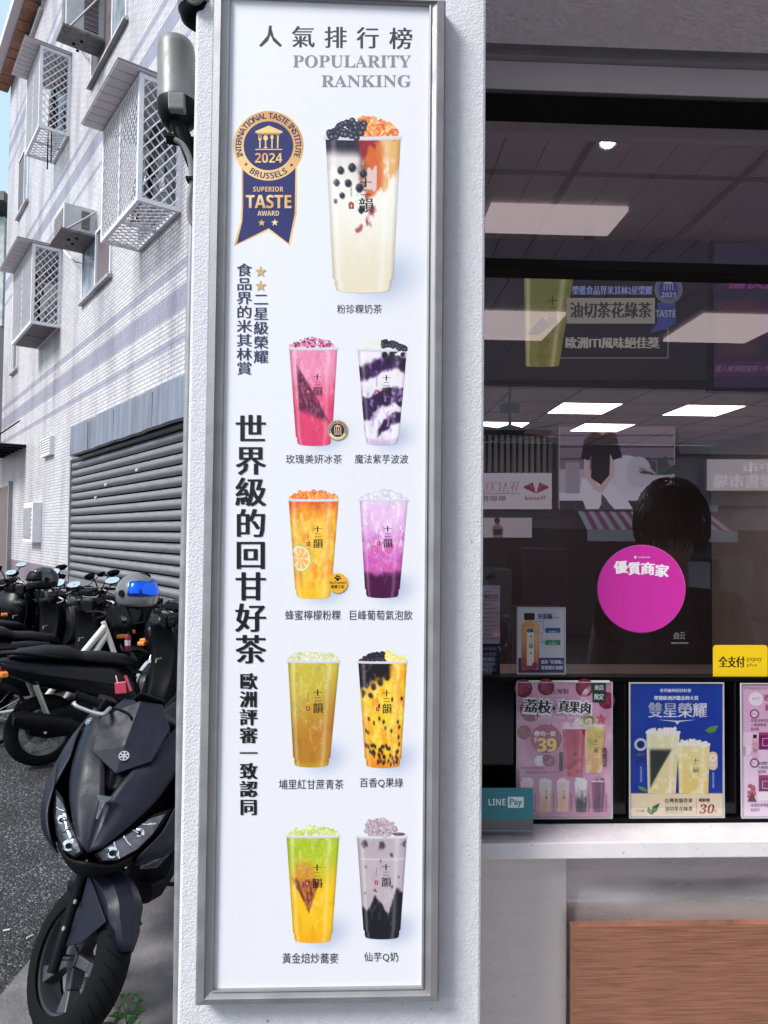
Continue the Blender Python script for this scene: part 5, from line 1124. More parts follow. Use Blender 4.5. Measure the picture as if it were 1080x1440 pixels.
# 6: round magenta sticker (the mascot of the photograph is left out)
e = empty('round_sticker', tuple(on_y(902, 828, GY-.001)), 0, 'round magenta sticker on the shop glass', 'sticker'); P = Printer(e, GY-.0012, step=.00002)
P.disc(902, 828, 62, 61.5, (210, 50, 166), n=64); P.ring(902, 828, 60.8, 61.8, (226, 96, 186), (190, 40, 150), n=64); P.text(SB('foodpanda'), (897, 782.5, 914, 785), (250, 220, 240)); P.disc(893.4, 783.6, 1.8, 1.8, (250, 220, 240))
for ch, x0, x1, dy, rt in (('優', 864, 882, 0, -5), ('質', 884, 900, 2, -2), ('商', 902, 920, 2, 2), ('家', 922, 940, 5, 5)): P.text(ch, (x0, 789+dy, x1, 806+dy), (252, 246, 252), smear=1.6, smy=.8, rot=rt)
# 7: yellow payment sticker
e = empty('yellow_sticker', tuple(on_y(1041, 931, GY-.001)), 0, 'yellow rounded payment sticker at the right of the glass', 'sticker'); P = Printer(e, GY-.0012, step=.00002)
P.rrect(1002.5, 907, 1079.5, 956, 5, (246, 206, 22)); P.text('全支付', (1011, 923, 1047, 938.5), (30, 26, 22), smear=1.4); P.text('pxpay', (1050.5, 925, 1071.5, 931.5), (40, 34, 26)); P.text('plus', (1050.5, 932.5, 1064.5, 938.5), (40, 34, 26))
# small white printed mark on the glass
e = empty('glass_mark', tuple(on_y(955, 895, GY-.001)), 0, 'small faint white printed emblem and number on the glass', 'sticker'); P = Printer(e, GY-.0012, step=.00002)
P.text('曲', (947.5, 889, 955, 899), (120, 114, 124)); P.text('云', (956, 889, 963.5, 899), (120, 114, 124)); P.text('0800-090090', (944, 903, 968, 905.6), (150, 144, 154))
# 8: payment stand on the counter
YL = 1.535; zb_ = ZC+.001
x0_, x1_ = on_y(655, 1150, YL).x, on_y(750, 1150, YL).x
e = empty('payment_stand', (x0_, YL, ZC), 0, 'teal mobile payment stand in clear acrylic on the white counter', 'payment stand'); ztl = on_y(700, 1107.5, YL).z
mb = MB(); mb.box((x0_, YL, zb_), (x1_, YL+.004, ztl)); mb.build('back_sheet', M['acrylic'], e, ws=True)
mb = MB(); mb.box((x0_, YL-.02, zb_), (x1_, YL+.05, zb_+.003)); mb.build('foot', M['acrylic'], e, ws=True)
P = Printer(e, YL-.001, step=.00002); zt_ = 1107.5
P.rect(655, 1108, 749.5, 1152, (48, 134, 148)); P.rect(655, 1152, 749.5, 1170, (112, 110, 116)); P.line((655, 1168), (749.5, 1168.5), 1, (170, 168, 174)); P.text(SB('LINE'), (687, 1123.5, 711, 1132.5), (234, 244, 246)); P.rrect(714, 1120.5, 736.5, 1136, 1.2, (232, 240, 242)); P.text('Pay', (717, 1123, 734, 1135), (48, 134, 148), smear=.7)
# ---------------- televisions hung inside
def tv(name, x0, y0, x1, y1, Y, label):
    a, b_ = on_y(x0, y1, Y), on_y(x1, y1, Y); z1 = on_y(x0, y0, Y).z; e_ = empty(name, ((a.x+b_.x)/2, Y, a.z), 0, label, 'menu screen')
    mb = MB(); mb.box((a.x-.012, Y+.003, a.z-.014), (b_.x+.012, Y+.05, z1+.012)); mb.build('case', M['black'], e_, ws=True, bevel=.003)
    mb = MB(); mb.tube([Vector(((a.x+b_.x)/2, Y+.05, z1-.1)), Vector(((a.x+b_.x)/2, Y+.05, ZI))], .02, 8); mb.build('hanger', M['black'], e_, ws=True)
    return e_
YT = 2.8
e = tv('menu_screen', 672, 338, 994, 534, YT, 'dim hanging screen picturing a green tea cup and award words'); P = Printer(e, YT, M['screen'], step=.0001)
P.rect(672, 338, 994, 534, (16, 17, 26)); P.outline(784, 387, 940, 504, 1.4, (104, 100, 90))
simple_cup(P, (735, 810, 378, 739, 786, 516), (92, 100, 46), (112, 106, 50), (80, 90, 40), 30, 50); P.poly([(742, 470), (762, 446), (775, 458), (756, 472)], (26, 32, 30))
P.rect(797, 419, 921, 455, (122, 122, 112)); P.text('榮獲食品界米其林2星榮耀', (805, 402, 917, 414.5), (110, 124, 170), smear=.8); P.text('油切茶花綠茶', (802, 425, 916, 447), (28, 30, 40), smear=1.6); P.text('歐洲ITI風味絕佳獎', (796, 474, 927, 490), (138, 136, 128), smear=1.6)
P.poly([(925, 425), (950, 425), (950, 455), (937, 463), (914, 468), (924, 455)], (44, 56, 116)); P.disc(940, 407, 20, 20, (84, 84, 96)); P.disc(940, 407, 14, 14, (34, 48, 112)); P.text(SB('TASTE'), (922, 436, 950, 446), (130, 132, 140)); P.text(SB('2021'), (930, 411, 950, 418), (140, 140, 140)); P.poly([(932, 399), (940, 394), (948, 399)], (140, 140, 140))
for x in (934, 938, 942, 946): P.rect(x-.6, 400, x+.6, 408, (140, 140, 140))
e = tv('menu_screen', 1004, 342, 1330, 545, YT, 'dim purple hanging screen cut off by the right edge'); P = Printer(e, YT, M['screen'], step=.0001)
P.rect(1004, 342, 1330, 545, (34, 29, 50)); P.text('暢快揪', (1022, 386, 1100, 406), (112, 40, 110), smear=3, shear=.2); P.rrect(1010, 423, 1068, 502, 3, (56, 34, 44)); P.rrect(1073, 423, 1130, 480, 3, (56, 20, 62)); P.rect(1004, 508, 1330, 530, (58, 30, 66)); P.text('萬人實測超有感 + 社', (1006, 514, 1084, 523), (140, 110, 140), shear=.1)

# ================================================================== SCOOTERS
def rotaxis(p0, d, ang):
    return Matrix.Translation(Vector(p0)) @ Matrix.Rotation(ang, 4, Vector(d).normalized()) @ Matrix.Translation(-Vector(p0))
def wheel(root, c, T, r, w_, spokes, rim_mat, tread=True, disc_side=-1):
    def mk():
        m_ = MB(); m_.T = T; return m_
    cx, cy, cz = c; ri = r*.70
    # rim: barrel, spokes, hub
    mb = mk(); mb.lathe([(ri-.012, -w_*.34), (ri+.006, -w_*.36), (ri+.008, -w_*.30), (ri-.010, -w_*.1), (ri-.010, w_*.1), (ri+.008, w_*.30), (ri+.006, w_*.36), (ri-.012, w_*.34), (ri-.022, 0)], c, 'Y', 40)
    mb.lathe([(0, -.035), (.036, -.035), (.040, -.01), (.040, .01), (.036, .035), (0, .035)], c, 'Y', 20)
    rim = mb.build('wheel', rim_mat, root, smooth=45)
    for k in range(spokes):
        a = 2*PI*k/spokes+.3; ca, sa_ = math.cos(a), math.sin(a); tx, tz = -sa_, ca
        mb = mk(); q = []
        for (rr, hw, dy) in ((.030, .020, .030), (ri*.55, .017, .024), (ri-.012, .030, w_*.26)):
            q.append([(cx+ca*rr+tx*hw, cy+s2*dy, cz+sa_*rr+tz*hw) for s2 in (-1, 1)]+[(cx+ca*rr-tx*hw, cy+s2*dy, cz+sa_*rr-tz*hw) for s2 in (1, -1)])
        mb.hexa(q[0], q[1]); mb.hexa(q[1], q[2]); mb.build('spoke', rim_mat, rim, bevel=.005)
    mb = mk(); prof = []
    for t in range(0, 13):
        th = -PI*.62+PI*1.24*t/12; prof.append((r-w_*.5+w_*.5*math.cos(th), w_*.5*math.sin(th)))
    prof += [(ri+.004, w_*.33), (ri+.004, -w_*.33)]
    mb.lathe(prof, c, 'Y', 56); mb.build('tyre', M['tyre'], rim, smooth=60)
    if tread:
        mb = mk()
        for k in range(34):
            for sd in (-1, 1):
                pts_ = []
                for u in (0, .33, .66, 1):
                    th = sd*(.10+.95*u); a = 2*PI*(k+(.5 if sd > 0 else 0))/34+u*.16; rr = r-w_*.5+w_*.5*math.cos(th)+.0012; pts_.append((Vector((cx+rr*math.cos(a), cy+w_*.5*math.sin(th)*1.01, cz+rr*math.sin(a))), a))
                vs = []
                for p, a in pts_: vs += [p+Vector((-math.sin(a), 0, math.cos(a)))*.0032, p-Vector((-math.sin(a), 0, math.cos(a)))*.0032]
                mb.add(vs, [(2*i, 2*i+1, 2*i+3, 2*i+2) for i in range(3)])
        o = mb.build('tread_groove', M['dark'], rim); tag(o, kind='stuff')
    mb = mk(); mb.lathe([(.06, disc_side*.046), (.11, disc_side*.046), (.11, disc_side*.050), (.06, disc_side*.050)], c, 'Y', 32); mb.build('brake_disc', M['rim_light'], rim, smooth=30)
    mb = mk(); mb.tube([(cx, cy-.095, cz), (cx, cy+.095, cz)], .011, 8); mb.build('axle', M['chrome'], rim)
    return rim
def mirror_stalk(root, T, base, head, face=(0, 0, 1), sz=(.062, .036), fm='mirrorface'):
    mb = MB(); mb.T = T; b_, h_ = Vector(base), Vector(head); midp = b_.lerp(h_, .55)+Vector((.03, 0, .02))
    mb.tube([Vector(p) for p in crom([b_, midp, h_], 4)], .0065, 6); st = mb.build('mirror', M['blackplastic'], root, smooth=50)
    n_ = Vector(face).normalized(); a = n_.cross(Vector((0, 0, 1))).normalized(); b2 = a.cross(n_).normalized()
    sh_ = [(-1, -.25), (-.82, .62), (-.3, 1), (.55, .92), (1, .3), (.9, -.55), (.2, -1), (-.6, -.9)]
    mb = MB(); mb.T = T; back = [h_+a*u*sz[0]*.6+b2*v*sz[1]*.6-n_*.035 for u, v in sh_]; fr = [h_+a*u*sz[0]+b2*v*sz[1] for u, v in sh_]
    mb.add(back+fr, [tuple(range(8))[::-1]]+[(i, (i+1) % 8, 8+(i+1) % 8, 8+i) for i in range(8)]+[tuple(range(8, 16))]); mb.build('mirror_shell', M['blackplastic'], st, bevel=.004)
    mb = MB(); mb.T = T; mb.add([h_+a*u*sz[0]*.93+b2*v*sz[1]*.93+n_*.001 for u, v in sh_], [tuple(range(8))]); mb.build('mirror_glass', M[fm], st)
def scooter(label, loc, heading, steer, body='bodyblack', detail='plain', group='scooters parked in the alley', rim='rim', accent=None, mirrors=True, lean=0, plate=True, scale=1, disc=-1, a_f=8):
    root = empty('scooter', (loc[0], loc[1], loc[2] if len(loc) > 2 else .016), 0, label, 'scooter', group)
    root.rotation_euler = (R(lean), 0, heading); root.scale = (scale,)*3
    I = Matrix.Identity(4); ax0 = Vector((.40, 0, .93)); ax1 = Vector((.715, 0, .26)); axd = (ax0-ax1); ST = rotaxis(ax1, axd, R(steer))
    bm_ = M[body]; r = .262
    def nb(T=I): m_ = MB(); m_.T = T; return m_
    # front assembly
    fc = (.735, 0, r); wheel(root, fc, ST, r, .125, 5, M[rim], disc_side=disc)
    wheel(root, (-.64, 0, r), I, r, .13, 5, M[rim], disc_side=1)
    for s_ in (-1, 1):
        mb = nb(ST); up = Vector((.54, s_*.085, .66)); lo = Vector((.735, s_*.092, r)); md = up.lerp(lo, .30)
        mb.tube([up, md], .013, 10); fk = mb.build('fork', M['chrome'], root, smooth=50)
        mb = nb(ST); mb.tube([md, md.lerp(lo, .06), md.lerp(lo, .08), md.lerp(lo, .75), lo+Vector((.02, 0, -.045))], [.023, .023, .020, .022, .019], 12); mb.build('fork_leg', M['blackplastic'], fk, smooth=50)
    # front fender: an arch swept along the wheel
    rows = []
    for k in range(15):
        a = R(a_f+(140-a_f)*k/14); wd = .074*math.sqrt(min(1, (k+.5)/4.5))
        rr = r+.022+(.012 if 3 < k < 11 else 0); row = []
        for (yy, dr) in ((-1, -.06), (-1.0, -.028), (-.72, .004), (-.25, .018), (0, .024), (.25, .018), (.72, .004), (1.0, -.028), (1, -.06)):
            q_ = rr+dr*(1 if k > 2 else .5); row.append(Vector((fc[0]+q_*math.cos(a), yy*wd, fc[2]+q_*math.sin(a))))
        rows.append(row)
    mb = nb(ST); mb.grid(rows); fd = mb.build('fender', bm_, root, smooth=32, solid=.004)
    for s_ in (-1, 1):
        mb = nb(ST); mb.prism([(fc[0]-.10, s_*.076, fc[2]+.26), (fc[0]+.13, s_*.076, fc[2]+.22), (fc[0]+.07, s_*.078, fc[2]+.10), (fc[0]-.01, s_*.080, fc[2]+.03), (fc[0]-.05, s_*.080, fc[2]+.06), (fc[0]-.05, s_*.078, fc[2]+.18)], (0, s_*.005, 0)); mb.build('fender_brace', bm_, fd, bevel=.002)
        for (x, z) in ((-.02, .18), (.0, .09)): mb = nb(ST); mb.tube([(fc[0]+x-.025, s_*.108, fc[2]+z), (fc[0]+x-.025, s_*.114, fc[2]+z)], .008, 8); mb.build('bolt', M['rim_light'], fd)
    # handlebar
    hb_ = ax0+Vector((-.035, 0, .07))
    mb = nb(ST); mb.tube([Vector(p) for p in crom([hb_+Vector((-.10, -.305, .035)), hb_+Vector((-.05, -.20, .045)), hb_+Vector((0, -.07, .0)), hb_+Vector((0, .07, .0)), hb_+Vector((-.05, .20, .045)), hb_+Vector((-.10, .305, .035))], 4)], .012, 8); hbo = mb.build('handlebar', M['blackplastic'], root, smooth=50)
    for s_ in (-1, 1):
        mb = nb(ST); a, b_ = hb_+Vector((-.10, s_*.31, .035)), hb_+Vector((-.058, s_*.205, .044)); pr = [(0, .010), (.01, .020), (.1, .017), (.3, .0185), (.5, .017), (.7, .0185), (.9, .018), (.97, .022), (1, .022)]
        mb.tube([a.lerp(b_, t) for t, _ in pr], [q for _, q in pr], 12); mb.build('grip', M['tyre'], hbo, smooth=40)
        mb = nb(ST); mb.tube([Vector(p) for p in crom([hb_+Vector((-.01, s_*.19, .05)), hb_+Vector((.035, s_*.24, .03)), hb_+Vector((-.005, s_*.32, .02)), hb_+Vector((-.03, s_*.335, .022))], 4)], [.009]*6+[.0075]*6+[.011], 7); mb.build('brake_lever', M['alloy_lever'], hbo, smooth=50)
        mb = nb(ST); mb.box(hb_+Vector((-.09, s_*.15, .015)), hb_+Vector((-.03, s_*.22, .075))); mb.build('switch_box', M['blackplastic'], hbo, bevel=.008)
        if mirrors: mirror_stalk(root, ST, hb_+Vector((-.04, s_*.17, .07)), hb_+Vector((-.02, s_*.32, .24)), face=(-.75, -.45, .95), sz=(.078, .05))
    mb = nb(ST); mb.hexa([hb_+Vector((.07, -.07, -.06)), hb_+Vector((.07, .07, -.06)), hb_+Vector((-.10, .09, -.05)), hb_+Vector((-.10, -.09, -.05))], [hb_+Vector((.09, -.08, .05)), hb_+Vector((.09, .08, .05)), hb_+Vector((-.10, .11, .07)), hb_+Vector((-.10, -.11, .07))]); mb.build('handlebar_cover', M['blackplastic'], root, bevel=.02)
    for s_ in (-1, 1):
        mb = nb(ST); mb.tube([Vector(p) for p in crom([hb_+Vector((-.03, s_*.18, .05)), hb_+Vector((.09, s_*.15, .07)), hb_+Vector((.10, s_*.05, -.06)), hb_+Vector((.06, s_*.03, -.16))], 5)], .0045, 6); mb.build('brake_cable', M['black'], hbo, smooth=60)
    mb = nb(ST); mb.box(hb_+Vector((-.102, -.055, .052)), hb_+Vector((-.06, .055, .085))); mb.build('instrument', M['lamp_glass'], root, bevel=.008)
    mb = nb(); mb.tube([(.262, 0, .70), (.22, 0, .70), (.215, 0, .67)], .008, 6); mb.build('bag_hook', M['rim_light'], root)
    for s_ in (-1, 1): mb = nb(); mb.tube([(-.08, s_*.175, .30), (-.06, s_*.235, .305)], .012, 8); mb.build('foot_peg', M['rim_light'], root)
    # body: leg shield, floor, side body, seat, tail
    mb = nb(); mb.grid(patch([[(.26, -.25, .98), (.33, -.14, 1.0), (.36, 0, .99), (.33, .14, 1.0), (.26, .25, .98)], [(.28, -.27, .80), (.40, -.15, .82), (.44, 0, .82), (.40, .15, .82), (.28, .27, .80)], [(.26, -.23, .55), (.38, -.13, .55), (.42, 0, .55), (.38, .13, .55), (.26, .23, .55)], [(.20, -.17, .32), (.28, -.1, .30), (.30, 0, .30), (.28, .1, .30), (.20, .17, .32)]], 4)); mb.build('leg_shield', M['blackplastic'], root, smooth=50, solid=.02)
    mb = nb(); mb.loft([(.32, .15, .26, .36, 5), (.2, .17, .23, .34, 5), (-.1, .17, .22, .34, 5), (-.25, .15, .24, .42, 4)], 20); mb.build('floorboard', M['blackplastic'], root, smooth=40)
    mb = nb(); mb.loft([(.06, .09, .32, .52, 3), (-.02, .15, .34, .66, 3), (-.2, .18, .42, .72, 3.2), (-.45, .185, .52, .76, 3), (-.7, .16, .60, .80, 2.6), (-.9, .10, .70, .82, 2.4), (-1.0, .03, .77, .81, 2)], 24); sb2 = mb.build('side_body', bm_, root, smooth=45)
    for s_ in (-1, 1):
        mb = nb(); mb.grid(patch([[(.02, s_*.135, .60), (-.3, s_*.192, .66), (-.7, s_*.175, .74), (-.96, s_*.06, .80)], [(-.04, s_*.15, .50), (-.3, s_*.205, .60), (-.7, s_*.185, .70), (-.94, s_*.07, .775)]], 4)); mb.build('side_panel', M[accent or 'blackplastic'], root, smooth=50, solid=.008)
    mb = nb(); mb.loft([(.03, .05, .66, .71, 2.5), (-.04, .11, .67, .765, 2.8), (-.2, .145, .71, .80, 3), (-.38, .15, .745, .815, 3), (-.46, .155, .765, .865, 3), (-.62, .145, .785, .885, 3), (-.80, .11, .80, .875, 2.8), (-.88, .05, .815, .85, 2.4)], 24); mb.build('seat', M['seat'], root, smooth=45)
    mb = nb(); mb.tube([Vector(p) for p in crom([(-.55, -.17, .81), (-.80, -.15, .86), (-.99, -.06, .87), (-.99, .06, .87), (-.80, .15, .86), (-.55, .17, .81)], 4)], .012, 8); mb.build('grab_rail', M['blackplastic'], root, smooth=50)
    mb = nb(); mb.box((-1.005, -.075, .715), (-.93, .075, .775)); mb.build('tail_light', M['redplastic'], root, bevel=.012)
    for s_ in (-1, 1): mb = nb(); mb.box((-.95, s_*.10-.03, .70), (-.90, s_*.10+.03, .74)); mb.build('rear_indicator', M['orange'], root, bevel=.01)
    mb = nb(); mb.add([(-.92, -.07, .70), (-.92, .07, .70), (-1.06, .08, .44), (-1.06, -.08, .44)], [(0, 1, 2, 3)]); mb.build('rear_fender', M['blackplastic'], root, solid=.012)
    if plate:
        mb = nb(); q0, q1 = Vector((-.985, 0, .635)), Vector((-1.05, 0, .50)); y_ = Vector((0, .105, 0)); mb.hexa([q0-y_, q0+y_, q1+y_, q1-y_], [v+Vector((-.006, 0, -.003)) for v in (q0-y_, q0+y_, q1+y_, q1-y_)]); pl = mb.build('number_plate', M['plate'], root)
        dn = (q1-q0).normalized(); hh_ = (q1-q0).length; mm = MB()
        for (a2, b2, w2, h2) in [(-.5+.2*k, .22, .10, .06) for k in range(5)]+[(-.72+.24*k, .5, .13, .30) for k in range(7)]:
            c_ = q0+dn*hh_*b2+Vector((-.0075, a2*.105, -.004)); e1, e2 = Vector((0, w2*.05, 0)), dn*hh_*h2*.5; mm.add([c_-e1-e2, c_+e1-e2, c_+e1+e2, c_-e1+e2], [(0, 1, 2, 3)])
        tag(mm.build('plate_marks', mat_ink, pl), kind='stuff')
    # engine, exhaust, stand
    mb = nb(); mb.loft([(-.1, .10, .24, .46, 4), (-.35, .13, .20, .50, 4), (-.62, .10, .20, .42, 3.5), (-.74, .06, .24, .36, 3)], 18); mb.build('engine_case', M['blackplastic'], root, smooth=40)
    mb = nb(); mb.tube([Vector(p) for p in crom([(-.1, -.12, .24), (-.3, -.16, .22), (-.45, -.19, .28)], 4)], .018, 8); ex = mb.build('exhaust', M['rim_light'], root, smooth=50)
    mb = nb(); mb.loft([(-.42, .035, .24, .33, 2.3), (-.50, .052, .26, .38, 2.6), (-.80, .055, .33, .46, 2.6), (-.88, .04, .37, .46, 2.4)], 16)
    mb.v = [Vector((p.x, p.y-.20, p.z)) for p in mb.v]; mb.build('muffler', M['blackplastic'], ex, smooth=45)
    for s_ in (-1, 1): mb = nb(); mb.tube([(-.60, s_*.12, .30), (-.72, s_*.13, .62)], .020, 8); mb.build('shock_absorber', M['rim_light'], root, smooth=40)
    mb = nb(); mb.tube([(-.2, .1, .26), (-.34, .15, .02)], .012, 6); mb.tube([(-.2, -.1, .26), (-.34, -.15, .02)], .012, 6); mb.tube([(-.34, -.15, .02), (-.34, .15, .02)], .012, 6); mb.build('stand', M['black'], root)
    if detail == 'plain':
        mb = nb(); mb.grid(patch([[(.38, -.20, 1.0), (.50, -.10, 1.0), (.54, 0, 1.0), (.50, .10, 1.0), (.38, .20, 1.0)], [(.42, -.26, .82), (.58, -.14, .82), (.64, 0, .82), (.58, .14, .82), (.42, .26, .82)], [(.44, -.20, .60), (.58, -.10, .60), (.63, 0, .60), (.58, .10, .60), (.44, .20, .60)], [(.38, -.10, .46), (.46, -.05, .45), (.48, 0, .45), (.46, .05, .45), (.38, .10, .46)]], 4)); mb.build('front_cowl', bm_, root, smooth=50, solid=.015)
        mb = nb(); mb.loft([(.58, .10, .80, .90, 2.4), (.655, .085, .81, .89, 2.4), (.668, .05, .83, .87, 2.2)], 20); mb.build('headlight', M['lamp_glass'], root, smooth=50)
        for s_ in (-1, 1): mb = nb(); mb.box((.50, s_*.19-.035, .69), (.60, s_*.17+.02, .73)); mb.build('front_indicator', M['orange'], root, bevel=.012)
    return root, ST, nb
mat_ink = mat('dark ink', (.02, .03, .03), .5)

# ---- the near matte navy scooter, its sharp front cowl built panel by panel
hd_ang = R(-91.5)
root, ST, nb = scooter('matte navy scooter facing out beside the pillar, twin headlights, wheel turned', (-.985, 3.275, .016), hd_ang, 49, 'navy', 'sharp', accent='navy', mirrors=False, group=None, lean=-9, scale=.9435, disc=1, a_f=38)
CW = Matrix.Translation((0, 0, .677)) @ Matrix.Diagonal((1, .95, .83, 1)) @ Matrix.Translation((0, 0, -.585))
def nb(T=CW): m_ = MB(); m_.T = T; return m_
def sym(rows, name, m_, n=4, solid=.006, smooth=40, both=True, parent=None):
    out = []
    for mir in ((False, True) if both else (False,)):
        mb = nb(); mb.grid(patch(rows, n, mir)); out.append(mb.build(name, m_, parent or root, smooth=smooth, solid=solid, soff=0))
    return out
# beak: centre valley between two fins
sym([[(.80, 0, .585), (.798, .022, .60), (.792, .045, .61)], [(.765, 0, .66), (.745, .075, .69), (.715, .115, .685)], [(.715, .0, .745), (.670, .115, .79), (.635, .175, .765)], [(.655, .035, .84), (.585, .155, .90), (.540, .215, .86)], [(.575, .085, .93), (.49, .185, .99), (.44, .235, .95)], [(.47, .165, 1.05), (.40, .205, 1.085), (.36, .235, 1.05)]], 'cowl_fin', M['navy'])
# recess behind the fins and the visor panel
sym([[(.66, 0, .80), (.65, .07, .82)], [(.60, 0, .87), (.57, .11, .89)], [(.54, 0, .93), (.49, .16, .97)]], 'cowl_recess', M['blackplastic'])
vp = [(.640, 0, .868), (.600, -.125, .935), (.600, .125, .935), (.500, -.152, 1.06), (.500, .152, 1.06), (.430, -.085, 1.150), (.430, .085, 1.150), (.470, 0, 1.165), (.592, 0, .98)]
mb = nb(); mb.add(vp, [(0, 8, 1), (0, 2, 8), (8, 7, 3, 1), (8, 2, 4, 7), (7, 5, 3), (7, 4, 6)]); vis = mb.build('visor', M['navy'], root, solid=.010, soff=-1); vis.modifiers.new('bv', 'BEVEL').width = .003
def emblem(c, n_, r_, parent):
    n_ = Vector(n_).normalized(); a = n_.cross(Vector((0, 0, 1))).normalized(); b2 = a.cross(n_).normalized(); c = Vector(c)
    mb = nb(); mb.tube([c, c+n_*.003], r_, 24); e0 = mb.build('emblem', M['chrome'], parent, smooth=30)
    mb = nb(); mb.tube([c+n_*.0031, c+n_*.0035], r_*.84, 24); mb.build('emblem_ground', M['black'], parent)
    for k in range(6):
        an = PI/2+k*PI/3; d_ = a*math.cos(an)+b2*math.sin(an); e_ = n_.cross(d_)*r_*.13; mb = nb(); mb.hexa([c+n_*.0036-e_*.7, c+n_*.0036+e_*.7, c+n_*.0036+d_*r_*.8+e_*1.3, c+n_*.0036+d_*r_*.8-e_*1.3], [v+n_*.001 for v in (c+n_*.0036-e_*.7, c+n_*.0036+e_*.7, c+n_*.0036+d_*r_*.8+e_*1.3, c+n_*.0036+d_*r_*.8-e_*1.3)]); mb.build('emblem_fork', M['chrome'], parent)
emblem((.612, .012, .945), (.84, .30, .45), .021, vis); emblem((.452, -.213, 1.015), (.62, -.52, .55), .017, vis)
# chrome T mark between the fins
mb = nb(); mb.prism([(.714, -.030, .798), (.714, .030, .798), (.722, .026, .786), (.732, .012, .776), (.764, .004, .715), (.764, -.004, .715), (.732, -.012, .776), (.722, -.026, .786)], (.008, 0, .005)); mb.build('chrome_mark', M['lamp_glass'], root, bevel=.002)
# headlights: lens, dark surround
for s_ in (-1, 1):
    L_ = [(.795, s_*.022, .580), (.790, s_*.050, .548), (.755, s_*.105, .545), (.705, s_*.170, .585), (.655, s_*.215, .650), (.600, s_*.245, .735), (.648, s_*.190, .722), (.700, s_*.135, .672), (.755, s_*.070, .628)]
    c_ = Vector((.735, s_*.105, .608)); P_ = [Vector(p) for p in L_]; inner = [c_+(p-c_)*.86+Vector((.006, 0, 0)) for p in P_]; mid_ = [c_+(p-c_)*.45+Vector((.020, 0, .004)) for p in P_]; n9 = len(P_)
    mb = nb(); mb.add(P_+inner, [(i, (i+1) % n9, n9+(i+1) % n9, n9+i) for i in range(n9)]); mb.build('headlight_surround', M['blackplastic'], root, solid=.006)
    mb = nb(); mb.add(inner+mid_+[c_+Vector((.024, 0, .006))], [(i, (i+1) % n9, n9+(i+1) % n9, n9+i) for i in range(n9)]+[(n9+i, n9+(i+1) % n9, 2*n9) for i in range(n9)]); hl = mb.build('headlight', M['lamp_glass'], root, smooth=60)
    for (uu, rr_) in ((.30, .026), (.62, .020)):
        pc = c_.lerp(inner[1 if uu < .5 else 5], .42)+Vector((.020, 0, .004)); mb = nb(); mb.tube([pc-Vector((.012, 0, 0)), pc, pc+Vector((.004, 0, .001))], [rr_*.6, rr_, rr_*.8], 14); mb.build('reflector_bowl', M['chrome'], hl, smooth=60)
        mb = nb(); mb.tube([pc+Vector((.0045, 0, .001)), pc+Vector((.008, 0, .002))], rr_*.45, 10); mb.build('bulb', M['black'], hl)
    for k in range(4):
        f0 = k/4; a = inner[2].lerp(inner[5], f0+.05); b_ = inner[8].lerp(inner[6], f0+.05); mb = nb(); off = Vector((.012, 0, .002)); mb.tube([a+off, (a+b_)/2+off*1.6, b_+off], .0035, 5); mb.build('reflector_rib', M['chrome'], hl)
# side cowls and chin
sym([[(.60, .252, .74), (.50, .290, .83), (.38, .300, .90), (.24, .27, .93)], [(.665, .232, .65), (.57, .300, .70), (.42, .320, .76), (.24, .29, .80)], [(.720, .180, .570), (.62, .265, .57), (.46, .300, .60), (.28, .27, .62)], [(.70, .150, .505), (.58, .215, .46), (.44, .24, .45), (.28, .22, .46)]], 'side_cowl', M['navy'])
sym([[(.535, .232, .865), (.44, .252, .95), (.33, .25, 1.02)], [(.60, .250, .745), (.50, .288, .835), (.38, .298, .905)]], 'upper_cowl', M['navy'])
mb = nb(); mb.grid(patch([[(.700, -.165, .560), (.765, -.09, .530), (.802, 0, .545), (.765, .09, .530), (.700, .165, .560)], [(.69, -.15, .510), (.745, -.08, .475), (.785, 0, .470), (.745, .08, .475), (.69, .15, .510)], [(.60, -.14, .47), (.65, -.07, .44), (.68, 0, .43), (.65, .07, .44), (.60, .14, .47)]], 4)); mb.build('chin', M['blackplastic'], root, smooth=35, solid=.006)
mb = nb(); mb.loft([(.66, .13, .45, .60, 3), (.5, .19, .42, .86, 3), (.36, .21, .38, .98, 3)], 20); mb.build('inner_cowl', M['dark'], root, smooth=50)
for s_ in (-1, 1):
    mb = nb(); mb.prism([(.63, s_*.225, .50), (.67, s_*.17, .505), (.66, s_*.17, .465), (.60, s_*.225, .45), (.55, s_*.25, .48)], (0, 0, .012)); mb.v = mb.v; mb.build('front_indicator', M['lamp_glass'], root, bevel=.004)
mb = nb(ST); hbp = Vector((.365, 0, 1.0)); mb.box(hbp+Vector((-.02, -.10, .06)), hbp+Vector((.10, .10, .10))); mb.build('instrument_cover', M['blackplastic'], root, bevel=.015)
mb = nb(ST); mb.tube([hbp+Vector((.03, -.09, .09)), hbp+Vector((.05, -.10, .13))], .008, 8); ph = mb.build('phone_mount', M['blackplastic'], root)
mb = nb(ST); mb.hexa([hbp+Vector((.04, -.15, .12)), hbp+Vector((.04, -.02, .12)), hbp+Vector((.03, -.02, .125)), hbp+Vector((.03, -.15, .125))], [hbp+Vector((.07, -.15, .165)), hbp+Vector((.07, -.02, .165)), hbp+Vector((.06, -.02, .17)), hbp+Vector((.06, -.15, .17))]); mb.build('phone_plate', M['black'], ph, bevel=.006)
RM = (Matrix.Translation((-.985, 3.275, .016)) @ Matrix.Rotation(hd_ang, 4, 'Z') @ Matrix.Rotation(R(-9), 4, 'X') @ Matrix.Scale(.9435, 4)).inverted()
def wp(px, py, d_): return RM @ (CP+ray(px, py)*d_)
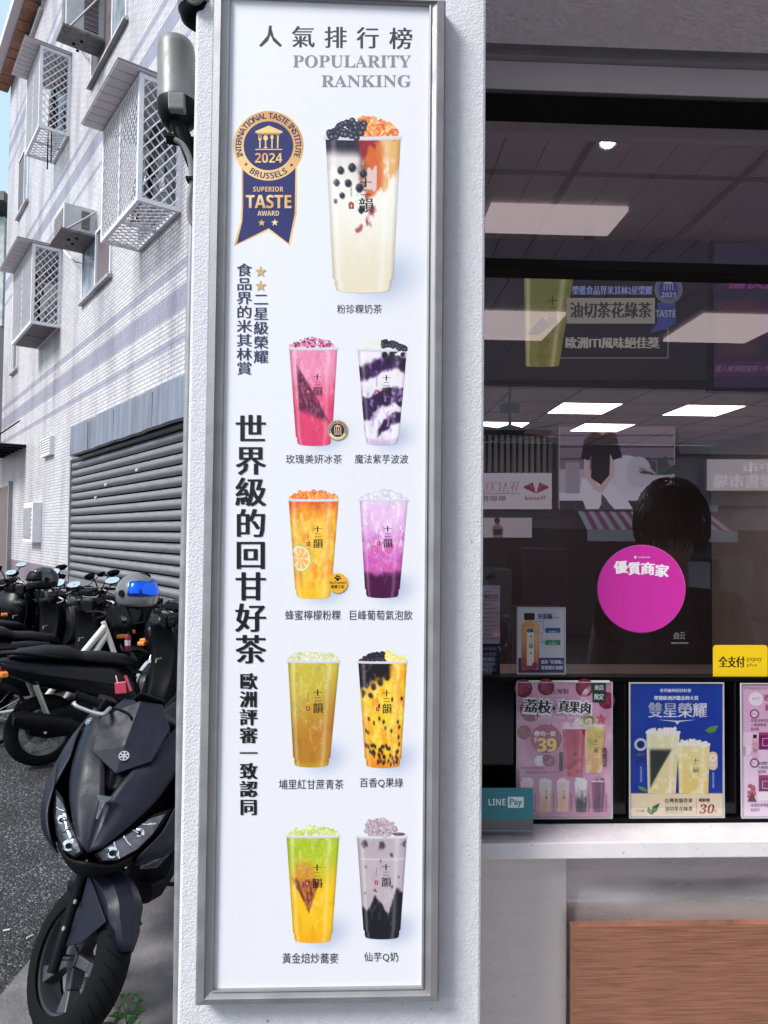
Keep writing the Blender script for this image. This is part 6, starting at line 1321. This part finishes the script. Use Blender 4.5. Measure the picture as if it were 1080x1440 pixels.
mb = MB(); mb.tube([wp(163, 950, 2.80), wp(166, 962, 2.78)], .003, 5); mb.tube([wp(176, 950, 2.80), wp(184, 972, 2.78)], .006, 5); tgo = mb.build('tag_cord', M['redplastic'], root)
mb = MB(); mb.hexa([wp(161, 960, 2.78), wp(177, 958, 2.78), wp(178, 975, 2.77), wp(162, 976, 2.77)], [wp(161, 960, 2.79), wp(177, 958, 2.79), wp(178, 975, 2.78), wp(162, 976, 2.78)]); mb.build('red_tag', M['redplastic'], tgo, bevel=.003)

# ---- the row of scooters nosed in towards the wall
def place(label, px, py, head_deg, **k):     # px, py: where the rear wheel touches the ground
    g_ = on_z(px, py); h_ = R(head_deg); f_ = Vector((math.cos(h_), math.sin(h_), 0)); c_ = Vector((g_.x, g_.y, 0))+f_*.64
    return scooter(label, (c_.x, c_.y, .010), h_, k.pop('steer', 12), **k)[0]
place('black scooter seen from behind with its number plate at the left edge', 58, 1078, 36, body='bodyblack', rim='rim_light', accent='bodyblack', mirrors=False, steer=-10)
place('black scooter with a long seat and maroon side panel, behind the first one', -30, 1022, 40, body='bodyblack', accent='bodymaroon', steer=15)
place('black scooter with a pale diamond mirror face in the middle of the row', -66, 990, 43, body='bodygrey', accent='bodyblack', steer=-18)
place('grey scooter deeper in the row below the black helmet', -96, 962, 45, body='bodyblack', accent='bodygrey', steer=10)
place('farthest black scooter by the doorway', -110, 938, 47, body='bodyblack', steer=20)
g_ = on_z(232, 1030); scooter('black scooter with orange reflectors standing nose out before the shutter', (g_.x, g_.y+.9, .004), R(-105), 15, body='bodyblack', accent='bodyblack')
g_ = on_z(182, 985); scooter('black scooter carrying the grey helmet before the shutter', (g_.x, g_.y+.8, .004), R(-120), -15, body='bodyblack', accent='bodyblack')
g_ = on_z(262, 1000); scooter('silver scooter half hidden behind the pillar', (g_.x, g_.y+.3, .004), R(-110), 15, body='bodywhite', accent='bodyblack')
for (px, py, h_, st_, lb, bd) in ((22, 934, -60, 20, 'dark scooter in the far row nearest the doorway', 'bodyblack'), (58, 930, -75, -20, 'dark scooter in the far row just right of the doorway', 'bodygrey'), (92, 938, -50, 15, 'dark scooter in the far row by the left end of the shutter', 'bodyblack'), (128, 948, -80, -12, 'dark scooter in the far row, third from the grey helmet', 'bodyblack'), (152, 972, -65, 25, 'dark scooter in the far row just left of the grey helmet', 'bodyblack')):
    g_ = on_z(px, py); scooter(lb, (g_.x, g_.y, .004), R(h_), st_, body=bd, accent='bodyblack')
# scooters at the kerb behind the camera, seen in the glass
for (x, y, h_, lb, bd) in ((2.75, -2.7, 160, 'silver scooter at the kerb mirrored below the round sticker', 'bodywhite'), (3.9, -3.0, 150, 'blue black scooter at the kerb mirrored at the right edge', 'navy'), (1.0, -4.4, 20, 'dark scooter at the kerb mirrored beside the pillar', 'bodyblack')):
    scooter(lb, (x, y, .031), R(h_), 15, body=bd, group='scooters at the kerb across the arcade', accent='bodygrey')

# ---- helmets
def helmet(label, loc, yaw, shell, visor, full=True):
    e_ = empty('helmet', loc, yaw, label, 'helmet')
    mb = MB(); rows = []
    for i in range(13):
        t = i/12*2.15; row = []
        for k in range(25):
            a = 2*PI*k/24; ca, sa_ = math.cos(a), math.sin(a); z = math.cos(t)*.135; rr = math.sin(t)
            x, y = ca*rr*.155, sa_*rr*.122
            if full and t > 1.9: x *= 1.04
            row.append(Vector((x, y, z+.10)))
        rows.append(row)
    # leave the face opening by dropping faces in front
    nr, nc = len(rows), len(rows[0]); vs = [p for r_ in rows for p in r_]; fs = []
    for i in range(nr-1):
        for k in range(nc-1):
            a = 2*PI*(k+.5)/24; a = min(a, 2*PI-a)
            if a < 1.15 and (5 <= i <= 8 if full else i >= 6): continue
            fs.append((i*nc+k, i*nc+k+1, (i+1)*nc+k+1, (i+1)*nc+k))
    mb.add(vs, fs); mb.build('shell', M[shell], e_, smooth=60, solid=.012)
    mb = MB(); rows = []
    for i in range(6):
        t = .86+.74*i/5; rows.append([Vector((math.cos(a)*math.sin(t)*.162, math.sin(a)*math.sin(t)*.128, .10+math.cos(t)*.140)) for a in [(-1.25+2.5*k/12) for k in range(13)]])
    mb.grid(rows); mb.build('visor', M[visor], e_, smooth=60, solid=.003)
    mb = MB(); mb.loft([(-.11, .03, .02, .1, 2), (-.05, .09, .0, .16, 2), (.05, .09, .0, .16, 2), (.10, .05, .02, .12, 2)], 14); mb.build('lining', M['dark'], e_, smooth=50)
    for s_ in (-1, 1):
        mb = MB(); mb.tube([(0, s_*.118, .11), (0, s_*.132, .11)], .022, 14); mb.build('visor_pivot', M['blackplastic'], e_, smooth=40)
    mb = MB(); mb.tube([(0, -.08, .03), (.02, -.05, -.09), (.02, .05, -.09), (0, .08, .03)], .007, 6); mb.build('strap', M['black'], e_)
    return e_
p = CP+ray(192, 852)*4.7; helmet('grey full helmet with a blue mirror visor resting on a scooter before the shutter', (p.x, p.y, p.z-.02), R(-32), 'helmet_grey', 'visor')
p = CP+ray(60, 826)*7.4; helmet('glossy black helmet hung on a mirror in the row of scooters', (p.x, p.y, p.z-.02), R(-140), 'helmet_black', 'blackplastic')
# loose mirrors catching the sky
for (px, py, d_, lb) in ():
    pass

# ---- cream bicycle between the scooters
g_ = CP+ray(62, 925)*6.0
bk = empty('bicycle', (g_.x+.15, g_.y, .012), R(28), 'cream framed bicycle parked among the scooters, no basket', 'bicycle')
mb = MB(); mb.tube([(-.18, 0, .28), (.10, 0, .62), (.34, 0, .92)], [.024, .028, .03], 10); mb.build('down_tube', M['bicycle_white'], bk, smooth=50)
mb = MB(); mb.tube([(0, 0, .28), (.20, 0, .60), (.36, 0, .86)], [.022, .026, .026], 10); mb.build('top_tube', M['bicycle_white'], bk, smooth=50)
mb = MB(); mb.tube([(.32, 0, .96), (.36, 0, .84), (.56, 0, .28)], [.02, .024, .018], 10); mb.build('fork', M['bicycle_white'], bk, smooth=50)
mb = MB(); mb.tube([(-.18, 0, .28), (-.25, 0, .78)], .015, 8); mb.build('seat_post', M['chrome'], bk)
mb = MB(); mb.loft([(-.38, .08, .78, .83, 2), (-.25, .07, .77, .83, 2), (-.10, .02, .78, .81, 2)], 14); mb.build('saddle', M['seat'], bk, smooth=50)
mb = MB(); mb.tube([Vector(p) for p in crom([(.22, -.28, 1.02), (.32, -.12, 1.03), (.32, .12, 1.03), (.22, .28, 1.02)], 4)], .012, 8); mb.build('handlebar', M['black'], bk, smooth=50)
for x in (-.52, .56):
    mb = MB(); mb.lathe([(.235, -.018), (.262, 0), (.235, .018)], (x, 0, .262), 'Y', 32); wo = mb.build('wheel', M['tyre'], bk, smooth=60)
    mb = MB()
    for k in range(14): a = 2*PI*k/14; mb.tube([(x, .012*(-1)**k, .262), (x+.235*math.cos(a), 0, .262+.235*math.sin(a))], .0016, 4)
    tag(mb.build('spokes', M['chrome'], wo), kind='stuff')
mb = MB(); mb.tube([(-.18, 0, .28), (-.52, .0, .262)], .012, 8); mb.build('chain_stay', M['bicycle_white'], bk)

# ---- red fire extinguisher in the dark opening
p = CP+ray(180, 896)*6.3
fe = empty('fire_extinguisher', (p.x, p.y, p.z-.12), 0, 'red fire extinguisher glimpsed in the dark under the half open shutter', 'extinguisher')
mb = MB(); mb.lathe([(0, 0), (.06, 0), (.065, .02), (.065, .30), (.04, .36), (.02, .38), (0, .38)], (0, 0, 0), n=18); mb.build('cylinder', M['extinguisher_red'], fe, smooth=40)
mb = MB(); mb.box((-.02, -.07, .38), (.02, .05, .41)); mb.build('valve', M['black'], fe, bevel=.004)
mb = MB(); mb.lathe([(.0652, .12), (.0656, .12), (.0656, .24), (.0652, .24)], (0, 0, 0), n=18, a0=PI*1.1, a1=PI*1.9); mb.build('paper_label', M['acbody'], fe)
mb = MB(); mb.box((-.05, -.05, (-(p.z-.12)+.01)/.4), (.05, .05, 0)); mb.build('pedestal', M['dark'], fe); fe.scale = (.4, .4, .4)

# ================================================================== SMALL THINGS
# grey cylinder lamp housing on the pillar's left edge, and dome camera above it
c0 = on_y(248, 102, 1.50); zt_, zb2 = on_y(245, 60, 1.50).z, on_y(248, 146, 1.50).z; rr = (on_y(275, 100, 1.5).x-on_y(220, 100, 1.5).x)/2
ln = empty('wall_housing', (c0.x, 1.5, zb2), 0, 'grey cylindrical housing on a black bracket at the left edge of the pillar', 'housing')
Lx = Vector((-.02, 0, 0))
def leanv(mb_, base):                       # the housing leans a little
    mb_.v = [base+Vector(((p.x)-(p.z)*.045, p.y, p.z)) for p in mb_.v]; return mb_
base = Vector((c0.x+.004, 1.5, zb2)); hh_ = zt_-zb2
mb = MB(); mb.lathe([(0, hh_), (rr*.80, hh_), (rr*.90, hh_-.006), (rr*.95, hh_-.02), (rr*.99, .016), (rr*1.01, .014), (rr*1.02, 0), (0, 0)], (0, 0, 0), n=40); leanv(mb, base).build('housing_shell', M['grey_housing'], ln, ws=True, smooth=35)
mb = MB(); mb.lathe([(rr*1.02, -.001), (rr*1.03, -.004), (rr*1.0, -.022), (rr*.8, -.045), (rr*.3, -.058), (0, -.058)], (0, 0, 0), n=40, closed=False); leanv(mb, base).build('base_bowl', M['blackplastic'], ln, ws=True, smooth=50)
mb = MB(); mb.loft([(-.016, .012, -.042, -.004, 6), (.016, .012, -.042, -.004, 6)], 16); mb.v = [Vector((p.x+.008, p.y-rr*.95, p.z)) for p in mb.v]; leanv(mb, base).build('socket', M['grey_housing'], ln, ws=True, bevel=.002)
mb = MB(); mb.tube([base+Vector((.0, -.01, -.04)), base+Vector((.022, .0, -.09)), base+Vector((.045, .01, -.16))], [.018, .016, .012], 10); mb.tube([base+Vector((-.02, .0, -.075)), base+Vector((.05, .0, -.085))], .012, 8); mb.build('bracket', M['blackplastic'], ln, ws=True, smooth=40)
cb = [on_y(x, y, 1.43) for x, y in ((246, 196), (258, 205), (267, 225), (270, 255), (266, 285), (268, 308), (276, 322))]
mb = MB(); mb.tube([Vector(p) for p in crom(cb, 5)], .0055, 8); mb.build('cable', M['grey_housing'], ln, ws=True, smooth=60)
cb = [on_y(x, y, 1.44) for x, y in ((250, 180), (262, 215), (272, 235), (275, 262))]
mb = MB(); mb.tube([Vector(p) for p in crom(cb, 5)], .005, 8); mb.build('cable', M['blackplastic'], ln, ws=True, smooth=60)
p_ = on_y(271, 253, 1.43); mb = MB(); mb.box((p_.x-.012, 1.42, p_.z-.003), (p_.x+.008, 1.44, p_.z+.003)); mb.build('cable_clip', M['black'], ln, ws=True)
c1_ = on_y(284, 15, 1.42); dm = empty('dome_camera', (c1_.x, 1.4, c1_.z), 0, 'grey dome camera at the top left edge of the pillar', 'camera')
q_ = Vector((c1_.x-.004, 1.41, c1_.z))
mb = MB(); mb.lathe([(0, .05), (.040, .05), (.042, .0), (.040, -.012), (0, -.012)], (0, 0, 0), n=28); mb.v = [q_+p for p in mb.v]; mb.build('camera_body', M['grey_housing'], dm, ws=True, smooth=40)
mb = MB(); mb.lathe([(.038, -.0125), (.034, -.028), (.02, -.040), (0, -.043)], (0, 0, 0), n=28, closed=False); mb.v = [q_+p for p in mb.v]; mb.build('camera_dome', M['black'], dm, ws=True, smooth=60)
mb = MB(); mb.tube([q_+Vector((.0, -.036, -.006)), q_+Vector((.0, -.052, -.012))], [.018, .016], 16); mb.build('lens_ring', M['rim_light'], dm, ws=True, smooth=40)
mb = MB(); mb.tube([q_+Vector((.0, -.0521, -.012)), q_+Vector((.0, -.054, -.0125))], .010, 16); mb.build('lens', M['black'], dm, ws=True)
# loose wire by the hood
cb = [on_y(x, y, 1.9) for x, y in ((272, 503), (268, 510), (264, 524), (266, 530), (269, 518), (270, 508))]
mb = MB(); mb.tube([Vector(p) for p in crom(cb, 5)], .0018, 5); tag(mb.build('wire_loop', M['black']), 'small black wire loop hanging behind the pillar edge above the hood', 'wire')
# weed at the foot of the pillar
def weed(px, py, h_, n_, label):
    b0 = on_z(px, py, .016); e_ = empty('weed', tuple(b0), 0, label, 'weed', 'weeds growing from the pavement crack'); rw = random.Random(n_*7)
    for st_ in range(3):
        a = rw.uniform(0, 6.3); tip = Vector((.09*math.cos(a)*h_/.3, .05*math.sin(a), h_*rw.uniform(.7, 1))); path = [Vector((0, 0, 0)), tip*.5+Vector((.01, 0, .02)), tip]; cp_ = [Vector(p) for p in crom(path, 5)]
        mb = MB(); mb.tube(cp_, [.0025-.0001*i for i in range(len(cp_))], 5); so_ = mb.build('stem', M['stem'], e_)
        for k in range(n_):
            t = .25+.75*k/n_; c_ = cp_[min(len(cp_)-1, int(t*(len(cp_)-1)))]; an = k*2.4+st_; ln_ = rw.uniform(.028, .048)*(1.15-.4*t); d_ = Vector((math.cos(an), math.sin(an), rw.uniform(.1, .6))).normalized(); s2 = d_.cross(Vector((0, 0, 1))).normalized()*ln_*.27; up = Vector((0, 0, .1*ln_))
            mb = MB(); mb.add([c_, c_+d_*ln_*.3+s2*.8+up, c_+d_*ln_*.65+s2*.8, c_+d_*ln_-up*2, c_+d_*ln_*.65-s2*.8, c_+d_*ln_*.3-s2*.8+up, c_+d_*ln_*.45-up*.6], [(0, 1, 6), (1, 2, 6), (2, 3, 6), (3, 4, 6), (4, 5, 6), (5, 0, 6)]); mb.build('leaf', M['leaf'], e_, smooth=180)
weed(180, 1462, .20, 10, 'taller green weed beside the tyre of the navy scooter'); weed(150, 1472, .15, 8, 'smaller green weed close under the tyre of the navy scooter'); weed(188, 1472, .11, 6, 'low green weed nearest the foot of the pillar')
for (px, py, a, lb) in ((9, 1308, .4, 'white paper scrap on the asphalt at the left edge'), (42, 1317, 1.0, 'white cigarette end on the asphalt near the wheel'), (88, 1300, .8, 'tiny pale scrap beside the wheel rim')):
    b0 = on_z(px, py, .006); d_ = Vector((math.cos(a), math.sin(a), 0))*.014; mb = MB(); mb.tube([b0-d_, b0+d_], .004, 7); tag(mb.build('litter', M['litter']), lb, 'litter')

# ---- customer standing out of the frame at the right, whose head is mirrored in the glass
def body_mesh(name, joints, edges, radii, material, parent, sub=2):
    me = D.meshes.new(name); me.from_pydata(joints, edges, []); o = D.objects.new(name, me); COL.objects.link(o); o.parent = parent
    o.modifiers.new('skin', 'SKIN'); me.skin_vertices[0].data[0].use_root = True
    for i, r_ in enumerate(radii): me.skin_vertices[0].data[i].radius = (r_, r_) if not isinstance(r_, tuple) else r_
    md = o.modifiers.new('sub', 'SUBSURF'); md.levels = sub; md.render_levels = sub
    me.materials.append(material); return o
M['hair_light'] = mat('hair lightened as highlight', (.013, .010, .010), .5, spec=.35)  # light caught by the strands is put into a paler hair colour
pr_ = empty('person', (1.0, 1.02, .125), R(18), 'person in dark clothes standing at the right of the window, seen mirrored', 'person')
J = [(0, 0, .95), (0, .01, 1.15), (0, 0, 1.36), (0, .0, 1.47), (.17, 0, 1.40), (.22, -.02, 1.14), (.20, -.20, 1.02), (-.17, 0, 1.40), (-.22, -.02, 1.14), (-.20, -.20, 1.02), (.10, 0, .88), (.11, -.02, .50), (.11, .02, .09), (.11, -.13, .04), (-.10, 0, .88), (-.11, -.02, .50), (-.11, .02, .09), (-.11, -.13, .04)]
E_ = [(0, 1), (1, 2), (2, 3), (2, 4), (4, 5), (5, 6), (2, 7), (7, 8), (8, 9), (0, 10), (10, 11), (11, 12), (12, 13), (0, 14), (14, 15), (15, 16), (16, 17)]
body_mesh('body', J, E_, [.15, .14, .15, .06, .075, .045, .032, .075, .045, .032, .095, .06, .042, .035, .095, .06, .042, .035], M['cloth_dark'], pr_)
mb = MB(); mb.lathe([(0, -.115), (.035, -.112), (.058, -.08), (.070, -.03), (.076, .02), (.074, .07), (.055, .11), (.02, .125), (0, .127)], (0, 0, 1.64), n=24, closed=False)
mb.v = [Vector((p.x, p.y*1.18, p.z)) for p in mb.v]; mb.tube([(0, .01, 1.44), (0, .005, 1.56)], [.055, .05], 14)
mb.tube([(0, -.085, 1.655), (0, -.108, 1.615), (0, -.085, 1.605)], [.008, .014, .006], 8); hd2 = mb.build('head', M['skin'], pr_, smooth=60)
for s_ in (-1, 1):
    mb = MB(); mb.tube([(s_*.074, .005, 1.665), (s_*.084, .012, 1.64), (s_*.074, .005, 1.61)], [.006, .014, .006], 8); mb.build('ear', M['skin'], hd2, smooth=60)
    mb = MB(); mb.tube([(s_*.030, -.078, 1.655), (s_*.030, -.086, 1.655)], .009, 10); mb.build('eye', M['black'], hd2)
    mb = MB(); b_ = Vector((s_*.20, -.20, 1.02)); mb.tube([b_, b_+Vector((0, -.05, -.01)), b_+Vector((0, -.09, -.02))], [.026, .032, .024], 10)
    for k in range(4): mb.tube([b_+Vector((-.024+.016*k, -.085, -.02)), b_+Vector((-.026+.017*k, -.12, -.03)), b_+Vector((-.026+.017*k, -.145+.006*abs(k-1.5), -.05))], [.009, .008, .006], 7)
    mb.tube([b_+Vector((-s_*.02, -.04, 0)), b_+Vector((-s_*.045, -.07, -.01)), b_+Vector((-s_*.04, -.095, -.02))], [.011, .009, .007], 7); mb.build('hand', M['skin'], pr_, smooth=60)
mb = MB(); mb.tube([(-.022, -.084, 1.58), (.022, -.084, 1.58)], .005, 6); mb.build('mouth', M['redplastic'], hd2)
rows = []
for i in range(11):
    t = i/10*2.0; rows.append([Vector((math.cos(a)*math.sin(t)*.092, math.sin(a)*math.sin(t)*.112+.012+max(0, math.cos(t))*0, 1.67+math.cos(t)*.122)) for a in [R(-58+296*k/22) for k in range(23)]])
mb = MB(); mb.grid(rows); hr_ = mb.build('hair', M['hair'], pr_, smooth=60, solid=.014)
rh = random.Random(3); mb = MB()
for k in range(1100):
    a = R(rh.uniform(-62, 242)); t = rh.uniform(0, 1)**.8*1.9; P_ = []
    for q in range(4):
        tt = t+q*.12; w2 = 1.0+.02*q+rh.uniform(.0, .05); P_.append(Vector((math.cos(a+q*.03)*math.sin(tt)*.106*w2, math.sin(a+q*.03)*math.sin(tt)*.126*w2+.012, 1.67+math.cos(tt)*.137*w2)))
    mb.tube(P_, [.002, .002, .0016, .0008], 3, caps=False)
tag(mb.build('hair_locks', M['hair_light'], hr_, smooth=60), kind='stuff')
M['hair'].node_tree.nodes['Principled BSDF'].inputs['Roughness'].default_value = .8
